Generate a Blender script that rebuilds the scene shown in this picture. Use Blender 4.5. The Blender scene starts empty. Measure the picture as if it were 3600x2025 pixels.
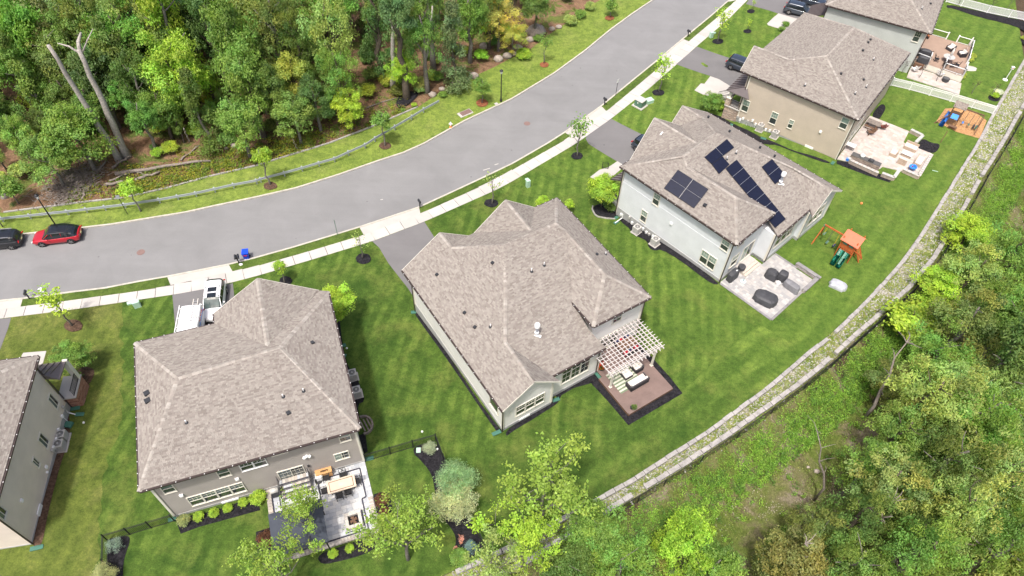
import bpy, math, random
import numpy as np
from mathutils import Vector, Matrix, Euler
from mathutils.geometry import delaunay_2d_cdt
random.seed(7)
SC=bpy.context.scene
# ---------------------------------------------------------------- survey geometry
F_PX=2500.0; CAM_H=55.0; CX,CY=1800.0,1012.5; NADX,NADY=1720.0,3080.0
def _basis():
    d=np.array([NADX-CX,NADY-CY,F_PX]); d/=np.linalg.norm(d); up=-d
    fz=np.array([0,0,1.]); Y=fz-up*(fz@up); Y/=np.linalg.norm(Y); X=np.cross(Y,up)
    return np.array([X,Y,up])
RW=_basis()
# ---------------------------------------------------------------- camera
cd=bpy.data.cameras.new('camera'); cam=bpy.data.objects.new('camera',cd); SC.collection.objects.link(cam)
cd.sensor_width=36; cd.lens=36*F_PX/3600; cd.clip_end=900; cd.clip_start=.5
_x=RW@np.array([1,0,0.]); _y=-(RW@np.array([0,1.,0])); _z=-(RW@np.array([0,0,1.]))
cam.matrix_world=Matrix(((_x[0],_y[0],_z[0],0),(_x[1],_y[1],_z[1],0),(_x[2],_y[2],_z[2],CAM_H),(0,0,0,1)))
SC.camera=cam
SC.render.resolution_x=1024; SC.render.resolution_y=576
# ---------------------------------------------------------------- sky, sun, exposure
SUN_EL=math.radians(67); SUN_X,SUN_Y=-.40,-.92
wd=bpy.data.worlds.new('World'); SC.world=wd; wd.use_nodes=True
nt=wd.node_tree; bg=nt.nodes['Background']; sk=nt.nodes.new('ShaderNodeTexSky'); sk.sky_type='NISHITA'; sk.sun_disc=False
sk.sun_elevation=SUN_EL; sk.sun_rotation=math.atan2(SUN_X,SUN_Y); sk.air_density=.55; sk.dust_density=5.0; sk.ozone_density=.15
nt.links.new(sk.outputs[0],bg.inputs[0]); bg.inputs[1].default_value=.15
sd=bpy.data.lights.new('sun','SUN'); sd.energy=2.2; sd.angle=math.radians(3.5); sd.color=(1,.972,.93)
sun=bpy.data.objects.new('sun',sd); SC.collection.objects.link(sun)
_h=math.hypot(SUN_X,SUN_Y); sun.rotation_euler=Vector((SUN_X/_h*math.cos(SUN_EL),SUN_Y/_h*math.cos(SUN_EL),math.sin(SUN_EL))).to_track_quat('Z','Y').to_euler()
sun.location=(0,0,90)
SC.view_settings.view_transform='Standard'; SC.view_settings.look='None'; SC.view_settings.gamma=1; SC.view_settings.use_curve_mapping=False
SC.view_settings.exposure=.76
# ---------------------------------------------------------------- ground height and projection
def U(u,v,z=0.0):
    r=RW@np.array([u-CX,v-CY,F_PX]); t=(z-CAM_H)/r[2]; return (r[0]*t,r[1]*t,z)
def ray(u,v):
    r=RW@np.array([u-CX,v-CY,F_PX]); return r/np.linalg.norm(r)
def proj(p):
    c=RW.T@(np.array(p)-np.array([0,0,CAM_H])); return (c[0]/c[2]*F_PX+CX, c[1]/c[2]*F_PX+CY)
ROADZ=-1.6
WALK_LO=[(-400,1165),(0,1120),(251,1089),(606,1036),(713,1019),(900,971),(1089,915),(1309,848),(1490,780),(1739,670),(1800,638),(2023,506),(2149,417),(2282,311),(2394,213),(2450,162),(2562,66),(2628,0),(2740,-110)]
WL=[U(*p,ROADZ)[:2] for p in WALK_LO]
WALL_IN=[(1500,2050),(1640,1985),(1800,1912),(2058,1773),(2219,1682),(2317,1619),(2478,1518),(2700,1356),(2836,1239),(2917,1176),(3007,1092),(3084,1011),(3161,925),(3238,817),(3308,705),(3381,586),(3432,504),(3504,370),(3600,206),(3700,40)]
FENCE_PX=[(1600,2140),(1720,2060),(1900,1960),(2142,1803),(2326,1693),(2455,1612),(2585,1524),(2702,1442),(2815,1358),(2912,1280),(3017,1185),(3150,1067),(3206,1014),(3300,900),(3345,820),(3402,725),(3465,612),(3525,518),(3600,385),(3720,170)]
WI=[U(*p,0)[:2] for p in WALL_IN]; FL=[U(*p,0)[:2] for p in FENCE_PX]
def sdist(pl,x,y):
    best=1e9; s=1
    for (ax,ay),(bx,by) in zip(pl[:-1],pl[1:]):
        dx,dy=bx-ax,by-ay; l2=dx*dx+dy*dy
        t=((x-ax)*dx+(y-ay)*dy)/l2; t=0 if t<0 else 1 if t>1 else t
        qx,qy=ax+t*dx-x,ay+t*dy-y; d=qx*qx+qy*qy
        if d<best: best=d; s=1 if (dx*(y-ay)-dy*(x-ax))<0 else -1
    return s*math.sqrt(best)
def ground(x,y):
    s=sdist(WL,x,y)
    t=min(1,max(0,(s-1.5)/22.0)); t=t*t*(3-2*t); h=ROADZ-ROADZ*t
    if s>14:
        f=sdist(FL,x,y)
        if f>0: h=h-1.2*min(1,f/0.4)-min(4.0,f*0.22)
    return h
def G(u,v,dz=0.0):
    z=0.0
    for i in range(9):
        p=U(u,v,z); z=z+(ground(p[0],p[1])+dz-z)*0.75
    return (p[0],p[1],z)
def T(c,r,x,y): return (c*900+x/2.862, r*506+y/2.862)      # survey sheet (column,row) and position on it
def GT(c,r,x,y,dz=0.): return G(*T(c,r,x,y),dz)
def mpp(p): # metres per survey unit at a point
    c=RW.T@(np.array(p)-np.array([0,0,CAM_H])); return c[2]/F_PX
# ---------------------------------------------------------------- naming helpers
COL=SC.collection
def tag(o,label=None,cat=None,group=None,kind=None):
    if label: o['label']=label
    if cat: o['category']=cat
    if group: o['group']=group
    if kind: o['kind']=kind
    return o
def thing(name,label,cat,loc=(0,0,0),rz=0,group=None,scale=None):
    o=bpy.data.objects.new(name,None); COL.objects.link(o); o.location=loc; o.rotation_euler=(0,0,rz); o.empty_display_size=.3
    if scale: o.scale=(scale,)*3
    return tag(o,label,cat,group)
def link(name,me,parent=None,loc=(0,0,0),rot=(0,0,0),color=None):
    o=bpy.data.objects.new(name,me); COL.objects.link(o); o.location=loc; o.rotation_euler=rot
    if parent: o.parent=parent
    if color: o.color=(*color,1)
    return o
def dup(root,loc,rz=0,label=None,group=None,scale=None):
    def cp(o,par):
        c=o.copy(); COL.objects.link(c)
        if par: c.parent=par
        for ch in [k for k in COL.objects if k.parent==o]: cp(ch,c)
        return c
    r=cp(root,None); r.location=loc; r.rotation_euler=(0,0,rz)
    if label: r['label']=label
    if group: r['group']=group
    if scale: r.scale=(scale,)*3
    return r
# ---------------------------------------------------------------- mesh builder
class MB:
    def __init__(s): s.v=[]; s.f=[]; s.m=[]; s.t=None
    def add(s,vs,fs,m=0):
        n=len(s.v); s.v+= [tuple(p) for p in vs]; s.f+=[tuple(i+n for i in f) for f in fs]; s.m+=[m]*len(fs); return s
    def box(s,c,d,rz=0,m=0,tilt=None):
        x,y,z=d[0]/2,d[1]/2,d[2]/2
        P=[Vector(p) for p in ((-x,-y,-z),(x,-y,-z),(x,y,-z),(-x,y,-z),(-x,-y,z),(x,-y,z),(x,y,z),(-x,y,z))]
        R=Euler(tilt).to_matrix() if tilt else Matrix.Rotation(rz,3,'Z')
        if tilt and rz: R=Matrix.Rotation(rz,3,'Z')@R
        return s.add([R@p+Vector(c) for p in P],[(0,3,2,1),(4,5,6,7),(0,1,5,4),(1,2,6,5),(2,3,7,6),(3,0,4,7)],m)
    def bar(s,a,b,w,h,m=0):   # box from a to b, width w (horizontal), height h
        a=Vector(a);b=Vector(b);d=(b-a); 
        if d.length<1e-6: return s
        d.normalize(); side=Vector((-d.y,d.x,0)); 
        if side.length<1e-3: side=Vector((1,0,0))
        side.normalize(); up=d.cross(side)*-1 if False else side.cross(d)*-1
        if up.z<0: up=-up
        if up.length<1e-3: up=Vector((0,1,0))
        P=[a+side*sx*w/2+up*sz*h/2 for sz in(-1,1) for sx in(-1,1)]+[b+side*sx*w/2+up*sz*h/2 for sz in(-1,1) for sx in(-1,1)]
        return s.add(P,[(0,1,3,2),(4,6,7,5),(0,4,5,1),(2,3,7,6),(0,2,6,4),(1,5,7,3)],m)
    def prism(s,poly,z0,z1,m=0,top=True):
        n=len(poly); A=sum(poly[i][0]*poly[(i+1)%n][1]-poly[(i+1)%n][0]*poly[i][1] for i in range(n))
        if A<0: poly=poly[::-1]
        f0=(lambda i:z0) if not callable(z0) else z0
        vs=[(p[0],p[1],z0) for p in poly]+[(p[0],p[1],z1) for p in poly]
        fs=[(i,(i+1)%n,n+(i+1)%n,n+i) for i in range(n)]
        if top: fs+=[tuple(range(n,2*n))]
        return s.add(vs,fs+[tuple(range(n-1,-1,-1))],m)
    def poly(s,pts,m=0): return s.add(pts,[tuple(range(len(pts)))],m)
    def slab(s,pts,th,m=0):   # polygon in space thickened downwards
        n=len(pts); vs=[tuple(p) for p in pts]+[(p[0],p[1],p[2]-th) for p in pts]
        return s.add(vs,[tuple(range(n)),tuple(range(2*n-1,n-1,-1))]+[(i,n+i,n+(i+1)%n,(i+1)%n) for i in range(n)],m)
    def tube(s,pts,rs,n=8,m=0,cap=True):
        pts=[Vector(p) for p in pts]
        if not hasattr(rs,'__len__'): rs=[rs]*len(pts)
        N=len(s.v); k=len(pts); ref=None
        for i,p in enumerate(pts):
            d=(pts[min(i+1,k-1)]-pts[max(i-1,0)])
            if d.length<1e-7: d=Vector((0,0,1))
            d.normalize()
            if ref is None: ref=Vector((1,0,0)) if abs(d.x)<.9 else Vector((0,1,0))
            a=(ref-d*ref.dot(d)).normalized(); b=d.cross(a); ref=a
            for j in range(n):
                t=2*math.pi*j/n; s.v.append(tuple(p+(a*math.cos(t)+b*math.sin(t))*rs[i]))
        for i in range(k-1):
            for j in range(n):
                s.f.append((N+i*n+j,N+i*n+(j+1)%n,N+(i+1)*n+(j+1)%n,N+(i+1)*n+j)); s.m.append(m)
        if cap:
            s.f.append(tuple(N+j for j in range(n-1,-1,-1))); s.m.append(m); s.f.append(tuple(N+(k-1)*n+j for j in range(n))); s.m.append(m)
        return s
    def lathe(s,prof,c=(0,0,0),n=16,m=0):
        return s.tube([(c[0],c[1],c[2]+z+i*1e-6) for i,(r,z) in enumerate(prof)],[r for r,z in prof],n,m) if False else s._lathe(prof,c,n,m)
    def _lathe(s,prof,c,n,m):
        N=len(s.v); k=len(prof)
        for r,z in prof:
            for j in range(n):
                t=2*math.pi*j/n; s.v.append((c[0]+r*math.cos(t),c[1]+r*math.sin(t),c[2]+z))
        for i in range(k-1):
            for j in range(n): s.f.append((N+i*n+j,N+i*n+(j+1)%n,N+(i+1)*n+(j+1)%n,N+(i+1)*n+j)); s.m.append(m)
        s.f.append(tuple(N+j for j in range(n-1,-1,-1))); s.m.append(m); s.f.append(tuple(N+(k-1)*n+j for j in range(n))); s.m.append(m)
        return s
    def blob(s,c,r,seed=0,jit=.15,m=0,nu=10,nv=6,flat=0):
        rn=random.Random(seed); N=len(s.v); r=r if hasattr(r,'__len__') else (r,r,r)
        s.v.append((c[0],c[1],c[2]-r[2]*(1-flat)))
        for i in range(1,nv):
            ph=-math.pi/2+math.pi*i/nv
            for j in range(nu):
                t=2*math.pi*j/nu; q=1+rn.uniform(-jit,jit)
                s.v.append((c[0]+r[0]*math.cos(ph)*math.cos(t)*q,c[1]+r[1]*math.cos(ph)*math.sin(t)*q,c[2]+r[2]*math.sin(ph)*q))
        s.v.append((c[0],c[1],c[2]+r[2])); L=len(s.v)-1
        for j in range(nu): s.f.append((N,N+1+(j+1)%nu,N+1+j)); s.m.append(m); s.f.append((L,L-nu+j,L-nu+(j+1)%nu)); s.m.append(m)
        for i in range(nv-2):
            for j in range(nu):
                a=N+1+i*nu; s.f.append((a+j,a+(j+1)%nu,a+nu+(j+1)%nu,a+nu+j)); s.m.append(m)
        return s
    def mesh(s,name,mats,smooth=False):
        me=bpy.data.meshes.new(name); me.from_pydata(s.v,[],s.f)
        for mm in (mats if isinstance(mats,(list,tuple)) else [mats]): me.materials.append(mm)
        if any(s.m): me.polygons.foreach_set('material_index',s.m)
        if smooth: me.polygons.foreach_set('use_smooth',[True]*len(s.f))
        if s.t is not None:
            at=me.attributes.new('tone','FLOAT_COLOR','POINT'); at.data.foreach_set('color',np.array(s.t,dtype=np.float32).ravel())
        me.update(); return me
    def build(s,name,mats,parent=None,smooth=False,loc=(0,0,0),rot=(0,0,0),color=None): return link(name,s.mesh(name,mats,smooth),parent,loc,rot,color)
# ---------------------------------------------------------------- materials
def _mat(name):
    m=bpy.data.materials.new(name); m.use_nodes=True; n=m.node_tree; return m,n,n.nodes['Principled BSDF']
def _noise(n,vec,scale,detail=4,rough=.55,dist=0):
    t=n.nodes.new('ShaderNodeTexNoise'); t.inputs['Scale'].default_value=scale; t.inputs['Detail'].default_value=detail; t.inputs['Roughness'].default_value=rough; t.inputs['Distortion'].default_value=dist
    n.links.new(vec,t.inputs['Vector']); return t.outputs['Fac']
def _ramp(n,fac,stops):
    r=n.nodes.new('ShaderNodeValToRGB'); e=r.color_ramp.elements
    while len(e)<len(stops): e.new(.5)
    for i,(p,c) in enumerate(stops): e[i].position=p; e[i].color=(*c,1) if len(c)==3 else c
    n.links.new(fac,r.inputs[0]); return r.outputs[0]
def _mix(n,fac,a,b,mode='MIX'):
    x=n.nodes.new('ShaderNodeMix'); x.data_type='RGBA'; x.blend_type=mode
    for sock,val in ((x.inputs[0],fac),(x.inputs[6],a),(x.inputs[7],b)):
        if isinstance(val,(int,float)): sock.default_value=val
        elif isinstance(val,tuple): sock.default_value=(*val,1)
        else: n.links.new(val,sock)
    return x.outputs[2]
def _math(n,op,a,b=None,c=None):
    x=n.nodes.new('ShaderNodeMath'); x.operation=op
    for i,val in enumerate((a,b,c)):
        if val is None: continue
        if isinstance(val,(int,float)): x.inputs[i].default_value=val
        else: n.links.new(val,x.inputs[i])
    return x.outputs[0]
def _pos(n,local=False):
    return (n.nodes.new('ShaderNodeTexCoord').outputs['Object'] if local else n.nodes.new('ShaderNodeNewGeometry').outputs['Position'])
def _bump(n,b,fac,strength,dist):
    x=n.nodes.new('ShaderNodeBump'); x.inputs['Strength'].default_value=strength; x.inputs['Distance'].default_value=dist
    n.links.new(fac,x.inputs['Height']); n.links.new(x.outputs[0],b.inputs['Normal'])
def mat(name,c,var=.12,scale=3,rough=.75,metal=0,bump=0,bscale=30,spec=.4,fine=0,local=True):
    m,n,b=_mat(name); v=_pos(n,local)
    f=_noise(n,v,scale,5); k=tuple(x*(1-var) for x in c); K=tuple(min(1,x*(1+var)) for x in c)
    col=_ramp(n,f,[(.3,k),(.7,K)])
    if fine:
        g=_noise(n,v,bscale,3); col=_mix(n,1.0,col,_ramp(n,g,[(.35,(1-fine,)*3),(.65,(1,)*3)]),'MULTIPLY')
    n.links.new(col,b.inputs['Base Color']); b.inputs['Roughness'].default_value=rough; b.inputs['Metallic'].default_value=metal; b.inputs['Specular IOR Level'].default_value=spec
    if bump: _bump(n,b,_noise(n,v,bscale,4),bump,.02)
    return m
def lawn_mat(name,dark,light,yellow,angle,period=1.1,stripe=.5,ys=.5,seed=0,dark2=None,light2=None):
    m,n,b=_mat(name); v=_pos(n)
    mp=n.nodes.new('ShaderNodeMapping'); mp.inputs['Location'].default_value=(seed*17.3,seed*9.1,0); n.links.new(v,mp.inputs[0]); v2=mp.outputs[0]
    rot=n.nodes.new('ShaderNodeMapping'); rot.inputs['Rotation'].default_value=(0,0,-angle); n.links.new(v,rot.inputs[0])
    sx=n.nodes.new('ShaderNodeSeparateXYZ'); n.links.new(rot.outputs[0],sx.inputs[0])
    warp=_noise(n,v,.10,2); q=_math(n,'MULTIPLY_ADD',warp,1.5,sx.outputs['Y'])
    w=_math(n,'SINE',_math(n,'MULTIPLY',q,2*math.pi/period/1.0)); w=_ramp(n,_math(n,'MULTIPLY_ADD',w,.5,.5),[(.25,(0,0,0)),(.75,(1,1,1))])
    brk=_noise(n,v2,.3,3,.6); w=_math(n,'MULTIPLY',w,_ramp(n,brk,[(.38,(.08,.08,.08)),(.62,(1,1,1))]))
    w=_math(n,'MULTIPLY',w,stripe)
    patch=_noise(n,v,.55,6,.62,.1); base=_ramp(n,patch,[(.32,dark),(.68,light)])
    if dark2:
        sp=n.nodes.new('ShaderNodeSeparateXYZ'); n.links.new(v,sp.inputs[0]); t_=_math(n,'MULTIPLY_ADD',sp.outputs['X'],.035,_math(n,'MULTIPLY_ADD',sp.outputs['Y'],.025,-1.25)); t_=_math(n,'ADD',t_,_math(n,'MULTIPLY_ADD',_noise(n,v,.12,3),.5,-.25)); t_=_ramp(n,t_,[(0,(0,0,0)),(1,(1,1,1))])
        base=_mix(n,t_,base,_ramp(n,patch,[(.32,dark2),(.68,light2)]))
    col=_mix(n,w,base,_mix(n,1.0,base,(1.85,1.6,1.75),'MULTIPLY'))
    yl=_ramp(n,_noise(n,v,.28,6,.68,.1),[(.5,(0,0,0)),(.78,(1,1,1))])
    col=_mix(n,_math(n,'MULTIPLY',yl,ys),col,yellow)
    g=_noise(n,v,9,6,.8); col=_mix(n,1.0,col,_ramp(n,g,[(.3,(.50,.52,.50)),(.5,(.97,.97,.97)),(.72,(1.5,1.42,1.3))]),'MULTIPLY')
    g2=_noise(n,v2,2.2,4,.7); col=_mix(n,1.0,col,_ramp(n,g2,[(.3,(.66,.70,.66)),(.7,(1.30,1.24,1.15))]),'MULTIPLY')
    n.links.new(col,b.inputs['Base Color']); b.inputs['Roughness'].default_value=.9; b.inputs['Specular IOR Level'].default_value=.15
    _bump(n,b,_noise(n,v,22,4,.8),.9,.06); return m
def floor_mat(name,stops,sc=.5,bump=.8,fine=(.4,1.5)):
    m,n,b=_mat(name); v=_pos(n); f=_noise(n,v,sc,8,.66,.6)
    col=_ramp(n,f,stops); g=_noise(n,v,6,6,.8); col=_mix(n,1.0,col,_ramp(n,g,[(.3,(fine[0],)*3),(.7,(fine[1],)*3)]),'MULTIPLY')
    n.links.new(col,b.inputs['Base Color']); b.inputs['Roughness'].default_value=.95; b.inputs['Specular IOR Level'].default_value=.1
    _bump(n,b,_noise(n,v,9,5,.8),bump,.12); return m
def asphalt_mat(name,c):
    m,n,b=_mat(name); v=_pos(n); f=_noise(n,v,.22,7,.62,.5); col=_ramp(n,f,[(.3,tuple(x*.9 for x in c)),(.7,tuple(x*1.08 for x in c))])
    g=_noise(n,v,38,4,.8); col=_mix(n,1.0,col,_ramp(n,g,[(.3,(.86,)*3),(.7,(1.12,)*3)]),'MULTIPLY')
    mp=n.nodes.new('ShaderNodeMapping'); mp.inputs['Rotation'].default_value=(0,0,-.62); mp.inputs['Scale'].default_value=(.06,.9,1); n.links.new(v,mp.inputs[0]); col=_mix(n,1.0,col,_ramp(n,_noise(n,mp.outputs[0],1.0,6,.7),[(.3,(.965,)*3),(.7,(1.035,)*3)]),'MULTIPLY')
    st=_noise(n,v,1.6,3,.6); col=_mix(n,1.0,col,_ramp(n,st,[(.18,(.62,)*3),(.27,(1,)*3)]),'MULTIPLY')
    vo=n.nodes.new('ShaderNodeTexVoronoi'); vo.inputs['Scale'].default_value=.45; n.links.new(v,vo.inputs['Vector'])
    col=_mix(n,_ramp(n,vo.outputs['Distance'],[(.02,(1,1,1)),(.06,(0,0,0))]),col,tuple(x*.55 for x in c))
    n.links.new(col,b.inputs['Base Color']); b.inputs['Roughness'].default_value=.9; b.inputs['Specular IOR Level'].default_value=.2; _bump(n,b,_noise(n,v,60,3,.7),.4,.01); return m
def tone_mat(name,c=(1,1,1),rough=.85,spec=.25,bscale=40,bump=.4,objcol=False,fine=.0):
    m,n,b=_mat(name); a=n.nodes.new('ShaderNodeAttribute'); a.attribute_name='tone'; col=_mix(n,1.0,a.outputs['Color'],c,'MULTIPLY')
    if objcol: oi=n.nodes.new('ShaderNodeObjectInfo'); col=_mix(n,1.0,col,oi.outputs['Color'],'MULTIPLY')
    v=_pos(n)
    if fine: col=_mix(n,1.0,col,_ramp(n,_noise(n,v,bscale,3,.7),[(.3,(1-fine,)*3),(.7,(1+fine,)*3)]),'MULTIPLY')
    n.links.new(col,b.inputs['Base Color']); b.inputs['Roughness'].default_value=rough; b.inputs['Specular IOR Level'].default_value=spec
    if bump: _bump(n,b,_noise(n,v,bscale,3),bump,.01)
    return m
def leaf_mat(name,trans=.25):
    m,n,b=_mat(name); a=n.nodes.new('ShaderNodeAttribute'); a.attribute_name='tone'; oi=n.nodes.new('ShaderNodeObjectInfo')
    col=_mix(n,1.0,a.outputs['Color'],oi.outputs['Color'],'MULTIPLY')
    n.links.new(col,b.inputs['Base Color']); b.inputs['Roughness'].default_value=.55; b.inputs['Specular IOR Level'].default_value=.3
    tr=n.nodes.new('ShaderNodeBsdfTranslucent'); n.links.new(_mix(n,1.0,col,(1.3,1.5,.6),'MULTIPLY'),tr.inputs[0]); mx=n.nodes.new('ShaderNodeMixShader'); mx.inputs[0].default_value=trans+.08
    n.links.new(b.outputs[0],mx.inputs[1]); n.links.new(tr.outputs[0],mx.inputs[2]); n.links.new(mx.outputs[0],n.nodes['Material Output'].inputs[0]); return m
def siding_mat(name,c,lap=.12,vary=.06):
    m,n,b=_mat(name); v=_pos(n); s=n.nodes.new('ShaderNodeSeparateXYZ'); n.links.new(v,s.inputs[0])
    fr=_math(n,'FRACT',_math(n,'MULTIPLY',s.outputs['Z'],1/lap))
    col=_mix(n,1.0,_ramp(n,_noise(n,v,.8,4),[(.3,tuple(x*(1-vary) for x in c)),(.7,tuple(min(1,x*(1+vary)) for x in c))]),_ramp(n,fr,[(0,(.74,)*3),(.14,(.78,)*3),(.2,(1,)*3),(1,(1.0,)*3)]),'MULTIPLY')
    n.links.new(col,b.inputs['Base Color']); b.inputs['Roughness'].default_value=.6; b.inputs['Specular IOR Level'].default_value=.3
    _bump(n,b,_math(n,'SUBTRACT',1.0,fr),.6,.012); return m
def glass_mat(name,c,rough=.06):
    m,n,b=_mat(name); v=_pos(n); col=_ramp(n,_noise(n,v,1.4,3),[(.3,tuple(x*.7 for x in c)),(.7,tuple(x*1.3 for x in c))]); n.links.new(col,b.inputs['Base Color']); b.inputs['Roughness'].default_value=rough; b.inputs['Specular IOR Level'].default_value=.8; return m
def car_mat(name,c,metal=.2):
    m,n,b=_mat(name); v=_pos(n,True); n.links.new(_ramp(n,_noise(n,v,3,3),[(.3,tuple(x*.93 for x in c)),(.7,c)]),b.inputs['Base Color']); b.inputs['Roughness'].default_value=.28; b.inputs['Metallic'].default_value=metal; b.inputs['Coat Weight'].default_value=1; b.inputs['Coat Roughness'].default_value=.05; return m
X={}
X['lawnA']=lawn_mat('lawn_yellowed',(.075,.108,.022),(.125,.165,.034),(0.23, 0.225, 0.08),math.radians(80),1.5,0.35,.75,1)
X['lawnB']=lawn_mat('lawn_deep',(.036,.079,.013),(.082,.140,.025),(.19,.20,.058),math.radians(83),1.3,.72,.55,2,(.068,.130,.022),(.108,.180,.031))
X['lawnC']=lawn_mat('lawn_rear',(.036,.079,.013),(.082,.140,.025),(.19,.20,.058),math.radians(37),2.3,.85,0.55,3,(.068,.130,.022),(.108,.180,.031))
X['lawnD']=lawn_mat('lawn_bright',(.036,.079,.013),(.082,.140,.025),(.19,.20,.058),math.radians(75),1.3,.68,.55,4,(.068,.130,.022),(.108,.180,.031))
X['lawnE']=lawn_mat('lawn_bright_rear',(.036,.079,.013),(.082,.140,.025),(.19,.20,.058),math.radians(52),1.7,0.43,0.4,5,(.068,.130,.022),(.108,.180,.031))
X['lawnV']=lawn_mat('verge_grass',(.12,.18,.035),(.20,.27,.055),(0.24, 0.26, 0.09),math.radians(20),2.5,.1,.6,6)
X['lawnS']=lawn_mat('kerb_grass',(0.058, 0.1, 0.02),(0.1, 0.155, 0.032),(0.18, 0.2, 0.07),math.radians(20),2.5,.1,.3,7)
X['forest']=floor_mat('leaf_litter',[(.3,(.05,.045,.02)),(.42,(.14,.085,.05)),(.52,(.24,.145,.09)),(.6,(.11,.13,.035)),(.72,(.15,.19,.045))],.28)
X['hill']=floor_mat('hillside_scrub',[(.3,(.07,.11,.02)),(.46,(.12,.15,.035)),(.56,(.16,.15,.07)),(.64,(.24,.20,.145)),(.75,(.09,.07,.04))],.3)
X['soil']=floor_mat('soil',[(.3,(.06,.045,.03)),(.7,(.12,.085,.055))],1)
X['mulch']=floor_mat('black_mulch',[(.3,(.010,.010,.012)),(.7,(.032,.030,.034))],3,1,(.4,1.9))
X['mulchb']=floor_mat('brown_mulch',[(.3,(.07,.042,.028)),(.7,(.15,.095,.065))],3,1,(.5,1.6))
X['mulchr']=floor_mat('red_mulch',[(.3,(.17,.06,.03)),(.7,(.30,.12,.06))],3,1,(.5,1.6))
X['chips']=floor_mat('wood_chips',[(.3,(.38,.20,.09)),(.7,(.56,.33,.16))],3,1,(.6,1.4))
X['gravel']=floor_mat('gravel',[(.36,(.14,.19,.04)),(.52,(.26,.29,.09)),(.62,(.33,.31,.24)),(.8,(.42,.39,.34))],.45,1,(.45,1.4))
X['asph']=asphalt_mat('road_asphalt',(.208,.207,.206)); X['drive']=asphalt_mat('driveway_asphalt',(.165,.16,.16))
X['conc']=mat('concrete',(.46,.435,.40),.07,.6,.85,bump=.2,bscale=40,fine=.1,local=False)
X['curb']=mat('kerb_concrete',(.50,.47,.40),.15,2,.9,bump=.3,bscale=30,fine=.2,local=False)
X['stone']=mat('cap_stone',(.38,.36,.34),.22,1.7,.9,bump=.6,bscale=14,fine=.3,local=False)
X['found']=mat('foundation_concrete',(.36,.36,.35),.1,1.5,.9,bump=.2,bscale=30,local=False)
X['roof']=mat('roof_underlay',(.20,.165,.145),.2,3,.9,local=False)
X['shing']=tone_mat('asphalt_shingle',(1,1,1),.92,.12,60,.5,fine=.18)
X['sidC']=siding_mat('white_siding',(.76,.745,.705)); X['sidD']=siding_mat('pale_blue_siding',(.68,.70,.71)); X['sidB']=siding_mat('taupe_siding',(.39,.355,.325)); X['sidA']=siding_mat('greige_siding',(.76,.67,.58)); X['sidE']=siding_mat('tan_siding',(.54,.46,.37)); X['sidF']=siding_mat('grey_green_siding',(.54,.56,.53))
X['trim']=mat('cream_trim',(.68,.65,.56),.05); X['white']=mat('white_paint',(.82,.82,.80),.04,rough=.5); X['wmetal']=mat('galvanised',(.40,.43,.47),.08,rough=.45,metal=.25)
X['brown']=mat('brown_gutter',(.05,.035,.032),.1,rough=.4); X['black']=mat('black_metal',(.018,.018,.02),.1,rough=.45); X['dark']=mat('dark_plastic',(.03,.032,.036),.15,rough=.5)
X['gdark']=glass_mat('window_glass_dark',(.045,.055,.055)); X['glight']=glass_mat('window_glass_blind',(.24,.31,.27),.2); X['greg']=glass_mat('window_glass_mid',(.10,.13,.13))
X['solar']=mat('solar_cells',(.010,.013,.032),.2,5,.4,spec=.3,bump=0,bscale=50,fine=.3); X['cell']=mat('panel_frame',(.02,.02,.025),.1,rough=.35)
X['silver']=mat('silver_rail',(.6,.6,.6),.05,rough=.3,metal=.7)
X['bark']=mat('grey_bark',(.21,.19,.165),.35,6,.95,bump=.8,bscale=20,fine=.35,local=False); X['barkp']=mat('pale_bark',(.42,.385,.34),.3,5,.95,bump=.8,bscale=20,fine=.35,local=False); X['barkd']=mat('dark_bark',(.10,.08,.06),.35,6,.95,bump=.8,bscale=20,local=False); X['wood']=mat('weathered_wood',(.26,.22,.19),.3,6,.95,bump=.7,bscale=18,fine=.3,local=False)
X['leaf']=leaf_mat('foliage'); X['green']=mat('utility_green',(.10,.19,.14),.08,rough=.5); X['pgreen']=mat('pale_green_plastic',(.42,.60,.48),.06,rough=.5); X['teal']=mat('splash_block_green',(.06,.17,.125),.15,rough=.5); X['acg']=mat('ac_grey',(.46,.45,.42),.06,rough=.45); X['acd']=mat('ac_grille',(.10,.10,.10),.2)
X['deck']=mat('deck_boards',(.20,.14,.12),.12,1.2,.6,bump=.2,bscale=30,fine=.15,local=False); X['deckf']=mat('tan_deck_boards',(.34,.24,.18),.08,1.2,.6,local=False)
X['paver']=tone_mat('pavers',(1,1,1),.85,.2,25,.4,fine=.12); X['pdark']=mat('dark_paver',(.045,.045,.065),.2,4,.8,local=False); X['pgrey']=mat('grey_paver',(.24,.23,.23),.2,3,.85,local=False)
X['stonew']=tone_mat('ledge_stone',(1,1,1),.9,.2,20,.7,fine=.25)
X['orange']=mat('stained_cedar',(.52,.13,.035),.18,4,.6,fine=.2,bscale=15); X['orroof']=mat('salmon_roof',(.62,.15,.075),.08,3,.6); X['sgreen']=mat('slide_green',(.015,.27,.17),.08,rough=.2,spec=.7); X['blue']=mat('blue_plastic',(.01,.06,.55),.1,rough=.35); X['lblue']=mat('light_blue_plastic',(.05,.25,.75),.1,rough=.3)
X['red']=mat('red_fabric',(.50,.02,.04),.15,rough=.9); X['cream']=mat('cream_cushion',(.70,.66,.60),.06,rough=.9); X['wicker']=mat('dark_wicker',(.055,.05,.055),.25,20,.8,bump=.5,bscale=60); X['cover']=mat('grey_cover',(.055,.056,.062),.25,2,.6,bump=.5,bscale=6); X['coverl']=mat('light_grey_cover',(.19,.19,.20),.2,2,.6,bump=.5,bscale=6); X['tarp']=mat('silver_tarp',(.40,.41,.44),.2,2,.5,bump=.7,bscale=6)
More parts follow.
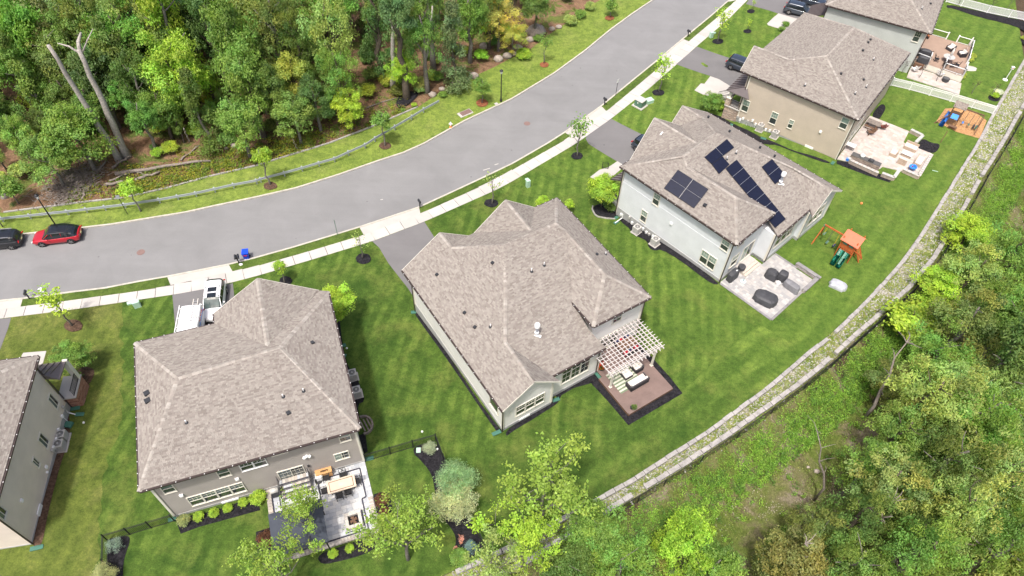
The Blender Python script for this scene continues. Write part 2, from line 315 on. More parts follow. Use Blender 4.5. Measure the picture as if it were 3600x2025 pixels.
X['yellow']=mat('yellow_plastic',(.75,.50,.03),.08); X['orangep']=mat('orange_plastic',(.80,.25,.08),.08,rough=.5); X['navy']=mat('navy_fabric',(.02,.03,.10),.15,rough=.9); X['brownw']=mat('brown_timber',(.16,.09,.055),.2,5,.8); X['tbl']=mat('stone_table',(.60,.49,.38),.06,3,.5); X['boxo']=mat('tan_timber',(.52,.29,.12),.1,3,.6); X['porchm']=mat('standing_seam_brown',(.17,.145,.14),.08,2,.4,metal=.2); X['rust']=mat('rusty_iron',(.20,.13,.115),.15,6,.8)
X['tyre']=mat('tyre_rubber',(.015,.015,.016),.1,rough=.85); X['rim']=mat('alloy_rim',(.38,.38,.38),.1,rough=.3,metal=.8); X['cred']=car_mat('red_paint',(.48,.006,.02)); X['cblk']=car_mat('black_paint',(.008,.009,.012)); X['cwht']=car_mat('white_paint_car',(.82,.82,.82),0); X['cgry']=car_mat('blue_grey_paint',(.035,.048,.07)); X['cgls']=glass_mat('car_glass',(.012,.016,.02),.04); X['cglsl']=glass_mat('windscreen_glass',(.07,.10,.095),.05); X['tail']=mat('tail_lamp_red',(.45,.01,.01),.05,rough=.2); X['lamp']=mat('lamp_glass',(.75,.75,.72),.05,rough=.2); X['plate']=mat('plate_cream',(.70,.66,.35),.03)
X['perg']=mat('pergola_paint',(.66,.61,.59),.05,rough=.6); X['canopyc']=mat('canopy_cloth',(.05,.058,.075),.1,2,.8); X['paverp']=mat('pale_paver',(.46,.43,.40),.1,3,.85,local=False); X['cream2']=mat('tan_step',(.50,.45,.38),.08,2,.7); X['pgreen2']=mat('pale_base',(.50,.62,.62),.06); X['counter']=mat('dark_granite',(.10,.095,.09),.15,4,.4); X['stonet']=mat('tan_wall_stone',(.40,.33,.27),.25,4,.9,local=False,bump=.6,bscale=12); X['redw']=mat('red_stained_wood',(.20,.04,.035),.15,4,.7); X['tanw']=mat('tan_wicker',(.42,.33,.25),.15,8,.85); X['rock']=mat('boulder',(.40,.34,.29),.28,1.6,.95,bump=.9,bscale=7,fine=.3,local=False); X['rugm']=mat('rug_green',(.16,.20,.13),.1,rough=.95); X['rugl']=mat('rug_cream',(.52,.52,.42),.1,rough=.95); X['copper']=mat('pipe_copper',(.30,.10,.05),.1)
# ---------------------------------------------------------------- draped sheets
def resample(pl,step,closed=False):
    out=[]; n=len(pl); rng=range(n if closed else n-1)
    for i in rng:
        a=pl[i]; b=pl[(i+1)%n]; d=math.hypot(b[0]-a[0],b[1]-a[1]); k=max(1,int(d/step))
        for j in range(k): out.append((a[0]+(b[0]-a[0])*j/k,a[1]+(b[1]-a[1])*j/k))
    if not closed: out.append(tuple(pl[-1][:2]))
    return out
def inside(p,poly):
    x,y=p; c=False; n=len(poly); j=n-1
    for i in range(n):
        if (poly[i][1]>y)!=(poly[j][1]>y) and x<(poly[j][0]-poly[i][0])*(y-poly[i][1])/(poly[j][1]-poly[i][1])+poly[i][0]: c=not c
        j=i
    return c
def drape(name,poly,m,dz=0.,step=1.6,zf=None,parent=None,kind='structure',skirt=0):
    poly=[tuple(p[:2]) for p in poly]; B=resample(poly,step,True); nb=len(B)
    xs=[p[0] for p in B]; ys=[p[1] for p in B]; P=list(B)
    y=min(ys)+step*.5
    while y<max(ys):
        x=min(xs)+step*.5
        while x<max(xs):
            q=(x+random.uniform(-.2,.2)*step,y+random.uniform(-.2,.2)*step)
            if inside(q,poly): P.append(q)
            x+=step
        y+=step
    r=delaunay_2d_cdt([Vector(p) for p in P],[(i,(i+1)%nb) for i in range(nb)],[],1,1e-5)
    zf=zf or ground; vs=[(v.x,v.y,zf(v.x,v.y)+dz) for v in r[0]]
    fs=[tuple(f) for f in r[2]]
    F=[]
    for f in fs:
        a,b,c=[vs[i] for i in f[:3]]
        F.append(f if (b[0]-a[0])*(c[1]-a[1])-(b[1]-a[1])*(c[0]-a[0])>0 else f[::-1])
    mb=MB(); mb.v=vs; mb.f=F; mb.m=[0]*len(F); o=mb.build(name,m,parent)
    if kind: o['kind']=kind
    return o
def gp(c,r,pts): return [GT(c,r,*p)[:2] for p in pts]
def sm(pl,n=3):   # smooth closed outline
    for _ in range(n):
        q=[]; k=len(pl)
        for i in range(k):
            a=pl[i]; b=pl[(i+1)%k]; q+=[(a[0]*.75+b[0]*.25,a[1]*.75+b[1]*.25),(a[0]*.25+b[0]*.75,a[1]*.25+b[1]*.75)]
        pl=q
    return pl
# ================================================================ THE GROUND
def base_ground():
    xs=[-420,-300,-200,-150]+list(np.arange(-120,121,3.0))+[150,200,300,420]; ys=[-150,-80,-40,-10]+list(np.arange(5,190,3.0))+[220,300,420]
    vs=[(x,y,ground(x,y)-.22) for y in ys for x in xs]; n=len(xs)
    fs=[(j*n+i,j*n+i+1,(j+1)*n+i+1,(j+1)*n+i) for j in range(len(ys)-1) for i in range(n-1)]
    mb=MB(); mb.v=vs; mb.f=fs; mb.m=[0]*len(fs); o=mb.build('ground',X['soil']); o['kind']='structure'
base_ground()
CURB_UP=[(-300,850),(-100,840),(0,832),(80,822),(293,799),(395,787),(524,766),(653,745),(748,724),(900,692),(1040,660),(1190,613),(1330,564),(1417,536),(1487,505),(1634,423),(1800,346),(1950,255),(2059,175),(2149,101),(2226,45),(2293,0),(2400,-75),(2560,-190)]
CURB_LO=[(-300,1085),(0,1057),(80,1049),(252,1026),(370,1012),(482,990),(587,972),(804,929),(900,905),(1029,869),(1145,834),(1263,798),(1473,728),(1599,670),(1704,621),(1800,575),(1922,505),(1985,465),(2114,372),(2219,286),(2321,203),(2401,136),(2495,59),(2555,7),(2650,-70),(2800,-200)]
WALK_UP=[(-400,1130),(0,1087),(72,1078),(157,1068),(384,1038),(496,1022),(599,1002),(818,955),(900,937),(1082,885),(1279,826),(1478,751),(1634,681),(1800,599),(1964,506),(2132,391),(2254,290),(2300,252),(2422,145),(2516,66),(2590,0),(2710,-110)]
EDGE=[(-300,775),(14,747),(122,733),(286,712),(433,696),(594,660),(734,621),(900,583),(980,558),(1096,523),(1159,503),(1305,447),(1470,376),(1546,325),(1605,312),(1680,262),(1745,232),(1805,200),(1863,175),(1925,125),(1985,85),(2065,25),(2110,0),(2200,-80),(2330,-190)]
cu=[U(*p,ROADZ)[:2] for p in CURB_UP]; cl=[U(*p,ROADZ)[:2] for p in CURB_LO]; wu=[U(*p,ROADZ)[:2] for p in WALK_UP]; ed=[U(*p,ROADZ)[:2] for p in EDGE]
ends=[(-85,40),(-90,70)]
drape('road',cu+cl[::-1],X['asph'],0,4,zf=lambda x,y:ROADZ-.12)
drape('lawn_strip',ed+cu[::-1],X['lawnV'],0,2.5)
drape('forest_floor',ed[::-1]+[(-140,60),(-140,190),(90,190)],X['forest'],-.03,5)
# verge strips between kerb and pavement
def cut(pl,a,b):   # part of a polyline between two survey positions
    ia=min(range(len(pl)),key=lambda i:abs(pl[i][0]-a[0])+abs(pl[i][1]-a[1])); ib=min(range(len(pl)),key=lambda i:abs(pl[i][0]-b[0])+abs(pl[i][1]-b[1])); return pl[ia:ib+1]
verges=[((80,1049),(587,972),(72,1078),(599,1002)),((804,929),(1263,798),(818,955),(1279,826)),((1473,728),(1985,465),(1478,751),(1964,506)),((2114,372),(2321,203),(2132,391),(2300,252)),((2401,136),(2555,7),(2422,145),(2590,0))]
for a,b,c,d in verges:
    lo=[U(*p,ROADZ)[:2] for p in cut(CURB_LO,a,b)]; up=[U(*p,ROADZ)[:2] for p in cut(WALK_UP,c,d)]
    if d==(1964,506): up[-1]=U(2010,481,ROADZ)[:2]
    if d==(2300,252): up[-1]=U(2340,223,ROADZ)[:2]
    drape('verge',lo+up[::-1],X['lawnS'],0,1.5)
# concrete aprons fill the rest of the strip
drape('apron',cl+wu[::-1],X['conc'],-.03,2.5)
# kerbs
def ribbon(name,pl,w,h,z0,m,off=0,joint=0):
    pl=resample(pl,1.5); mb=MB()
    for (a,b) in zip(pl[:-1],pl[1:]):
        a=Vector((*a,z0+h/2)); b=Vector((*b,z0+h/2)); d=(b-a).normalized(); s=Vector((-d.y,d.x,0))*off
        mb.bar(a+s+d*joint,b+s-d*joint*0+d*.0,w,h)
    return mb.build(name,m)
for pl in (cu,cl):
    o=ribbon('kerb',pl,.2,.30,ROADZ-.28,X['curb'],joint=.012); o['kind']='structure'
# pavement of separate slabs
sw=bpy.data.objects.new('pavement',None); COL.objects.link(sw); sw['kind']='structure'
wl=resample([U(*p,ROADZ)[:2] for p in WALK_LO],.2); wuu=resample(wu,.2)
def nearest(pl,p): return min(pl,key=lambda q:(q[0]-p[0])**2+(q[1]-p[1])**2)
cum=[0]
for a,b in zip(wl[:-1],wl[1:]): cum.append(cum[-1]+math.hypot(a[0]-b[0],a[1]-b[1]))
def at_s(s):
    i=min(len(cum)-2,max(0,next((k for k,c in enumerate(cum) if c>=s),1)-1)); t=(s-cum[i])/max(1e-6,cum[i+1]-cum[i]); a,b=wl[i],wl[i+1]; return (a[0]+(b[0]-a[0])*t,a[1]+(b[1]-a[1])*t)
concs=[mat('concrete_slab',(.48*k,.455*k,.42*k*w),.06,.8,.9,bump=.2,bscale=40,fine=.08,local=False) for k,w in ((1,1),(.97,1.03),(1.04,.97),(.93,1.0))]
s=0; i=0
while s<cum[-1]-2:
    L=1.75; a=at_s(s); b=at_s(s+L-.05); _t=Vector((b[0]-a[0],b[1]-a[1])).normalized(); _q=nearest(wuu,a); _w=min(1.7,math.hypot(_q[0]-a[0],_q[1]-a[1])); c=(b[0]-_t.y*_w,b[1]+_t.x*_w); d=(a[0]-_t.y*_w,a[1]+_t.x*_w)
    mb=MB().prism([a,b,c,d],ROADZ-.1,ROADZ+.015); mb.build('slab',concs[random.Random(i).choice([0,0,1,2,3])],sw); s+=L; i+=1
# stone edging along the leaf litter
edg=tag(bpy.data.objects.new('stone_edging',None),'low grey stone edging running between the grass strip and the leaf litter','edging'); COL.objects.link(edg)
e2=resample([U(*p,ROADZ)[:2] for p in EDGE[1:13]],1.1)
for k,(a,b) in enumerate(zip(e2[:-1],e2[1:])):
    MB().bar((a[0],a[1],ROADZ+.02),(a[0]+(b[0]-a[0])*.95,a[1]+(b[1]-a[1])*.95,ROADZ+.02),.2,.2).build('stone',X['stone'],edg)
# ---------------------------------------------------------------- lots
def gpx(pts): return [G(*p)[:2] for p in pts]
_r=random.Random(3); AB=resample(gpx([(430,1063),(428,1250),(424,1500),(352,1700),(345,1860),(330,2080)]),.7); AB=[(p[0]+_r.uniform(-.3,.3)*(0<i<len(AB)-1),p[1]) for i,p in enumerate(AB)]
lotA=[U(*p,ROADZ)[:2] for p in WALK_LO[:3]]+AB+gpx([(-500,2200),(-500,1300)])
RS=[(2655,1130),(2450,1330),(2300,1460),(2150,1550),(1950,1640),(1800,1700),(1640,1780),(1500,1860)]
lotB=[U(*p,ROADZ)[:2] for p in WALK_LO[3:12]]+gpx([(2058,483),(2172,757),(2523,995)]+RS+[(1480,2040),(1300,2150),(700,2200)])+AB[::-1]
lotC=gpx(RS+[(1480,2040)])+WI[:9][:8]+gpx([(2836,1239)])
lotD=gpx([(2058,483)])+[U(*p,ROADZ)[:2] for p in WALK_LO[12:]]+gpx([(3100,-90),(3560,-30)])+WI[18:7:-1]+gpx([(2655,1130),(2523,995),(2172,757)])
drape('lawn',lotA,X['lawnA'],0,2.2); drape('lawn',lotB,X['lawnB'],0,2.2); drape('lawn',lotC,X['lawnC'],0,2.2)
# front part of the northern lots and their rear part
mid=[(2523,995),(2600,870),(3000,300),(3180,-20)]
lotD1=gpx([(2058,483)])+[U(*p,ROADZ)[:2] for p in WALK_LO[12:]]+gpx([(3180,-90)])+gpx(mid[::-1])+gpx([(2172,757)])
lotD2=gpx(mid)+gpx([(3180,-90),(3560,-60)])+WI[18:7:-1]+gpx([(2655,1130)])
drape('lawn',lotD1,X['lawnD'],0,2.2); drape('lawn',lotD2,X['lawnE'],0,2.2)
# gravel terrace between the two rows of cap stones, and the hillside below
off=[]
drape('gravel_strip',WI+FL[::-1],X['gravel'],-.16,2.0)
fo=[]
hill=FL+[(160,150),(170,60),(150,-60),(-140,-60),(-60,8)]
drape('hillside',FL[::-1]+[(-30,6),(-120,4),(-120,-50),(150,-50),(170,150)],X['hill'],-.02,3.0)
mb=MB()
for a,b in zip(FL[:-1],FL[1:]): mb.add([(a[0],a[1],-.02),(b[0],b[1],-.02),(b[0],b[1],-3),(a[0],a[1],-3)],[(0,1,2,3),(3,2,1,0)])
o=mb.build('retaining_wall',X['stone']); tag(o,'long curved grey block retaining wall holding up the back gardens','retaining wall')
def caps(pl,label,w,h,z,seed,inn):
    rt=thing('cap_stone_row',label,'wall'); rn=random.Random(seed); pl=resample(pl,.3); i=0; n=0
    shp=[]
    while i<len(pl)-5:
        k=rn.choice([3,4,4]); a=pl[i]; b=pl[min(len(pl)-1,i+k)]
        if rn.random()>.04:
            a3=Vector((*a,z+rn.uniform(-.02,.02))); b3=Vector((*b,z+rn.uniform(-.02,.02))); d=(b3-a3).normalized(); s_=Vector((-d.y,d.x,0))*(inn+rn.uniform(-.03,.03))
            MB().bar(a3+s_+d*.03,b3+s_-d*.03,w*rn.uniform(.92,1.06),h).build('cap_block',X['stone'],rt); n+=1
        i+=k
    return n
caps(WI,'inner row of grey cap stones along the edge of the back lawns',.36,.34,-.02,3,-.2)
caps(FL,'outer row of grey cap stones beside the black fence',.42,.32,0,4,.28)
# pebbles and weeds on the terrace
rn=random.Random(5); mb=MB(); tone=[]
def ico(mb,c,r,rn):
    sx,sy,sz=(r*rn.uniform(.7,1.3) for _ in range(3)); a=rn.random()*6
    vs=[(math.cos(a+t)*sx+c[0],math.sin(a+t)*sy+c[1],c[2]) for t in (0,1.57,3.14,4.71)]+[(c[0],c[1],c[2]+sz)]
    mb.add(vs,[(0,1,4),(1,2,4),(2,3,4),(3,0,4)])
wi_r=resample(WI,1.0); fl_r=resample(FL,.5)
prs=[(p,min(fl_r,key=lambda q:(q[0]-p[0])**2+(q[1]-p[1])**2)) for p in wi_r if -9<p[0]]
for k in range(9000):
    a,b=rn.choice(prs); t=rn.uniform(.12,.9); p=(a[0]+(b[0]-a[0])*t+rn.uniform(-.5,.5),a[1]+(b[1]-a[1])*t+rn.uniform(-.5,.5))
    ico(mb,(p[0],p[1],-.16),rn.uniform(.04,.11),rn); g=rn.uniform(.22,.5); tone+=[(g,g*.96,g*.9,1)]*5
mb.t=tone; tag(mb.build('gravel_stone',X['stonew']),'loose pale stones lying on the gravel terrace','gravel',kind='stuff')
# ---------------------------------------------------------------- driveways
def flat(name,pts,m,dz=.02,label=None,cat=None,step=1.4,kind='structure'):
    o=drape(name,pts,m,dz,step,kind=kind if not label else None)
    if label: tag(o,label,cat)
    return o
flat('driveway',gp(0,2,[(-900,330),(0,312),(112,303),(85,400),(5,615),(-300,1100)]),X['drive'])
flat('driveway',gpx([(606,1037),(720,1016),(819,996),(821,1016),(830,1100),(840,1210),(640,1240),(618,1172),(612,1100)]),X['drive'])
flat('driveway',gpx([(1309,849),(1400,815),(1492,780),(1526,833),(1570,930),(1500,1040),(1458,1050),(1433,1012),(1365,925),(1333,871)]),X['drive'])
flat('driveway',gpx([(2056,483),(2149,418),(2268,478),(2330,515),(2230,610),(2170,568),(2069,506)]),X['drive'])
flat('driveway',gpx([(2377,226),(2450,164),(2591,212),(2680,245),(2610,330),(2499,268)]),X['drive'])
flat('driveway',gpx([(2632,0),(2622,14),(2700,36),(2810,70),(2950,20),(2900,-80),(2720,-110)]),X['drive'])
def ring(c,r,x,y,rx,ry,m,label,cat='mulch bed',seed=0):
    rn=random.Random(seed+int(x)); pts=[]
    for k in range(22):
        t=2*math.pi*k/22; q=1+rn.uniform(-.06,.06); pts.append((x+rx*math.cos(t)*q,y+ry*math.sin(t)*q))
    poly=gp(c,r,pts); o=drape('mulch_ring',poly,m,.035,.5,kind=None,zf=lambda a,b:ground(a,b)+.05*max(0,1-((a-poly[0][0])**2)*0)); return tag(o,label,cat,'mulch rings round the street trees')
# mulch and planting beds
BEDS=[(X['mulchb'],0,2,[(820,800),(900,795),(960,830),(930,930),(870,1000),(790,1050),(700,1000),(690,900)],'brown mulch bed under the small tree by the brick porch',True),
(X['mulchb'],0,3,[(560,-170),(640,-175),(700,-190),(710,100),(640,230),(560,520),(490,800),(420,1160),(350,1190),(330,1100),(470,560),(540,100),(590,-50)],'bare brown soil strip along the side of the beige house',False),
(X['mulch'],0,3,[(1765,870),(2000,835),(2250,770),(2576,640),(2620,790),(2400,850),(2000,960),(1820,1028),(1795,960)],'black mulch bed with round shrubs under the rear windows of the taupe house',False),
(X['mulch'],0,3,[(1075,1080),(1200,1060),(1305,1045),(1308,1110),(1275,1200),(1245,1300),(1240,1400),(1235,1500),(1050,1500),(1080,1250)],'black mulch bed inside the corner of the black fence',True),
(X['mulch'],1,3,[(1580,160),(1700,125),(1820,100),(1900,300),(2000,520),(2200,960),(2300,1150),(2250,1240),(2050,1290),(1990,1200),(2020,1080),(1960,960),(1850,850),(1800,600),(1770,420),(1640,270),(1590,230)],'curving black mulch bed along the fence with willow and spruce',True),
(X['mulch'],1,3,[(1185,630),(1250,610),(1330,615),(1360,700),(1385,840),(1395,980),(1240,1040),(1195,900)],'black mulch bed with two brown shrubs beside the patio',False),
(X['mulch'],1,3,[(610,1235),(900,1140),(1200,1030),(1330,1020),(1260,1130),(1100,1235),(860,1300),(650,1345)],'black mulch bed with round green shrubs below the patio wall',True),
(X['mulch'],1,3,[(0,1010),(150,960),(190,1180),(60,1200),(10,1190)],'small black mulch bed left of the dark canopy',False),
(X['mulch'],1,2,[(800,300),(840,310),(870,560),(930,820),(1010,870),(1040,960),(1060,1040),(1100,1140),(1020,1175),(1045,1320),(1010,1420),(900,1300),(880,1000),(820,600)],'black mulch strip with two air conditioners beside the taupe house',False),
(X['mulch'],1,3,[(1030,40),(1100,10),(1125,200),(1080,230),(1050,150)],'short black mulch strip by the fence end',False),
(X['mulch'],1,2,[(1590,250),(1640,255),(1800,480),(2000,770),(2200,1080),(2420,1380),(2480,1440),(2440,1470),(2330,1320),(2100,980),(1850,620),(1640,330)],'long black mulch strip along the left side of the white house',False),
(X['mulch'],2,2,[(-60,1440),(60,1350),(200,1270),(430,1140),(480,1085),(470,1150),(420,1190),(380,1215),(200,1330),(0,1448),(-60,1500)],'black mulch strip below the gable windows of the white house',False),
(X['mulch'],2,2,[(430,1070),(600,975),(850,860),(880,920),(860,950),(780,965),(620,1010),(500,1080),(470,1140)],'black mulch strip below the rear windows of the white house',False),
(X['mulch'],2,1,[(812,625),(900,600),(1090,640),(1070,740),(1030,750),(940,740),(860,720),(820,690)],'black mulch bed with stone edging under the lime green tree',True),
(X['mulch'],2,1,[(1070,735),(1130,755),(1500,985),(1700,1120),(2080,1395),(2060,1425),(1960,1380),(1700,1180),(1500,1060),(1440,1078),(1375,1050),(1360,980),(1280,940),(1205,910),(1190,860),(1100,790)],'black mulch strip with two air conditioners beside the pale blue house',False),
(X['mulch'],2,0,[(1860,1120),(2060,1150),(2230,1250),(2420,1330),(2576,1430),(2570,1460),(2390,1420),(2200,1330),(2050,1240),(1900,1150)],'black mulch strip beside the tan house',False),
(X['mulch'],3,1,[(-130,-90),(60,-20),(250,70),(450,120),(630,185),(600,200),(420,140),(200,60),(90,10),(-10,10),(-60,-40),(-160,-60)],'thin black mulch strip under the side wall of the tan house',False),
(X['mulch'],3,0,[(1140,1035),(1195,1080),(1130,1190),(1100,1210),(1030,1160)],'black mulch patch at the rear corner of the tan house',True),
(X['mulch'],3,1,[(690,165),(820,185),(1100,290),(1240,360),(1225,390),(1000,320),(760,230),(690,200)],'black mulch strip in front of the outdoor kitchen',False),
(X['mulch'],3,0,[(1510,1448),(1560,1390),(1640,1440),(1740,1448),(1700,1530),(1640,1545),(1500,1500)],'black mulch bed behind the stone seating wall',True),
(X['mulch'],3,0,[(1805,45),(2000,85),(2300,155),(2576,210),(2700,280),(2750,420),(2640,400),(2576,300),(2400,240),(2100,170),(1860,85),(1790,80)],'black mulch bed with red leaved saplings along the far white fence',False),
(X['mulch'],3,0,[(2530,380),(2650,360),(2650,480),(2560,450)],'black mulch round under shrubs at the right border',True),
(X['mulch'],3,0,[(2210,960),(2300,930),(2340,960),(2325,1030),(2220,1010)],'black mulch bed with white hydrangea in the fence corner',True),
(X['mulch'],3,0,[(2560,600),(2640,600),(2640,640),(2560,640)],'tiny black mulch patch',True),
(X['chips'],3,0,[(1780,1095),(1880,1085),(2080,1130),(2200,1215),(2130,1395),(1900,1330),(1690,1225)],'orange wood chip play area under the wooden play tower',False)]
for k,(m,c,r,pts,lab,smo) in enumerate(BEDS):
    if 'tiny' in lab: continue
    poly=gp(c,r,pts); poly=sm(poly,2) if smo else sm(poly,1) if len(poly)>9 else poly
    tag(drape('mulch_bed' if m is not X['chips'] else 'wood_chip_bed',poly,m,.03+.004*(k%3),.7,kind=None),lab,'mulch bed' if m is not X['chips'] else 'play area')
RINGS=[(0,2,740,385,95,62,'mulchb','brown mulch ring in the yellowed lawn at the far left'),(1,1,300,1385,65,50,'mulch','black mulch ring beside the taupe house roof peak'),(1,1,1080,1160,75,56,'mulch','black mulch ring in the striped lawn beside the middle driveway'),(1,1,2367,600,72,42,'mulch','black mulch ring in front of the white house front gable'),
(2,1,655,125,58,38,'mulch','black mulch ring beside the pale blue house driveway'),(2,0,1472,935,62,32,'mulch','black mulch ring near the green transformer box'),(2,0,2068,420,55,28,'mulch','black mulch ring near the tan house driveway'),(2,0,2368,318,42,20,'mulch','small black mulch ring, nearer of two on the far lawn'),(2,0,2402,117,40,20,'mulch','small black mulch ring, farther of two on the far lawn'),
(1,1,145,425,68,40,'mulchb','light brown mulch ring between guardrail and road'),(1,1,1300,22,62,38,'mulchb','light brown mulch ring under the tree at the guardrail bend'),(1,0,2275,1040,58,40,'mulchr','reddish mulch ring beside the right lamp post'),(2,0,325,655,46,28,'mulchr','bright orange mulch ring on the grass strip'),(2,0,980,185,48,24,'mulchr','reddish mulch ring farthest up the grass strip')]
for c,r,x,y,rx,ry,m,lab in RINGS: ring(c,r,x,y,rx,ry,X[m],lab)
tag(drape('dirt_pile',sm(gp(1,0,[(1400,1050),(1440,970),(1520,930),(1620,920),(1640,960),(1560,1040),(1450,1110)]),2),X['mulch'],.05,.6,kind=None,zf=lambda x,y:ground(x,y)+.12*math.sin(x*3)*math.cos(y*2.3)+.1),'dark patch of dumped mulch between leaf litter and guardrail','mulch')
# ---------------------------------------------------------------- walkways in pale concrete
for c,r,pts,lab in [(2,0,[(1995,768),(2085,800),(2250,900),(2170,960),(2060,985),(1915,950),(1835,910),(1900,840),(1935,845)],'pale concrete front walk of the tan house'),
 (2,1,[(1060,175),(1130,218),(1090,262),(1010,330),(900,390),(785,335),(880,262),(970,235)],'pale concrete front walk of the pale blue house'),
 (3,0,[(105,135),(160,152),(330,200),(260,290),(95,285),(0,255),(-10,240),(40,190)],'pale concrete front walk of the farthest house'),
 (0,2,[(235,655),(468,636),(430,770),(330,780),(215,690)],'pale concrete front walk of the beige house at the left')]:
    tag(drape('front_walk',gp(c,r,pts),X['conc'],.03,1.,kind=None),lab,'walkway')
# ================================================================ HOUSES
def clip(poly,x0,x1,y0,y1):
    for ax,lim,sg in ((0,x0,1),(0,x1,-1),(1,y0,1),(1,y1,-1)):
        out=[]; n=len(poly)
        for i in range(n):
            a=poly[i]; b=poly[(i+1)%n]; da=(a[ax]-lim)*sg; db=(b[ax]-lim)*sg
            if da>=0: out.append(a)
            if (da>=0)!=(db>=0): t=da/(da-db); out.append((a[0]+(b[0]-a[0])*t,a[1]+(b[1]-a[1])*t))
        poly=out
        if len(poly)<3: return []
    return poly
SHT=[((c[0]*.62+.216*.38)*1.14,(c[1]*.62+.192*.38)*1.15,(c[2]*.62+.170*.38)*1.15) for c in [(.262,.240,.212),(.255,.232,.203),(.238,.214,.188),(.190,.166,.147),(.178,.154,.137),(.21,.187,.165),(.150,.128,.112),(.225,.203,.178)]]
class House:
    def __init__(s,name,label,o,deg,group=None):
        s.x,s.y=o[0],o[1]; s.t=math.radians(deg); s.root=thing(name,label,'house',(s.x,s.y,0),s.t,group)
        s.sh=MB(); s.sh.t=[]; s.cap=MB(); s.cap.t=[]; s.tabs=[]; s.fascia=MB(); s.rf=MB(); s.rn=random.Random(len(label))
    def W(s,a,b,z=0): c,q=math.cos(s.t),math.sin(s.t); return (s.x+a*c-b*q,s.y+a*q+b*c,z)
    def L(s,p): c,q=math.cos(s.t),math.sin(s.t); dx,dy=p[0]-s.x,p[1]-s.y; return (dx*c+dy*q,-dx*q+dy*c,p[2] if len(p)>2 else 0)
    def hit(s,uv,P,n):       # survey ray against a plane given in house coordinates
        r=ray(*uv); o=Vector(s.L((0,0,CAM_H))); d=Vector(s.L((r[0]+s.x,r[1]+s.y,r[2]))); P=Vector(P); n=Vector(n); t=(P-o).dot(n)/d.dot(n); return o+d*t
    def wall(s,poly,z0,z1,m,name='wall'): return MB().prism(poly,z0,z1).build(name,m,s.root)
    def gable(s,pts,th_dir,m):  # triangular wall, extruded along th_dir
        mb=MB(); n=len(pts); d=Vector(th_dir); vs=[Vector(p) for p in pts]+[Vector(p)+d for p in pts]
        mb.add(vs,[tuple(range(n)),tuple(range(2*n-1,n-1,-1))]+[(i,n+i,n+(i+1)%n,(i+1)%n) for i in range(n)]); return mb.build('gable_wall',m,s.root)
    def plane(s,pts,eave=(0,1),gut=True,exp=.135,keep=False,rakes=()):
        V=[Vector(p) for p in pts]; c=sum(V,Vector())/len(V); nn=Vector()
        for i in range(len(V)): a=V[i]; b=V[(i+1)%len(V)]; nn+=Vector(((a.y-b.y)*(a.z+b.z),(a.z-b.z)*(a.x+b.x),(a.x-b.x)*(a.y+b.y)))
        nn.normalize()
        if nn.z<0: nn=-nn
        V=[Vector((v.x,v.y,c.z-((v.x-c.x)*nn.x+(v.y-c.y)*nn.y)/nn.z)) for v in V]
        s.rf.slab([v-Vector((0,0,.03)) for v in (V if (Vector((V[1]-V[0])).cross(V[2]-V[1])).z>0 else V[::-1])],.10)
        e=(V[eave[1]]-V[eave[0]]); e-=nn*e.dot(nn); e.normalize(); up=nn.cross(e)
        if up.z<0: up=-up; 
        o=V[eave[0]]; P2=[((v-o).dot(e),(v-o).dot(up)) for v in V]
        x0=min(p[0] for p in P2); x1=max(p[0] for p in P2); y0=min(p[1] for p in P2)-.0; y1=max(p[1] for p in P2)
        off=(c-o).dot(nn)*0; rn=s.rn; y=y0; row=0
        while y<y1:
            x=x0-rn.random()*.4
            while x<x1:
                w=rn.choice([.13,.18,.22,.27,.36]); q=clip(P2,x+.004,x+w,y,y+exp)
                if len(q)>=3:
                    ar=abs(sum(q[i][0]*q[(i+1)%len(q)][1]-q[(i+1)%len(q)][0]*q[i][1] for i in range(len(q))))/2
                    if ar>.004:
                        base=rn.choice(SHT); k=rn.uniform(.92,1.08); full=ar>.97*exp*(w-.004)
                        if keep and full and len(s.tabs)<1500:
                            m_=o+e*(x+w/2)+up*(y+exp/2); s.tabs.append((m_,e.copy(),up.copy(),nn.copy(),w,base))
                        else: s.tab([o+e*p[0]+up*p[1] for p in q],up,nn,base,k,o+up*y,exp)
                x+=w
            y+=exp; row+=1
        if gut:
            a,b=V[eave[0]],V[eave[1]]; s.gutter(a,b,c)
        for i,j in rakes:
            a,b=V[i],V[j]; ou=((a+b)/2-c); ou.z=0; ou.normalize(); s.fascia.bar(a+ou*.015-Vector((0,0,.09)),b+ou*.015-Vector((0,0,.09)),.03,.2)
        return c,nn
    def tab(s,pts,up,nn,base,k,o,exp):
        low=.020; hi=.006
        vs=[p+nn*(low+(hi-low)*max(0,min(1,(p-o).dot(up)/exp))) for p in pts]; n=len(vs)
        bt=[p-nn*.01 for p in pts]; s.sh.add(vs+bt,[tuple(range(n))]+[(i,n+i,n+(i+1)%n,(i+1)%n) for i in range(n)])
        s.sh.t+=[(base[0]*k,base[1]*k,base[2]*k,1)]*(2*n)
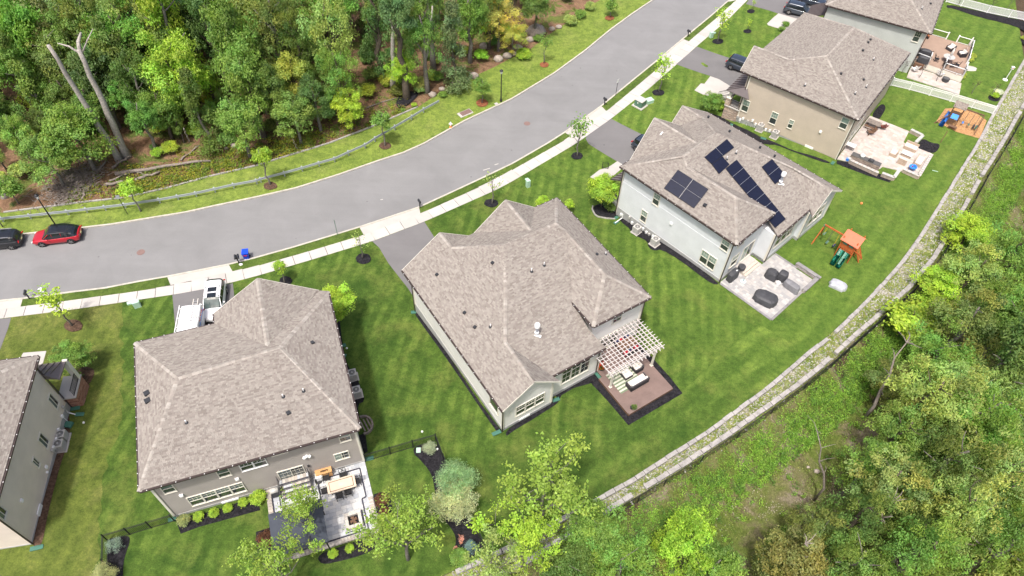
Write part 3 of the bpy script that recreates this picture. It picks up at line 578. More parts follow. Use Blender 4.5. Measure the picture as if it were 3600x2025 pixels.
    def ridge(s,a,b,w=.17):
        a=Vector(a);b=Vector(b);d=b-a;L=d.length;d.normalize(); side=Vector((-d.y,d.x,0)).normalized(); n=max(1,int(L/.24))
        drop=.55*w
        for i in range(n):
            p=a+d*(L*i/n); q=a+d*(L*(i+1.15)/n); k=s.rn.uniform(.85,1.1); base=s.rn.choice([(.32,.293,.258),(.35,.323,.287),(.285,.255,.225)]); u0=Vector((0,0,.045)); u1=Vector((0,0,.03))
            vs=[p+u1-side*w-Vector((0,0,drop-.03)),p+u1+Vector((0,0,.01)),p+u1+side*w-Vector((0,0,drop-.03)),q+u0-side*w-Vector((0,0,drop-.03)),q+u0+Vector((0,0,.01)),q+u0+side*w-Vector((0,0,drop-.03))]
            s.cap.add(vs,[(0,1,4,3),(1,2,5,4),(0,3,4,1),(3,4,1,0)][:2]+[(3,5,4)]); s.cap.t+=[(base[0]*k,base[1]*k,base[2]*k,1)]*6
    def gutter(s,a,b,c,m=None):
        ou=((a+b)/2-Vector(c)); d=(b-a).normalized(); ou-=d*ou.dot(d); ou.z=0; ou.normalize()
        g=MB(); z=Vector((0,0,-.10)); g.bar(a+ou*.07+z,b+ou*.07+z,.13,.13); go=g.build('gutter',m or X['brown'],s.root)
        k=max(1,int((b-a).length/1.0)); h=MB()
        for i in range(k+1):
            p=a+(b-a)*((i+.5)/(k+1)); h.box(p+ou*.10+Vector((0,0,-.025)),(.055,.055,.03),math.atan2(d.y,d.x))
        h.build('gutter_hanger',X['white'],go)
    def pipe(s,a,z0,z1,m='brown',w=.09): MB().box((a[0],a[1],(z0+z1)/2),(w,w*.8,z1-z0)).build('downspout',X[m],s.root)
    def finish(s,roofname='roof'):
        ro=s.rf.build(roofname,X['roof'],s.root)
        if s.tabs:
            o=Vector(s.L((0,20,30))); s.tabs.sort(key=lambda t:(t[0]-Vector(s.L((0,0,CAM_H)))).length)
            meshes={}
            for i,(c,e,up,nn,w,base) in enumerate(s.tabs):
                if i<300:
                    key=(w,base)
                    if key not in meshes:
                        mb=MB(); h=.0675; x=w/2-.004; mb.add([(-x,-h,.02),(x,-h,.02),(x,h,.006),(-x,h,.006),(-x,-h,-.01),(x,-h,-.01),(x,h,-.01),(-x,h,-.01)],[(0,1,2,3),(0,4,5,1),(1,5,6,2),(2,6,7,3),(3,7,4,0)]); mb.t=[(*base,1)]*8; meshes[key]=mb.mesh('shingle',X['shing'])
                    ob=link('shingle',meshes[key],ro); ob.matrix_local=Matrix(((e.x,up.x,nn.x,c.x),(e.y,up.y,nn.y,c.y),(e.z,up.z,nn.z,c.z),(0,0,0,1))) if e.cross(up).dot(nn)>0 else Matrix(((-e.x,up.x,nn.x,c.x),(-e.y,up.y,nn.y,c.y),(-e.z,up.z,nn.z,c.z),(0,0,0,1)))
                else:
                    h=.0675; x=w/2-.004; s.tab([c-e*x-up*h,c+e*x-up*h,c+e*x+up*h,c-e*x+up*h],up,nn,base,s.rn.uniform(.92,1.08),c-up*h,.135)
        if s.sh.f: tag(s.sh.build('shingle',X['shing'],ro),kind='stuff')
        if s.cap.f: tag(s.cap.build('ridge_cap',X['shing'],ro),kind='stuff')
        if s.fascia.f: s.fascia.build('rake_board',X['trim'],s.root)
        return ro
    # a window fixed on a wall line P0->P1 (house coordinates); uv survey corners: any list, bounding box in wall plane is used
    def window(s,P0,P1,uvs,kind='hung',frame='trim',lite='glight',label=None,zoff=0,cols=2,mull=1,rows=2,dims=None):
        P0=Vector((*P0,0)); P1=Vector((*P1,0)); d=(P1-P0).normalized(); n=Vector((d.y,-d.x,0))   # outward normal is to the right of P0->P1
        if dims is None:
            hs=[s.hit(uv,P0,n) for uv in uvs]; al=[(h-P0).dot(d) for h in hs]; zs=[h.z for h in hs]
            al.sort(); zs.sort(); k=len(hs)//2
            a0=sum(al[:k])/k; a1=sum(al[k:])/(len(al)-k); z0=sum(zs[:k])/k; z1=min(5.95,sum(zs[k:])/(len(zs)-k))
        else: a0,a1,z0,z1=dims
        rz=math.atan2(d.y,d.x); c=P0+d*((a0+a1)/2)+Vector((0,0,(z0+z1)/2)); w=a1-a0; h=z1-z0
        f=MB(); t=.065
        def B(x,z,sx,sz,y,dy): 
            pp=c+d*x+n*y+Vector((0,0,z)); return pp,(sx,dy,sz),rz
        for (x,z,sx,sz) in ((0,h/2-t/2,w,t),(0,-h/2+t/2,w,t),(-w/2+t/2,0,t,h-2*t),(w/2-t/2,0,t,h-2*t)): f.box(*B(x,z,sx,sz,.03,.08))
        f.box(*B(0,-h/2-.015,w+.04,.03,.04,.11))
        for i in range(1,mull): f.box(*B(-w/2+w*i/mull,0,.12,h-2*t,.028,.07))
        if kind=='hung': f.box(*B(0,0,w-2*t,.05,.022,.05))
        if kind=='triple': f.box(*B(0,h*.17,w-2*t,.05,.022,.05))
        fr=f.build('window',X[frame],s.root); 
        if label: fr['label']=label
        pw=(w-2*t-(mull-1)*.13)/mull
        for i in range(mull):
            x=-w/2+t+pw/2+i*(pw+.13)
            if kind=='hung':
                MB().box(*B(x,h/4-.01,pw,h/2-t,.008,.012)).build('pane',X[lite],fr); MB().box(*B(x,-h/4+.01,pw,h/2-t,.004,.008)).build('pane',X['gdark'],fr)
            elif kind=='slide':
                MB().box(*B(x-pw/4,0,pw/2-.02,h-2*t,.008,.012)).build('pane',X[lite],fr); MB().box(*B(x+pw/4,0,pw/2-.02,h-2*t,.004,.008)).build('pane',X['gdark'],fr); MB().box(*B(x,0,.05,h-2*t,.022,.05)).build('sash_bar',X[frame],fr)
            else: MB().box(*B(x,0,pw,h-2*t,.006,.01)).build('pane',X['gdark'],fr)
            if cols:
                g=MB()
                for k in range(1,cols+1): g.box(*B(x-pw/2+pw*k/(cols+1),h/4 if kind=='hung' else 0,.018,(h/2-t) if kind=='hung' else h-2*t,.018,.012))
                if kind=='hung': g.box(*B(x,h/4,pw,.018,.018,.012))
                elif rows>1:
                    for k in range(1,rows): g.box(*B(x,-h/2+h*k/rows,pw,.018,.018,.012))
                g.build('muntin',X[frame],fr)
        return fr
    def onwall(s,P0,P1,uv):
        P0=Vector((*P0,0)); P1=Vector((*P1,0)); d=(P1-P0).normalized(); n=Vector((d.y,-d.x,0)); return s.hit(uv,P0,n),d,n,math.atan2(d.y,d.x)
    def vent(s,P0,P1,uv,size=.28,m='white',name='wall_vent'):
        h,d,n,rz=s.onwall(P0,P1,uv); mb=MB().box(h+n*.06,(size,.12,size),rz); mb.box(h+n*.09+Vector((0,0,-size*.1)),(size*.7,.12,size*.5),rz); mb.build(name,X[m],s.root)
    def stack(s,uv,P,n,h=.35,white=True):   # pipe vent standing on the roof plane
        p=s.hit(uv,P,n); mb=MB(); v=MB().lathe([(.16,-.05),(.15,.03),(.07,.10),(.06,.12)],p,10).build('vent_boot',X['dark'],s.root)
        MB().lathe([(.045,.05),(.045,h),(.05,h+.01)],p,8).build('vent_pipe',X['white' if white else 'dark'],v)
    def boxvent(s,uv,P,n,size=.30):
        p=s.hit(uv,P,n); mb=MB().box(p+Vector((0,0,.10)),(size,size,.14),.3); mb.box(p+Vector((0,0,.03)),(size*.8,size*.8,.14),.3); mb.build('roof_vent',X['dark'],s.root)
def PN(a,b,c): a,b,c=Vector(a),Vector(b),Vector(c); return (b-a).cross(c-a).normalized()
ZP=lambda x,y:(2450+x/4.14,780+y/4.14); Z1=lambda x,y:(1400+x/2.574,660+y/2.574); Z2=lambda x,y:(1400+x/2.574,1000+y/2.574); Z3=lambda x,y:(430+x/2.862,930+y/2.862); Z4=lambda x,y:(450+x/2.862,1450+y/2.862); Z5=lambda x,y:(2150+x/3.22,340+y/3.22); Z7=lambda x,y:(2550+x/1.9413,y/1.9413)
# ---------------------------------------------------------------- white house in the centre and its mirrored pale blue neighbour
CV=dict(c0=(-1.3,-.35,4.34),c1=(-1.6,3.95,6.75),c2=(-1.45,7.3,4.6),c3=(.64,3.95,6.75),c4=(4.45,7.4,8.68),c5=(4.5,12.85,8.62),c6=(5.6,13.3,8.15),c7=(11.43,13.25,8.12),c8=(14.5,16.4,6.13),c9=(14.42,10.08,6.13),c10=(11.28,10.1,6.12),c11=(-.3,16.5,6.13),c12=(-.3,13.86,6.13),c13=(-.85,10.75,8.24),c14=(-.5,7.07,6.02),c15=(3.74,10.6,8.24),c16=(11.89,2.75,6.15),c17=(16.4,2.65,6.1),c18=(16.5,-.35,4.3),c19=(16.55,5.35,4.3),c20=(15.85,4.9,4.36),c21=(15.85,10.6,4.36),c22=(11.3,7.4,6.4),cx=(14.05,10.1,5.1),c2b=(-.3,4.95,6.13),c2w=(-.1,7.3,4.6))
def type_one(H,M,side,DD,keep):
    V={k:M(*v) for k,v in DD.items()}; P=lambda *n:[V[k] for k in n]
    V['low']=H.plane(P('c0','c18','c17','c16','c4','c3','c1'),(0,1),rakes=((0,6),(1,2)))
    H.plane(P('c1','c2','c2w','c2b','c3'),(1,2),gut=False,rakes=((0,1),))
    H.plane(P('c3','c2b','c14','c15','c4'),(1,2),gut=False)
    H.plane(P('c4','c15','c12','c11','c5'),(2,3),gut=True)
    H.plane(P('c13','c14','c15'),(1,2),gut=False,rakes=((0,1),)); H.plane(P('c13','c15','c12'),(1,2),gut=False,rakes=((0,2),))
    V['side']=H.plane(P('c11','c8','c7','c6','c5'),(0,1)); H.plane(P('c8','c9','c7'),(0,1))
    H.plane(P('c9','c10','c6','c7'),(0,1))
    V['rear']=H.plane(P('c21','c20','c16','c4','c5','c6','c10','cx'),(0,1),keep=keep)
    H.plane(P('c17','c19','c20','c16'),(1,2),rakes=((0,1),),gut=False)
    for a,b in (('c1','c3'),('c3','c4'),('c4','c16'),('c16','c17'),('c4','c5'),('c5','c11'),('c5','c6'),('c6','c7'),('c7','c8'),('c7','c9'),('c13','c15')): H.ridge(V[a],V[b])
    m=side
    W=lambda pts:[M(a,b,0)[:2] for a,b in pts]
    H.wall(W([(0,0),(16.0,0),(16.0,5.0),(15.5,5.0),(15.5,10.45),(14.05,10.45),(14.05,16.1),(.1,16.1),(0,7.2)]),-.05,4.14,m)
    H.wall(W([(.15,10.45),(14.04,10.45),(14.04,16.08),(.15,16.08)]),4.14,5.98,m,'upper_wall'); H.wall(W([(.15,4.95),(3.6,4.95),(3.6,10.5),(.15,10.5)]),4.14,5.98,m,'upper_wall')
    H.wall(W([(-.04,-.04),(16.04,-.04),(16.04,5.04),(15.54,5.04),(15.54,10.45),(14.09,10.45),(14.09,16.14),(-.04,16.14)]),-2.4,.38,X['found'],'foundation')
    H.gable([M(15.99,0,4.14),M(15.99,5.0,4.14),M(15.99,2.65,5.9)],(Vector(M(15.85,0,0))-Vector(M(15.99,0,0))),m)
    H.gable([M(-.02,0.1,4.14),M(-.02,7.2,4.14),M(-.02,3.95,6.5)],(Vector(M(.12,0,0))-Vector(M(-.02,0,0))),m)
    H.gable([M(.1,7.3,5.98),M(.1,13.8,5.98),M(.1,10.75,8.0)],(Vector(M(.25,0,0))-Vector(M(.1,0,0))),m)
    # corner boards
    for (a,b,z0,z1) in ((0,0,.36,4.14),(16.0,0,.36,4.14),(16.0,5.0,.36,4.14),(15.5,10.45,.36,4.2),(14.05,16.1,.36,6),(0,16.1,-.5,6)):
        p=M(a,b,0); MB().box((p[0],p[1],(z0+z1)/2),(.17,.17,z1-z0)).build('corner_board',X['trim'],H.root)
    return V
oC=G(*Z2(165,245)); HC=House('white_house','large white house with a pergola and composite deck in the middle of the row',oC,-55.7)
VC=type_one(HC,lambda a,b,z:(a,b,z),X['sidC'],CV,True)
C_back=((15.5,10.45),(15.5,5.0)); C_gab=((16.0,5.0),(16.0,0)); C_left=((16,0),(0,0)); C_up=((14.05,16.1),(14.05,10.45))
# outward normal to the right of the direction: order the walls accordingly
def flip(w): return (w[1],w[0])
HC.window(*flip(C_back),[Z2(1480,775),Z2(1735,650),Z2(1722,775),Z2(1478,890)],'triple',mull=3,cols=1,rows=3)
HC.window(*flip(C_gab),[Z2(1062,1110),Z2(1325,975),Z2(1320,1055),Z2(1060,1190)],'hung',mull=3,lite='gdark')
HC.window(*flip(C_left),[Z2(880,1105),Z2(918,1150),Z2(920,1195),Z2(882,1150)],'plain',cols=0,dims=(13.9,15.3,1.6,3.1))
HC.window(*flip(C_up),[Z1(2065,1105),Z1(2137,1078),Z1(2122,1150),Z1(2057,1178)],'hung',dims=(2.2,3.25,4.15,5.35),lite='greg')
HC.window(*flip(C_up),[],'hung',dims=(1.2,3.2,.6,2.7),mull=2,lite='greg')
for uv in (Z1(350,792),Z1(853,685),Z1(600,1136),Z1(693,1267)): HC.boxvent(uv,*VC['low'],.26)
HC.stack(Z1(835,1258),*VC['low'])
for uv in (Z1(1206,758),Z1(1320,702)): HC.stack(uv,*VC['rear'],.4)
HC.boxvent(Z1(1797,608),*VC['side'],.22); HC.stack(Z1(1875,605),*VC['side'])
def flue(H,uv,P,n,h):
    p=H.hit(uv,P,n); r=MB().lathe([(.13,-.2),(.13,h-.35)],p,14).build('flue_pipe',X['wmetal'],H.root)
    MB().lathe([(.2,.30),(.2,.42),(.14,.46)],p,14).build('storm_collar',X['white'],r); MB().lathe([(.14,h-.4),(.25,h-.36),(.25,h-.12),(.21,h)],p,16).build('flue_cap',X['white'],r); MB().box(p+Vector((.1,0,.02)),(.7,.25,.03),.6).build('flashing',X['white'],r)
flue(HC,Z2(1252,455),*VC['rear'],1.5)
HC.pipe((-.06,-.12),-.9,4.2); HC.pipe((16.1,-.1),0,4.2); HC.pipe((15.58,10.3),.3,4.25); HC.pipe((14.15,16.18),0,6)
MB().box((16.05,2.2,.28),(.06,1.1,.25)).build('basement_window',X['white'],HC.root)
HC.finish()
oD=GT(2,1,1065,720)
DV=dict(CV); DV.update(c13=(-1.75,9.9,8.3),c14=(-.3,4.9+.0,6.0),c12=(-.35,14.9,6.1),c15=(3.85,9.8,8.3),c1=(-2.3,3.95,6.75),c2=(-1.8,6.9,4.7),c9=(14.42,9.98,6.13))
DV['c14']=(-.7,6.0,5.95)
HD=House('pale_blue_house','pale blue house with solar panels on its roof',oD,-45.9)
MD=lambda a,b,z:(a-.3,16.1-b,z)
VD=type_one(HD,MD,X['sidD'],DV,False)
D_left=((13.75,0),(-.2,0)); D_rear=((13.75,0),(13.75,5.65)); D_back=((15.2,5.65),(15.2,11.1))
T21=lambda x,y:T(2,1,x,y)
for q,mm in (([(1432,490),(1505,515),(1475,628),(1408,598)],1),([(1310,655),(1368,685),(1347,800),(1285,762)],1),([(2118,950),(2205,995),(2165,1090),(2090,1045)],1),([(1910,1068),(2068,1140),(2035,1270),(1878,1185)],2)):
    HD.window(*flip(D_left),[T21(*p) for p in q],'hung',mull=mm)
HD.vent(*flip(D_left),T21(1605,800),.3)
HD.window(*D_rear,[],'hung',dims=(1.2,2.2,4.2,5.4)); HD.window(*D_rear,[],'hung',dims=(1.1,2.3,1.2,2.9))
HD.window(*D_rear,[],'slide',dims=(3.0,4.9,.65,2.9),cols=0); HD.window(*D_back,[],'hung',dims=(.9,4.2,1.5,3.6),mull=3,lite='greg')
HD.window((15.7,11.1),(15.7,16.1),[],'hung',dims=(1.0,3.9,1.4,3.3),mull=3,lite='greg')
(pL,nL),(pS,nS)=VD['side'],VD['rear']
HD.boxvent(Z5(1055,1235),pL,nL,.36)
for uv in (Z5(1407,640),Z5(1303,708)): HD.stack(uv,pS,nS,.4)
flue(HD,Z5(1905,985),pS,nS,1.5)
for uv in (Z5(1095,234),Z5(1335,396),Z5(1680,580),Z5(1845,676)): HD.boxvent(uv,pS,nS,.22)
HD.pipe((-.3,-.12),-1,6); HD.pipe((13.85,-.1),0,6.0); HD.pipe((15.3,5.75),0,4.2); HD.pipe((15.75,11.2),0,4.2)
def panels(H,P,n,quad,nu,nv):   # solar array on a roof plane, quad = survey corners a(top left) b c d
    q=[H.hit(uv,P,n) for uv in quad]; nn=Vector(n) if n[2]>0 else -Vector(n); A,B,C_,D_=[p+nn*.12 for p in q]; B=B; 
    for i in range(nu):
        for j in range(nv):
            f=lambda u,v:(A*(1-u)+B*u)*(1-v)+(D_*(1-u)+C_*u)*v
            e=.012; u0,u1,v0,v1=i/nu+e/nu,(i+1)/nu-e/nu,j/nv+e/nv,(j+1)/nv-e/nv
            pts=[f(u0,v0),f(u1,v0),f(u1,v1),f(u0,v1)]
            if (pts[1]-pts[0]).cross(pts[2]-pts[1]).z<0: pts=pts[::-1]
            fr=MB().slab(pts,.05).build('solar_panel',X['cell'],H.root); c=sum(pts,Vector())/4
            MB().poly([c+(p-c)*.965+nn*.004 for p in pts]).build('cell_sheet',X['solar'],fr)
    # bright rails between rows
    r=MB()
    for i in range(1,nu): a=A+(B-A)*(i/nu); b=D_+(C_-D_)*(i/nu); r.bar(a+nn*.005,b+nn*.005,.022,.02)
    for j in range(1,nv): a=A+(D_-A)*(j/nv); b=B+(C_-B)*(j/nv); r.bar(a+nn*.005,b+nn*.005,.02,.02)
    if r.f: r.build('panel_rail',X['silver'],H.root)
Z6=lambda x,y:(2400+x/2.647,500+y/2.647)
panels(HD,pL,nL,[Z5(753,828),Z5(1103,1052),Z5(938,1268),Z5(593,1038)],2,2)
panels(HD,pS,nS,[Z5(1300,483),Z5(1384,580),Z5(1128,772),Z5(1044,690)],1,2)
panels(HD,pS,nS,[Z5(1250,680),Z5(1332,772),Z5(1210,882),Z5(1128,772)],1,1)
panels(HD,pS,nS,[Z5(1410,716),Z5(1967,1390),Z5(1845,1492),Z5(1283,820)],7,1)
panels(HD,pS,nS,[Z5(1810,708),Z5(1967,897),Z5(1845,997),Z5(1692,800)],2,1)
HD.finish()
# ---------------------------------------------------------------- taupe house
HB=House('taupe_house','big taupe house with a grey block patio and fire pit, lower left',G(617,1817),20.6)
B_=dict(b0=(-.6,13.0,6.33),b1=(5.68,13.0,6.33),b1p=(5.7,14.16,6.33),b2=(9.85,15.6,7.85),b3=(14.55,14.0,6.33),b4=(15.3,13.63,6.33),P=(10.75,7.45,8.15),Q=(9.85,8.1,7.85),R1=(3.08,7.07,8.12),b5=(15.3,-.48,6.33),b6=(-.42,-.55,6.33))
q=lambda *n:[B_[k] for k in n]
HB.plane(q('b6','b5','P','R1'),(0,1),keep=True); HB.plane(q('b0','b6','R1'),(0,1)); HB.plane(q('b5','b4','P'),(0,1)); HB.plane(q('b1','b0','R1','P','Q'),(0,1))
HB.plane(q('b4','b3','Q','P'),(0,1),gut=False); HB.plane(q('b1p','b1','Q','b2'),(0,1),rakes=((0,3),)); HB.plane(q('b2','Q','b3'),(1,2),gut=False,rakes=((0,2),))
for a,b in (('R1','P'),('R1','b0'),('R1','b6'),('P','b5'),('P','b4'),('b2','Q')): HB.ridge(B_[a],B_[b],.2)
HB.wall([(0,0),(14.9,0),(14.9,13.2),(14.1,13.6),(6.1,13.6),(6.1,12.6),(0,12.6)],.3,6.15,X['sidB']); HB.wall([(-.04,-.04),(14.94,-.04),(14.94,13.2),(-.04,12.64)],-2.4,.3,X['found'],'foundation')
HB.gable([(6.1,13.55,6.15),(14.1,13.55,6.15),(9.9,13.55,7.6)],(0,-.15,0),X['sidB'])
for x in (0,14.9): MB().box((x,0,3.2),(.17,.17,5.8)).build('corner_board',X['trim'],HB.root)
Bw=((0,0),(14.9,0))
HB.window(*Bw,[Z4(310,742),Z4(435,705),Z4(495,785),Z4(365,818)],'hung',cols=0,lite='greg',label='leftmost small upper window')
HB.window(*Bw,[Z4(875,590),Z4(1000,548),Z4(1050,623),Z4(920,655)],'hung',cols=0,lite='greg')
HB.window(*Bw,[Z4(1100,515),Z4(1370,435),Z4(1408,515),Z4(1150,595)],'hung',mull=2,frame='white',lite='gdark',label='bright white double window with grilles under the eave')
HB.window(*Bw,[Z4(1395,330),Z4(1565,280),Z4(1602,395),Z4(1440,440)],'hung',cols=0,lite='greg')
HB.window(*Bw,[Z4(2105,215),Z4(2225,185),Z4(2250,270),Z4(2135,300)],'hung',cols=0,lite='glight')
HB.window(*Bw,[Z4(2060,425),Z4(2215,378),Z4(2235,440),Z4(2090,488)],'slide',cols=2)
HB.window(*Bw,[Z4(580,862),Z4(1145,693),Z4(1198,778),Z4(650,942)],'hung',mull=4,lite='greg')
dr=HB.window(*Bw,[Z4(1490,600),Z4(1760,525),Z4(1810,650),Z4(1555,710)],'slide',cols=5,rows=4,lite='greg',label='wide sliding glass patio door'); dr.name='patio_door'
HB.vent(*Bw,Z4(1097,665)); HB.vent(*Bw,Z4(537,830)); HB.vent(*Bw,Z4(1815,532),.18,'black','wall_lamp')
h,d,n,rz=HB.onwall(*Bw,Z4(1797,435)); mb=MB()
for k in (-.2,0,.2): mb.lathe([(.04,0),(.12,.03),(.13,.16)],h+d*k+n*.15+Vector((0,0,-.08 if k else .05)),10)
mb.build('flood_light',X['white'],HB.root)
mb=MB().box((4.2,-.09,.22),(1.3,.1,.2)); mb.build('basement_window',X['white'],HB.root)
nB=PN(B_['b6'],B_['b5'],B_['P']); nBl=PN(B_['b0'],B_['b6'],B_['R1']); nBr=PN(B_['b5'],B_['b4'],B_['P'])
for uv in (Z3(1825,1275),Z3(1620,1332)): HB.stack(uv,B_['b6'],nB,.35)
HB.stack(Z4(590,105),B_['b6'],nB,.35); HB.boxvent(Z4(1615,10),B_['b6'],nB,.3); HB.boxvent(Z3(1915,790),B_['b5'],nBr,.26)
for uv in (Z3(250,1300),Z3(257,1375)): HB.boxvent(uv,B_['b0'],nBl,.42)
HB.pipe((-.1,.05),0,6.2,'trim'); HB.pipe((15.0,.1),0,6.2,'trim')
HB.finish()
# ---------------------------------------------------------------- tan house
oE=GT(2,0,2220,1255)
HE=House('tan_house','tan sided house with a stone front porch pier and big hipped roof',oE,-36.5)
E_=dict(e0=(-1.35,.85,6.2),e1=(-1.62,3.85,7.95),e2=(3.05,3.84,7.98),e3=(-1.3,6.6,6.4),e3b=(-1.1,11.2,6.3),e4=(6.4,5.75,9.0),e5=(6.6,14.0,9.0),e6=(-.94,18.74,6.2),e7=(13.35,18.3,6.2),e8=(13.4,.6,6.2))
E_['e0']=(-1.35,.72,6.2)
q=lambda *n:[E_[k] for k in n]
HE.plane(q('e0','e8','e4','e2','e1'),(0,1),rakes=((0,4),)); HE.plane(q('e8','e7','e5','e4'),(0,1)); HE.plane(q('e7','e6','e5'),(0,1)); HE.plane(q('e6','e3b','e3','e2','e4','e5'),(0,1),gut=False); HE.plane(q('e1','e2','e3'),(1,2),gut=False)
for a,b in (('e1','e2'),('e2','e4'),('e4','e5'),('e4','e8'),('e5','e7'),('e5','e6')): HE.ridge(E_[a],E_[b])
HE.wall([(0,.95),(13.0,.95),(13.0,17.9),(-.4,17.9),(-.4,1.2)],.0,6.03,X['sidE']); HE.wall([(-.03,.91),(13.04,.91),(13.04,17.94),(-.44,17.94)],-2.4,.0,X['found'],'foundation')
HE.wall([(-.05,.90),(13.05,.9),(13.05,1.0),(-.05,1.0)],-2,-.0,X['found'],'foundation')
for x in (0,13): MB().box((x,.95,3),(.17,.17,6)).build('corner_board',X['trim'],HE.root)
Ew=((0,.95),(13,.95)); T20=lambda x,y:T(2,0,x,y); T30=lambda x,y:T(3,0,x,y)
for qd,k in (([T20(2335,995),T20(2403,1020),T20(2368,1135),T20(2300,1105)],0),([T30(42,1115),T30(113,1145),T30(72,1258),T30(5,1235)],0),([T30(215,1195),T30(270,1215),T30(240,1300),T30(193,1283)],0),([T30(750,1170),T30(832,1200),T30(780,1308),T30(707,1278)],1)):
    HE.window(*Ew,qd,'hung',cols=0 if k else 2)
HE.vent(*Ew,T30(530,1325),.28)
MB().box((9.6,.88,.05),(1.0,.1,.35)).build('basement_window',X['white'],HE.root)
HE.window((13,.95),(13,17.9),[],'hung',dims=(3,6,3.9,5.4),mull=3); HE.window((13,.95),(13,17.9),[],'hung',dims=(2,7,.8,2.7),mull=4); 
nE=PN(E_['e0'],E_['e8'],E_['e4']); nEr=PN(E_['e8'],E_['e7'],E_['e5'])
HE.stack(T30(370,862),E_['e0'],nE,.35)
for uv in (T30(985,878),T30(873,945),T30(1058,602)): HE.stack(uv,E_['e8'],nEr,.35)
for uv in (T30(1028,403),T30(1006,430),T30(953,512),T30(733,746),T30(960,806)): HE.boxvent(uv,E_['e8'],nEr,.24)
HE.pipe((-.1,.85),-1.2,6.0); HE.pipe((13.1,.85),0,6.0)
# front porch of the tan house
pr=MB(); pr.slab([(-.0,1.0,4.3),(-2.3,.6,3.1),(-2.3,5.6,3.1),(-.0,5.0,4.3)],.1); pr.slab([(-.0,1.0,4.3),(.9,.3,3.3),(-2.3,.6,3.1)],.1); po=pr.build('porch_roof',X['porchm'],HE.root)
sb=MB()
for k in range(10):
    t=k/9; sb.bar((-.02,1.0+4*t,4.34),(-2.3,.6+5*t,3.14),.04,.05)
sb.build('seam',X['brown'],po)
mb=MB(); mb.t=[]; rn=random.Random(2)
def ledge(mb,x0,x1,y0,y1,z0,z1,rn,t=.06,tones=((.45,.34,.26),(.38,.29,.23),(.52,.42,.33),(.33,.27,.23))):
    for (ax,ay,bx,by,nx,ny) in ((x0,y0,x1,y0,0,-1),(x1,y0,x1,y1,1,0),(x1,y1,x0,y1,0,1),(x0,y1,x0,y0,-1,0)):
        L=math.hypot(bx-ax,by-ay); z=z0
        while z<z1-.02:
            h=min(rn.uniform(.08,.14),z1-z); s_=0
            while s_<L-.02:
                w=min(rn.uniform(.2,.5),L-s_); cx=ax+(bx-ax)*(s_+w/2)/L+nx*rn.uniform(.01,.035); cy=ay+(by-ay)*(s_+w/2)/L+ny*rn.uniform(.01,.035)
                mb.box((cx,cy,z+h/2),(w-.015,.06,h-.015),math.atan2(by-ay,bx-ax)); c=rn.choice(tones); k=rn.uniform(.85,1.15); mb.t+=[(c[0]*k,c[1]*k,c[2]*k,1)]*8; s_+=w
            z+=h
ledge(mb,-1.9,-.1,.75,2.3,-1.4,.9,rn); tag(mb.build('ledge_stone',X['stonew'],HE.root),kind='stuff')
MB().box((-1.0,1.5,-.3),(1.75,1.5,2.4)).build('porch_base',X['found'],HE.root); MB().box((-1.0,1.5,.95),(2.0,1.75,.12)).build('porch_floor',X['conc'],HE.root)
mb=MB(); mb.t=[]; ledge(mb,-2.0,-1.45,.75,1.3,1.0,2.0,rn); tag(mb.build('pier_stone',X['stonew'],HE.root),kind='stuff')
MB().box((-1.73,1.0,1.5),(.5,.5,1.0)).box((-1.73,1.0,2.05),(.65,.65,.1)).box((-1.73,1.0,2.6),(.3,.3,1.1)).build('porch_post',X['trim'],HE.root)
mb=MB(); mb.bar((-1.4,.8,1.95),(-.1,.8,1.95),.05,.05); mb.bar((-1.4,.8,1.1),(-.1,.8,1.1),.04,.04)
for k in range(11): mb.bar((-1.35+.12*k,.8,1.1),(-1.35+.12*k,.8,1.95),.025,.025)
mb.build('porch_railing',X['black'],HE.root)
mb=MB()
for s_ in (3.3,5.0):
    mb.bar((-2.4,s_,1.0),(-4.6,s_,-.6),.05,.05); mb.bar((-2.4,s_,.3),(-4.6,s_,-1.3),.04,.04)
    for k in range(14): t=k/13; mb.bar((-2.4-2.2*t,s_,.3-1.6*t),(-2.4-2.2*t,s_,1.0-1.6*t),.03,.03)
mb.build('stair_railing',X['black'],HE.root)
for k in range(6): MB().box((-2.4-.35*k,4.15,.85-.38*k-.3),(.36,1.7,.6)).build('step',X['conc'],HE.root)
HE.finish()
# ---------------------------------------------------------------- farthest grey green house
oF=GT(3,0,1395,735)
HF=House('grey_green_house','grey green sided house with a white railed deck, farthest in the row',oF,-28)
F_=dict(f0=(-13.3,-.3,6.2),f1=(.45,-.3,6.2),f2=(.45,12.3,6.2),f3=(-13.3,12.3,6.2),g0=(-6.9,6.0,9.3),g1=(-6.3,6.0,9.3))
q=lambda *n:[F_[k] for k in n]
HF.plane(q('f0','f1','g1','g0'),(0,1)); HF.plane(q('f1','f2','g1'),(0,1)); HF.plane(q('f2','f3','g0','g1'),(0,1)); HF.plane(q('f3','f0','g0'),(0,1))
for a,b in (('f0','g0'),('f1','g1'),('f2','g1'),('f3','g0'),('g0','g1')): HF.ridge(F_[a],F_[b])
HF.wall([(0,0),(0,12),(-12.9,12),(-12.9,0)],-.1,6.05,X['sidF']); HF.wall([(.04,-.04),(.04,12.04),(-12.94,12.04),(-12.94,-.04)],-2.4,-.1,X['found'],'foundation')
HF.window((-12.9,0),(0,0),[T30(1490,310),T30(1560,325),T30(1505,430),T30(1440,410)],'hung',lite='gdark')
HF.window((0,0),(0,12),[],'slide',dims=(3.5,6,1.0,3.2),cols=0)
nF=PN(F_['f0'],F_['f1'],F_['g0']); nF2=PN(F_['f1'],F_['f2'],F_['g1'])
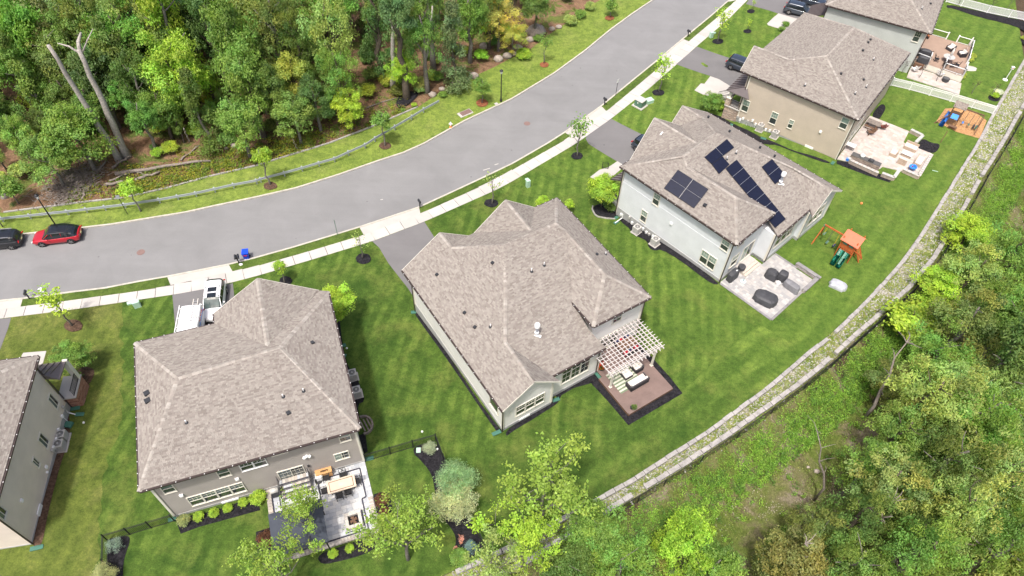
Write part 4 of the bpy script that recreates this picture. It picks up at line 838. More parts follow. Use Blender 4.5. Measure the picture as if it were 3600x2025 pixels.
HF.stack(T30(1545,90),F_['f1'],nF2,.4); HF.boxvent(T30(1633,40),F_['f1'],nF2,.24); HF.pipe((.1,-.05),0,6.1); HF.pipe((-12.95,-.1),-1,6.1)
pr=MB(); pr.slab([(-13.0,.6,4.4),(-15.4,.6,3.2),(-15.4,4.6,3.2),(-13.0,4.6,4.4)],.1); po=pr.build('porch_roof',X['porchm'],HF.root); sb=MB()
for k in range(11): sb.bar((-13.0,.6+.4*k,4.44),(-15.4,.6+.4*k,3.24),.04,.05)
sb.build('seam',X['brown'],po); MB().box((-15.1,.9,1.0),(.25,.25,4.4)).box((-15.1,4.3,1.0),(.25,.25,4.4)).build('porch_post',X['trim'],HF.root)
HF.finish()
# ---------------------------------------------------------------- beige house at the left edge
oA=GT(0,2,712,1212); HA=House('beige_house','beige sided house cut off by the left edge',oA,-78)
A_=dict(a0=(-.75,.32,6.15),a1=(12.6,.32,6.15),a2=(12.6,-12,6.15),a3=(-.75,-12,6.15),r0=(4.6,-5.8,8.6),r1=(7.4,-5.8,8.6))
q=lambda *n:[A_[k] for k in n]
HA.plane(q('a0','a1','r1','r0'),(0,1)); HA.plane(q('a1','a2','r1'),(0,1)); HA.plane(q('a2','a3','r0','r1'),(0,1)); HA.plane(q('a3','a0','r0'),(0,1))
for a,b in (('a0','r0'),('a1','r1'),('a2','r1'),('a3','r0'),('r0','r1')): HA.ridge(A_[a],A_[b],.2)
HA.wall([(0,0),(12.4,0),(12.4,-11.6),(0,-11.6)],.12,5.98,X['sidA']); HA.wall([(-.04,.04),(12.44,.04),(12.44,-11.64),(-.04,-11.64)],-2.4,.12,X['found'],'foundation')
Aw=((12.4,0),(0,0)); T02=lambda x,y:T(0,2,x,y); T03=lambda x,y:T(0,3,x,y)
for qd in ([T02(497,1045),T02(588,1150),T02(572,1235),T02(477,1130)],[T03(400,0),T03(493,85),T03(472,180),T03(375,90)],[T03(333,248),T03(402,310),T03(385,378),T03(315,300)],[T03(-50,690),T03(62,800),T03(38,915),T03(-75,800)]):
    HA.window(*Aw,qd,'slide',cols=0,lite='greg')
HA.vent(*Aw,T03(212,693),.26); HA.vent(*Aw,T03(460,355),.26); HA.vent(*Aw,T03(467,408),.16)
HA.pipe((-.05,.1),-1.0,6.0); HA.pipe((12.45,.1),0,6.0); MB().box((11.0-1.2,.09,.25),(.9,.1,.4)).build('basement_window',X['white'],HA.root)
HA.window((12.4,-11.6),(12.4,0),[],'slide',dims=(9.0,10.4,3.2,4.3),cols=0)
pr=MB(); pr.slab([(-.0,.05,4.6),(-.1,-3.0,4.6),(-2.0,-3.0,3.4),(-2.0,1.0,3.4),(.0,1.0,3.6)],.12); po=pr.build('porch_roof',X['porchm'],HA.root); sb=MB()
for k in range(8): sb.bar((0,-2.8+.5*k,4.5+.04),(-2.0,-2.8+.5*k,3.46),.04,.05)
sb.build('seam',X['brown'],po)
mb=MB(); mb.t=[]; ledge(mb,-2.3,-.15,-.1,1.0,-1.5,.6,random.Random(4),tones=((.33,.17,.12),(.28,.14,.10),(.38,.21,.15))); tag(mb.build('brick',X['stonew'],HA.root),kind='stuff')
MB().box((-1.2,.45,-.5),(2.1,1.0,2.1)).build('porch_base',X['found'],HA.root); MB().box((-1.2,.3,.65),(2.4,1.5,.12)).build('porch_floor',X['conc'],HA.root); MB().box((-2.1,.8,2.0),(.4,.4,2.6)).build('porch_post',X['trim'],HA.root)
mb=MB(); mb.bar((-1.9,.95,1.65),(-.1,.95,1.65),.05,.05); mb.bar((-1.9,.95,.85),(-.1,.95,.85),.04,.04)
for k in range(14): mb.bar((-1.85+.13*k,.95,.8),(-1.85+.13*k,.95,1.65),.03,.03)
mb.build('porch_railing',X['black'],HA.root)
HA.finish()
# ================================================================ VEGETATION
def leaf_mesh(name,pos,nrm,size,tone,mat_,aspect=.55,extra=None):
    n=len(pos); r=np.random.RandomState(n%9973); t=r.normal(size=(n,3)); nrm=nrm/np.linalg.norm(nrm,axis=1,keepdims=True)
    t-=nrm*(t*nrm).sum(1,keepdims=True); t/=np.linalg.norm(t,axis=1,keepdims=True); b=np.cross(nrm,t); s=size[:,None]
    V=np.stack([pos-t*s,pos-b*s*aspect,pos+t*s,pos+b*s*aspect],1).reshape(-1,3)
    C=np.repeat(np.concatenate([tone,np.ones((n,1))],1),4,0)
    me=bpy.data.meshes.new(name); me.vertices.add(4*n); me.vertices.foreach_set('co',V.astype(np.float32).ravel())
    me.loops.add(4*n); me.loops.foreach_set('vertex_index',np.arange(4*n,dtype=np.int32)); me.polygons.add(n); me.polygons.foreach_set('loop_start',np.arange(0,4*n,4,dtype=np.int32)); 
    me.update(calc_edges=True); at=me.attributes.new('tone','FLOAT_COLOR','POINT'); at.data.foreach_set('color',C.astype(np.float32).ravel()); me.materials.append(mat_); me.validate(); return me
def crown_mesh(seed,nl=45,per=240,leaf=.045,shape='oval',R=(1,1,1.1),lobe=(.26,.42),flat=.65,fill=.0,up=.6,spread=(.45,.85),hue=.12,aspect=.55,droop=0):
    r=np.random.RandomState(seed); P=[];N=[];S=[];T_=[]
    for k in range(nl):
        d=r.normal(size=3); d/=np.linalg.norm(d); 
        if d[2]<-.55: d[2]*=-.6
        q=r.uniform(*spread); c=d*q*np.array(R)
        if shape=='cone': z=r.uniform(-1,1); a=r.uniform(0,6.28); w=(1-z)/2*.8+.08; c=np.array([math.cos(a)*w*r.uniform(.5,1)*R[0],math.sin(a)*w*r.uniform(.5,1)*R[1],z*R[2]])
        if shape=='tier': c[2]=round(c[2]*3.2)/3.2+r.uniform(-.05,.05)
        lr=r.uniform(*lobe)*(1-.25*max(0,c[2])); n=int(per*r.uniform(.7,1.3)); 
        nc=max(3,n//7); dd=r.normal(size=(nc,3)); dd[:,2]=np.where(dd[:,2]<-.3,-dd[:,2]*.7,dd[:,2]); dd/=np.linalg.norm(dd,axis=1,keepdims=True)
        rad=lr*r.uniform(.55,1.0,size=(nc,1)); cl=c+dd*rad*np.array([1,1,flat]); cl[:,2]-=droop*rad[:,0]*np.abs(dd[:,0])
        idx=r.randint(0,nc,n); p=cl[idx]+r.normal(size=(n,3))*leaf*1.25; nn=dd[idx]*.55+np.array([0,0,up])+r.normal(size=(n,3))*.42
        lt=r.uniform(.70,1.28); hu=r.uniform(-hue,hue); ct=r.uniform(.86,1.14,size=(nc,1))[idx]; t=np.ones((n,3))*lt*ct*r.uniform(.8,1.2,size=(n,1)); t[:,0]*=1+hu+r.uniform(-.08,.12,n); t[:,2]*=1-hu
        P.append(p);N.append(nn);S.append(leaf*r.uniform(.6,1.25,n));T_.append(t)
    return leaf_mesh('crown',np.concatenate(P),np.concatenate(N),np.concatenate(S),np.clip(np.concatenate(T_),0,3),X['leaf'],aspect)
def branches(seed,h,r0,lean=0,levels=3,n0=6,start=.35,spread=.9,up=.6,limb=.55):
    rn=random.Random(seed); mb=MB(); tips=[]
    pts=[Vector((0,0,-.15))]; k=7
    for i in range(1,k+1): pts.append(Vector((lean*h*i/k+rn.uniform(-.03,.03)*h*(i>1),rn.uniform(-.03,.03)*h*(i>1),h*i/k)))
    mb.tube(pts,[r0*(1.25 if i==0 else 1-.8*i/k) for i in range(k+1)],7)
    def grow(p,d,L,r,lev):
        q=[p]; dd=d.copy()
        for i in range(3): dd=(dd+Vector((rn.uniform(-.28,.28),rn.uniform(-.28,.28),rn.uniform(-.1,.28)))).normalized(); q.append(q[-1]+dd*L/3)
        mb.tube(q,[r,r*.75,r*.5,r*.28],5); 
        if lev<=1: tips.append(q[-1]); tips.append(q[-2])
        if lev>1:
            for i in range(rn.choice([2,3])): 
                a=rn.uniform(0,6.28); grow(q[rn.choice([1,2,3])],(dd+Vector((math.cos(a),math.sin(a),rn.uniform(-.1,.5)))*.8).normalized(),L*rn.uniform(.5,.7),r*.5,lev-1)
    for i in range(n0):
        t=start+(1-start)*(i+rn.random()*.6)/n0; p=pts[0].lerp(pts[-1],t); j=min(k-1,int(t*k)); p=pts[j].lerp(pts[j+1],t*k-j)
        a=i*2.4+rn.uniform(-.4,.4); grow(p,Vector((math.cos(a)*spread,math.sin(a)*spread,up)).normalized(),h*limb*(1.15-t)*rn.uniform(.7,1.2)+.1*h,r0*(1-.75*t)*.55,levels-1)
    return mb,tips
def sparse_leaves(seed,tips,per,leaf,sp,hue=.15):
    r=np.random.RandomState(seed); P=[];N=[];S=[];T_=[]
    for t in tips:
        n=int(per*r.uniform(.5,1.4)); nc=max(2,n//8); cc=np.array(t)+r.normal(size=(nc,3))*sp*np.array([1,1,.55]); i=r.randint(0,nc,n); p=cc[i]+r.normal(size=(n,3))*leaf*1.5
        P.append(p); N.append(np.array([0,0,.8])+r.normal(size=(n,3))*.6); S.append(leaf*r.uniform(.6,1.3,n)); k=np.ones((n,3))*r.uniform(.75,1.25)*r.uniform(.8,1.2,size=(n,1)); k[:,0]*=1+r.uniform(-hue,hue); T_.append(k)
    return leaf_mesh('crown',np.concatenate(P),np.concatenate(N),np.concatenate(S),np.concatenate(T_),X['leaf'],.6)
# unit crowns: radius 1 (scaled per tree)
BIG=[crown_mesh(s,nl=52,per=230,leaf=.036,R=(1,1,z),lobe=(.22,.38),shape=sh) for s,z,sh in ((11,1.1,'oval'),(12,1.35,'oval'),(13,1.0,'tier'),(14,1.25,'tier'),(15,1.5,'cone'),(16,.95,'oval'),(17,1.2,'oval'),(18,1.3,'tier'))]
WISP=[crown_mesh(s,nl=60,per=150,leaf=.034,R=(1,1,1.15),lobe=(.14,.30),spread=(.4,1.0),hue=.2,aspect=.4) for s in (21,22,23)]
SMALL=[crown_mesh(s,nl=30,per=75,leaf=.085,R=(1,1,z),lobe=(.25,.42)) for s,z in ((31,1.1),(32,1.4),(33,1.0))]
SHR=[crown_mesh(s,nl=34,per=90,leaf=.075,R=(1,1,.8),lobe=(.3,.42),spread=(.45,.65)) for s in (41,42)]
SPR=[crown_mesh(51,nl=70,per=40,leaf=.06,R=(1,1,1),lobe=(.2,.32),spread=(.5,.8),aspect=.22,up=.1,hue=.05),crown_mesh(52,nl=90,per=40,leaf=.07,shape='cone',R=(1,1,1.2),lobe=(.16,.26),aspect=.25,up=.3,hue=.05)]
trk=[]
for s in range(4):
    mb,t=branches(60+s,1.0,.034,levels=2,n0=5,start=.45,spread=.7,up=.8,limb=.32); trk.append(mb.mesh('trunk',X['bark'] if s%2 else X['barkd'],True))
SAP=[]
for s in range(3):
    mb,t=branches(70+s,1.0,.022,levels=2,n0=7,start=.4,spread=.6,up=.8,limb=.38); SAP.append((mb.mesh('trunk',X['bark'],True),sparse_leaves(s,t,26,.030,.075),sparse_leaves(s+9,t,9,.026,.07)))
BIGS=[]
for s in range(3):
    mb,t=branches(80+s,1.0,.022,levels=3,n0=11,start=.25,spread=.85,up=.75,limb=.42); BIGS.append((mb.mesh('trunk',X['bark'],True),sparse_leaves(s+3,t,62,.0135,.040,.12)))
DEAD=[branches(90+s,1.0,.02,levels=3,n0=7,start=.3,spread=.8,up=.7,limb=.35)[0].mesh('trunk',X['wood'],True) for s in range(2)]
COLS={k:(v[0]*1.36,v[1]*1.33,v[2]*1.2) for k,v in dict(bright=(.24,.36,.045),mid=(.135,.235,.05),dark=(.100,.165,.040),deep=(.088,.158,.050),blue=(.115,.19,.085),grey=(.21,.25,.11),olive=(.15,.19,.055),lime=(.27,.40,.05),yel=(.31,.37,.075),pale=(.235,.31,.095),ochre=(.33,.31,.09),thin=(.20,.29,.055)).items()}
def tree_at(x,y,h,r,zr,meshc,meshw,col,name,label,cat='tree',group=None,hc=None,rnd=None,jit=.07,gz=None):
    rn=rnd or random; gz=ground(x,y) if gz is None else gz
    t=thing(name,label,cat,(x,y,gz),rn.uniform(0,6.28),group)
    c=tuple(max(.01,k*(1+rn.uniform(-jit,jit))) for k in col)
    if meshw is not None: w=link('trunk',meshw,t); th=h-zr*r*.35; w.scale=(max(.5,th)*(1 if h<7 else 1.0),)*2+(th,)
    cr=link('crown',meshc,t,(0,0,hc if hc else h-zr*r),(0,0,0),c); cr.scale=(r,r,r*zr/1.1); return t
def crown_px(u,v,hc):   # ground position of something whose middle at height hc shows at survey position (u,v)
    z=0
    for i in range(8): p=U(u,v,z+hc); z+= (ground(p[0],p[1])-z)*.8
    p=U(u,v,z+hc); return p[0],p[1],mpp((p[0],p[1],z+hc))
K=3600/2576
def forest_tree(X_,Y_,rp,h,col,kind,label,name='forest_tree',z=1.1,seed=0,cat='tree'):
    rn=random.Random(seed+int(X_*7+Y_)); u,v=X_*K,Y_*K
    m=mpp(U(u,v,h*.6)); r=rp*K*m; rz=max(r*.8,min((h-.6)/2,r*2.3)); z=rz/r; hc=h-rz; x,y,_=crown_px(u,v,hc+ (0.12*rz))
    mesh=dict(b=BIG,w=WISP,s=SMALL,h=SHR)[kind]; mm=mesh[rn.randrange(len(mesh))]
    return tree_at(x,y,h,r,z,mm,trk[rn.randrange(4)],COLS[col],name,label,cat,hc=hc,rnd=rn)
FT=[(425,75,100,18,'lime','b','tall bright yellow green maple standing out among the dark woodland trees'),(440,190,85,13,'bright','b','lower bright green maple boughs in front of the tall maple',),(400,270,55,8,'mid','b','green understory tree left of the bright maple foot'),
(590,110,75,17,'mid','b','tall fresh green tree just right of the bright maple'),(625,215,75,13,'mid','b','broad green tree in the middle of the woodland edge'),(600,305,70,9,'mid','b','leafy green tree leaning over the fallen logs'),
(45,110,75,14,'bright','b','bright green tree at the upper left edge of the frame'),(70,215,65,11,'mid','b','mid green tree below the left edge canopy'),(185,330,90,10,'mid','b','wide leafy tree hiding the foot of the woods at the left'),(120,400,70,7,'mid','b','low spreading green tree left of the two bare trunks'),
(130,60,80,17,'grey','w','hazy grey green tree in the upper left corner'),(215,45,70,18,'olive','w','dark olive tree behind the bare forked trunk'),(300,40,65,17,'pale','w','pale feathery tree near the top edge'),(300,160,75,13,'dark','b','dark green tree behind the forked bare trunk'),(240,200,70,12,'deep','b','deep green tree between the two bare trunks'),(350,220,60,11,'dark','b','dark tree left of the lower maple'),
(500,280,60,9,'dark','b','dark shrubby tree under the bright maple'),(735,190,55,9,'yel','b','yellowish small tree in the middle of the woods'),(740,290,62,7,'mid','b','rounded green maple at the woodland edge near the rail'),(680,240,50,10,'dark','b','dark tree left of the yellowish tree'),
(830,90,80,17,'pale','w','tall pale green tree beside the woodland clearing'),(850,190,60,12,'mid','w','soft green tree at the left rim of the clearing'),(875,262,46,6,'lime','b','small lime green tree standing alone at the woodland edge'),(790,250,50,8,'deep','b','deep green tree behind the lone lime tree'),
(690,60,70,17,'olive','w','brownish olive tree near the top of the woods'),(745,110,60,14,'dark','w','dark tree behind the leaning trunk'),
(1065,100,55,13,'mid','w','light green tree with a slim curved trunk right of the clearing'),(1140,120,58,10,'blue','b','blue green tree right of the slim curved trunk'),(1010,175,42,6,'bright','b','bright green young tree at the foot of the big grey trunk'),(1180,40,50,12,'mid','b','green tree near the top right of the woods'),
(1255,50,62,8,'ochre','w','ochre yellow shrubby tree near the boulders'),(1290,90,45,5,'yel','w','low yellowish bush behind the big boulder'),(1350,15,50,8,'dark','b','dark bushy tree at the top edge beside the grass strip'),(1230,15,50,11,'olive','w','olive tree above the ochre bush'),(940,20,60,16,'deep','b','deep green tree at the top above the clearing'),(1000,30,50,17,'blue','b','blue green crown at the top of the big grey trunk'),(1080,20,60,15,'dark','w','dark tree at the top right of the grey trunk'),
(520,40,60,17,'deep','b','deep green tree filling the gap above the maple'),(10,300,55,9,'dark','b','dark tree cut by the left edge of the frame')]
for i,f in enumerate(FT): forest_tree(*f[:6],f[6],seed=i)
# bare trunks and named stems
def pole(c0,base,top,r,label,fork=None,m='barkp',name='bare_trunk',ht=None):
    b=G(*base); 
    # height so that the top shows at its survey position
    best=min(np.arange(3,24,.25),key=lambda z:(proj((b[0],b[1],b[2]+z))[0]-top[0])**2+(proj((b[0],b[1],b[2]+z))[1]-top[1])**2); p=U(*top,b[2]+best)
    t=thing(name,label,'tree trunk',(b[0],b[1],b[2])); d=Vector((p[0]-b[0],p[1]-b[1],best)); n=9; rn=random.Random(int(base[0]))
    pts=[Vector((0,0,-.3))]+[d*(i/n)+Vector((rn.uniform(-.12,.12),rn.uniform(-.12,.12),0))*(0<i<n) for i in range(1,n+1)]
    mb=MB().tube(pts,[r*1.6]+[r*(1.1-.55*i/n) for i in range(1,n+1)],9); mb.build('trunk',X[m],t,smooth=True)
    if fork:
        for (fx,fy,fr,start) in fork:
            s=d*start; q=U(*T(*fx),b[2]+best*fy); e=Vector((q[0]-b[0],q[1]-b[1],best*fy)); mid_=(s+e)/2+Vector((rn.uniform(-.3,.3),rn.uniform(-.3,.3),.2)); MB().tube([s,mid_,e],[fr,fr*.8,fr*.4],7).build('limb',X[m],t,smooth=True)
    return t
pole(0,T(0,1,1205,165),T(0,0,485,455),.34,'left of two tall bare grey trunks leaning left with a broken top')
pole(0,T(0,1,1275,125),T(0,0,790,500),.40,'right of two tall bare grey trunks, forked near its top',fork=[((0,0,815,325),1.08,.24,.97),((0,0,580,435),1.03,.13,.97),((0,0,935,290),1.13,.09,.95)])
pole(0,T(1,0,1385,880),T(1,0,1375,230),.36,'thick pale grey forked trunk beside the woodland clearing',fork=[((1,0,1490,0),1.35,.27,.97),((1,0,1310,110),1.18,.2,.97)])
pole(0,T(1,0,1680,870),T(1,0,1775,60),.16,'slim pale curved trunk right of the thick forked trunk')
pole(0,T(1,0,385,600),T(1,0,170,160),.24,'leaning brown trunk in the middle of the dense woods',m='barkd'); pole(0,T(1,0,330,360),T(1,0,280,90),.24,'dark upright trunk behind the leaning brown trunk',m='barkd'); pole(0,T(1,0,2290,240),T(1,0,2255,-60),.24,'grey trunk near the top edge behind the ochre bush')
pole(0,T(0,0,1680,170),T(0,0,1600,-80),.33,'dark trunk behind the bright maple at the top edge',m='barkd'); pole(0,T(1,1,420,55),T(1,0,370,1400),.05,'short thin stem at the edging stones right of the grass'); pole(0,T(1,0,60,1390),T(1,0,10,1180),.09,'short pale stem under the green trees'); pole(0,T(0,0,1900,1420),T(0,0,1850,1290),.09,'pale stub of a stem under the dark shrubs'); pole(0,T(0,1,50,530),T(0,1,-50,250),.35,'grey trunk cut by the left edge of the frame')
# filler trees of the woods
def inpx(p,boxes,pad): 
    return any(x0-pad<p[0]<x1+pad and y0-pad<p[1]<y1+pad for x0,y0,x1,y1 in boxes)
rn=random.Random(99); pts=[]; grp='background trees of the upper left woods'
GAP=[(1250,60,1345,330),(1500,250,1720,330),(450,450,1150,620),(0,600,400,760),(1580,120,1900,210),(1120,300,1440,470)]
GAP2=[(1225,60,1395,470),(1440,280,1750,400),(430,470,1160,700),(0,560,450,800),(1600,80,2300,300),(1120,330,1500,520),(1400,220,1500,320)]
lab={'mid':'mid green woodland tree in the dense upper left canopy','dark':'dark green woodland tree in the dense upper left canopy','deep':'deep blue green woodland tree in the dense canopy','olive':'olive toned woodland tree in the dense upper canopy','pale':'pale green woodland tree in the dense upper canopy'}
tries=0; FILL=[]
while tries<30000 and len(pts)<200:
    tries+=1; x=rn.uniform(-125,32); y=rn.uniform(56,150); s=sdist(ed,x,y)
    if s>-7: continue
    if any((x-a)**2+(y-b)**2<3.0**2 for a,b in pts): continue
    h=rn.uniform(9,17) if s<-16 else rn.uniform(4,9); r=h*rn.uniform(.2,.29); pc=proj((x,y,ROADZ+h-r)); pb=proj((x,y,ROADZ+1)); rp=r/mpp((x,y,h))
    if pc[1]+rp<-60 or pb[1]<-420 or pc[0]<-200: continue
    if inpx(pc,GAP2,rp*.8) : continue
    pts.append((x,y)); k=rn.choice(['mid','mid','dark','deep','dark','olive','pale','mid']); ms=BIG if rn.random()<.7 else WISP
    zq=h*.42/r; o_=tree_at(x,y,h,r,zq,ms[rn.randrange(len(ms))],trk[rn.randrange(4)],COLS[k],'woodland_tree',lab[k],'tree',rnd=rn,hc=h*.57,jit=.18); FILL.append((o_,k,proj((x,y,ROADZ+h*.6))))
SHF=[]
for i in range(90):
    for _ in range(40):
        x=rn.uniform(-100,30); y=rn.uniform(56,115); s=sdist(ed,x,y); pc=proj((x,y,ROADZ))
        if -16<s<-2 and 0<pc[0]<2200 and pc[1]>0 and not(430<pc[0]<1100 and 560<pc[1]<700) and not (100<pc[0]<480 and pc[1]>560): break
    r=rn.uniform(.5,1.4); k=rn.choice(['mid','dark','yel','bright','deep','pale']); o_=tree_at(x,y,r*1.8,r,.8,SHR[i%2],None,COLS[k],'woodland_shrub','','shrub',rnd=rn,hc=r*.7,jit=.2); SHF.append((o_,k,pc))
# yellow green ground weeds along the edging and on the hillside: scattered leaves
def scatter(name,label,pts_,n_each,leaf,sp,hgt,col,seed,cat='weeds'):
    r=np.random.RandomState(seed); P=[];N=[];S=[];T_=[]
    for (x,y,z,k,rad) in pts_:
        n=max(3,int(n_each*r.uniform(.6,1.4))); p=np.stack([x+r.normal(size=n)*sp*rad,y+r.normal(size=n)*sp*rad,z+np.abs(r.normal(size=n))*hgt*rad+.03],1); P.append(p); N.append(np.array([0,0,.9])+r.normal(size=(n,3))*.55); S.append(leaf*r.uniform(.6,1.3,n))
        c=np.array(k)*r.uniform(.75,1.25); T_.append(np.ones((n,3))*c*r.uniform(.8,1.25,size=(n,1)))
    o=link(name,leaf_mesh(name,np.concatenate(P),np.concatenate(N),np.concatenate(S),np.concatenate(T_),X['leaf'],.6)); return tag(o,label,cat,kind='stuff')
W_=[]
for i in range(1500):
    u=rn.uniform(250,1420); v0=np.interp(u,[14,122,286,433,594,734,900,1096,1159,1305,1470],[747,733,712,696,660,621,583,523,503,447,376]); dv=abs(rn.gauss(0,1))*48+3
    if rn.random()<(.75 if 430<u<1100 else .28): p=G(u,v0-dv); W_.append((p[0],p[1],p[2],rn.choice([(.23,.27,.03),(.15,.22,.03),(.12,.19,.035),(.28,.26,.03)]),rn.uniform(.5,1.2)))
for i in range(2200):
    x=rn.uniform(-100,40); y=rn.uniform(56,118); s=sdist(ed,x,y)
    if s<-1 and rn.random()<.75: W_.append((x,y,ROADZ,rn.choice([(.10,.15,.03),(.16,.20,.04),(.05,.09,.025),(.2,.13,.06),(.2,.13,.06),(.12,.075,.04)]),rn.uniform(.5,1.5)))
scatter('undergrowth','yellow green weeds and ferns over the leaf litter beside the edging stones',W_,22,.10,.28,.18,None,4)
W_=[]
for i in range(6500):
    t=rn.random(); pf=fl_r[int(t*(len(fl_r)-1))]; d=(rn.uniform(.2,4.3) if rn.random()<.82 else min(rn.gammavariate(2,2.0),8)); j=min(len(fl_r)-2,int(t*(len(fl_r)-1))); a,b=fl_r[j],fl_r[j+1]; nx,ny=(b[1]-a[1]),-(b[0]-a[0]); L=math.hypot(nx,ny) or 1
    x=pf[0]+nx/L*d; y=pf[1]+ny/L*d
    W_.append((x,y,ground(x,y),rn.choice([(.22,.38,.05),(.17,.32,.045),(.26,.41,.06),(.11,.22,.04)]),rn.uniform(.7,1.4)))
scatter('bank_plants','dense bright green weeds growing below the black fence on the bank',W_,42,.06,.13,.42,None,5,'bank plants')
W_=[]
for i in range(5200):
    x=rn.uniform(-20,90); y=rn.uniform(10,95)
    if sdist(FL,x,y)>3: W_.append((x,y,ground(x,y),rn.choice([(.17,.24,.045),(.27,.28,.08),(.14,.19,.05),(.34,.26,.18),(.42,.37,.31),(.24,.17,.12)]),rn.uniform(.5,1.8)))
scatter('hillside_scrub','mixed low scrub, dry leaves and pale stones on the hillside',W_,26,.06,.34,.14,None,6,'scrub')
W_=[]
for i in range(2200):
    a,b=rn.choice(prs); t=rn.choice([rn.uniform(.1,.9),rn.uniform(.6,.95)]); x=a[0]+(b[0]-a[0])*t+rn.uniform(-.5,.5); y=a[1]+(b[1]-a[1])*t+rn.uniform(-.5,.5)
    if y<62 or rn.random()<.35: W_.append((x,y,-.14,rn.choice([(.20,.26,.05),(.16,.24,.05),(.28,.28,.09)]),rn.uniform(.4,1.0)))
scatter('terrace_weeds','small yellow green weeds growing through the gravel terrace',W_,14,.055,.22,.06,None,7)
# woodland on the right and at the bottom
RT=[(2545,650,80,11,'mid','w','green tree at the right edge below the fence corner'),(2440,580,55,5,'lime','b','lime green shrubby growth behind the black fence'),(2450,690,70,9,'pale','w','pale green tree in the middle of the right woods'),(2360,720,55,5,'lime','b','yellow green low tree near the bank'),
(2540,790,85,12,'mid','w','mid green tree at the right edge, middle height'),(2430,820,85,11,'olive','w','olive green tree right of the grey leafless stem'),(2290,800,60,5,'bright','h','bright green bush on the bank above the clearing'),(2350,900,80,9,'mid','w','feathery mid green tree above the clearing'),(2500,930,90,13,'dark','b','dark green tree at the right edge below the middle'),
(2240,960,55,6,'olive','w','olive green small tree at the clearing rim'),(2330,1010,95,13,'pale','w','large pale feathery tree at the centre of the right woods'),(2450,1070,90,14,'mid','w','large mid green tree near the right edge'),(2560,1080,75,14,'pale','w','pale tree cut by the right edge'),(2260,1100,75,11,'mid','w','mid green tree below the clearing rim'),(2180,1180,65,9,'mid','w','green tree with dead twigs beside the clearing'),(2370,1180,90,14,'dark','w','dark green tree in the lower right woods'),
(2510,1210,95,15,'pale','w','large pale green tree in the lower right'),(2250,1250,80,12,'dark','b','dark green tree left of the twisted dead branch'),(2400,1310,90,15,'pale','w','yellowish green tree near the bottom right'),(2150,1310,75,12,'dark','w','dark green tree near the bottom'),(2540,1370,90,16,'mid','w','green tree in the bottom right corner'),(2300,1400,90,15,'mid','w','green tree at the bottom edge right of centre'),(2050,1350,65,9,'olive','w','olive green tree beside the dead leaning branch'),(2130,1430,80,12,'mid','w','green tree at the bottom edge below the dead branch'),(1960,1420,60,7,'olive','w','thin olive bush at the bottom edge'),
(1730,1375,72,11,'bright','b','bright green tree with yellow tips at the bottom edge'),(1790,1440,70,9,'mid','b','green tree at the bottom right of the bright tree'),(1500,1340,72,8,'mid','b','dense green bushy tree below the wall end'),(1560,1420,85,9,'mid','w','yellow green tree at the bottom edge below the wall'),(1430,1440,70,8,'dark','b','dark green tree at the bottom centre'),(1640,1440,55,6,'olive','w','olive scrubby tree at the bottom centre right')]
for i,f in enumerate(RT): forest_tree(f[0],f[1],f[2]*1.2,*f[3:6],f[6],name='hillside_tree',seed=100+i)
HILLF=[]; rn=random.Random(5); pts=[]; grp='filler trees of the right hand woods'; tries=0
CLR=[(2280,1480,2720,1960),(2640,1380,3000,1640)]
while tries<6000 and len(pts)<70:
    tries+=1; x=rn.uniform(10,95); y=rn.uniform(14,95); s=sdist(FL,x,y)
    if s<8 or any((x-a)**2+(y-b)**2<3.2**2 for a,b in pts): continue
    g=ground(x,y); h=rn.uniform(6,12); r=h*rn.uniform(.24,.32); pc=proj((x,y,g+h-r)); rp=r/mpp((x,y,h))
    if inpx(pc,CLR,rp*.6) or pc[0]>3900 or pc[1]>2300: continue
    # keep the crowns off the terrace in the survey view
    q=U(pc[0]-rp*.8,pc[1]-rp*.8,0)
    if sdist(FL,q[0],q[1])<3: continue
    pts.append((x,y)); k=rn.choice(['mid','pale','olive','pale','dark']); o_=tree_at(x,y,h,r,1.25,WISP[rn.randrange(3)] if rn.random()<.7 else BIG[rn.randrange(8)],trk[rn.randrange(4)],COLS[k],'hillside_tree','','tree',rnd=rn,hc=h-r*1.2,jit=.15); HILLF.append((o_,k,pc))
# sparse tall trees at the bottom
for i,(X_,Y_,h,col,lab_) in enumerate([(1370,1235,9.5,'thin','tall sparse yellow green tree with bare grey branches at the bottom'),(1010,1340,7.5,'thin','sparse yellow green tree right of the patio shrubs'),(770,1300,6.5,'thin','thin sparse tree reaching up in front of the dark canopy'),(690,1420,6.5,'thin','sparse yellow green crown at the bottom left of the canopy'),(1240,1430,6.5,'pale','thin pale tree over the stone wall at the bottom'),(1320,1360,7,'bright','light green leafy tree left of the wall end')]):
    x,y,_=crown_px(X_*K,Y_*K,h*.72); t=thing('sparse_tree',lab_,'tree',(x,y,ground(x,y)),i*1.3); mt,ml=BIGS[i%3]; w=link('trunk',mt,t); w.scale=(h,)*3; c=link('crown',ml,t,color=COLS[col]); c.scale=(h,)*3
    if i==2: c.scale=w.scale=(h*.8,h*.8,h)
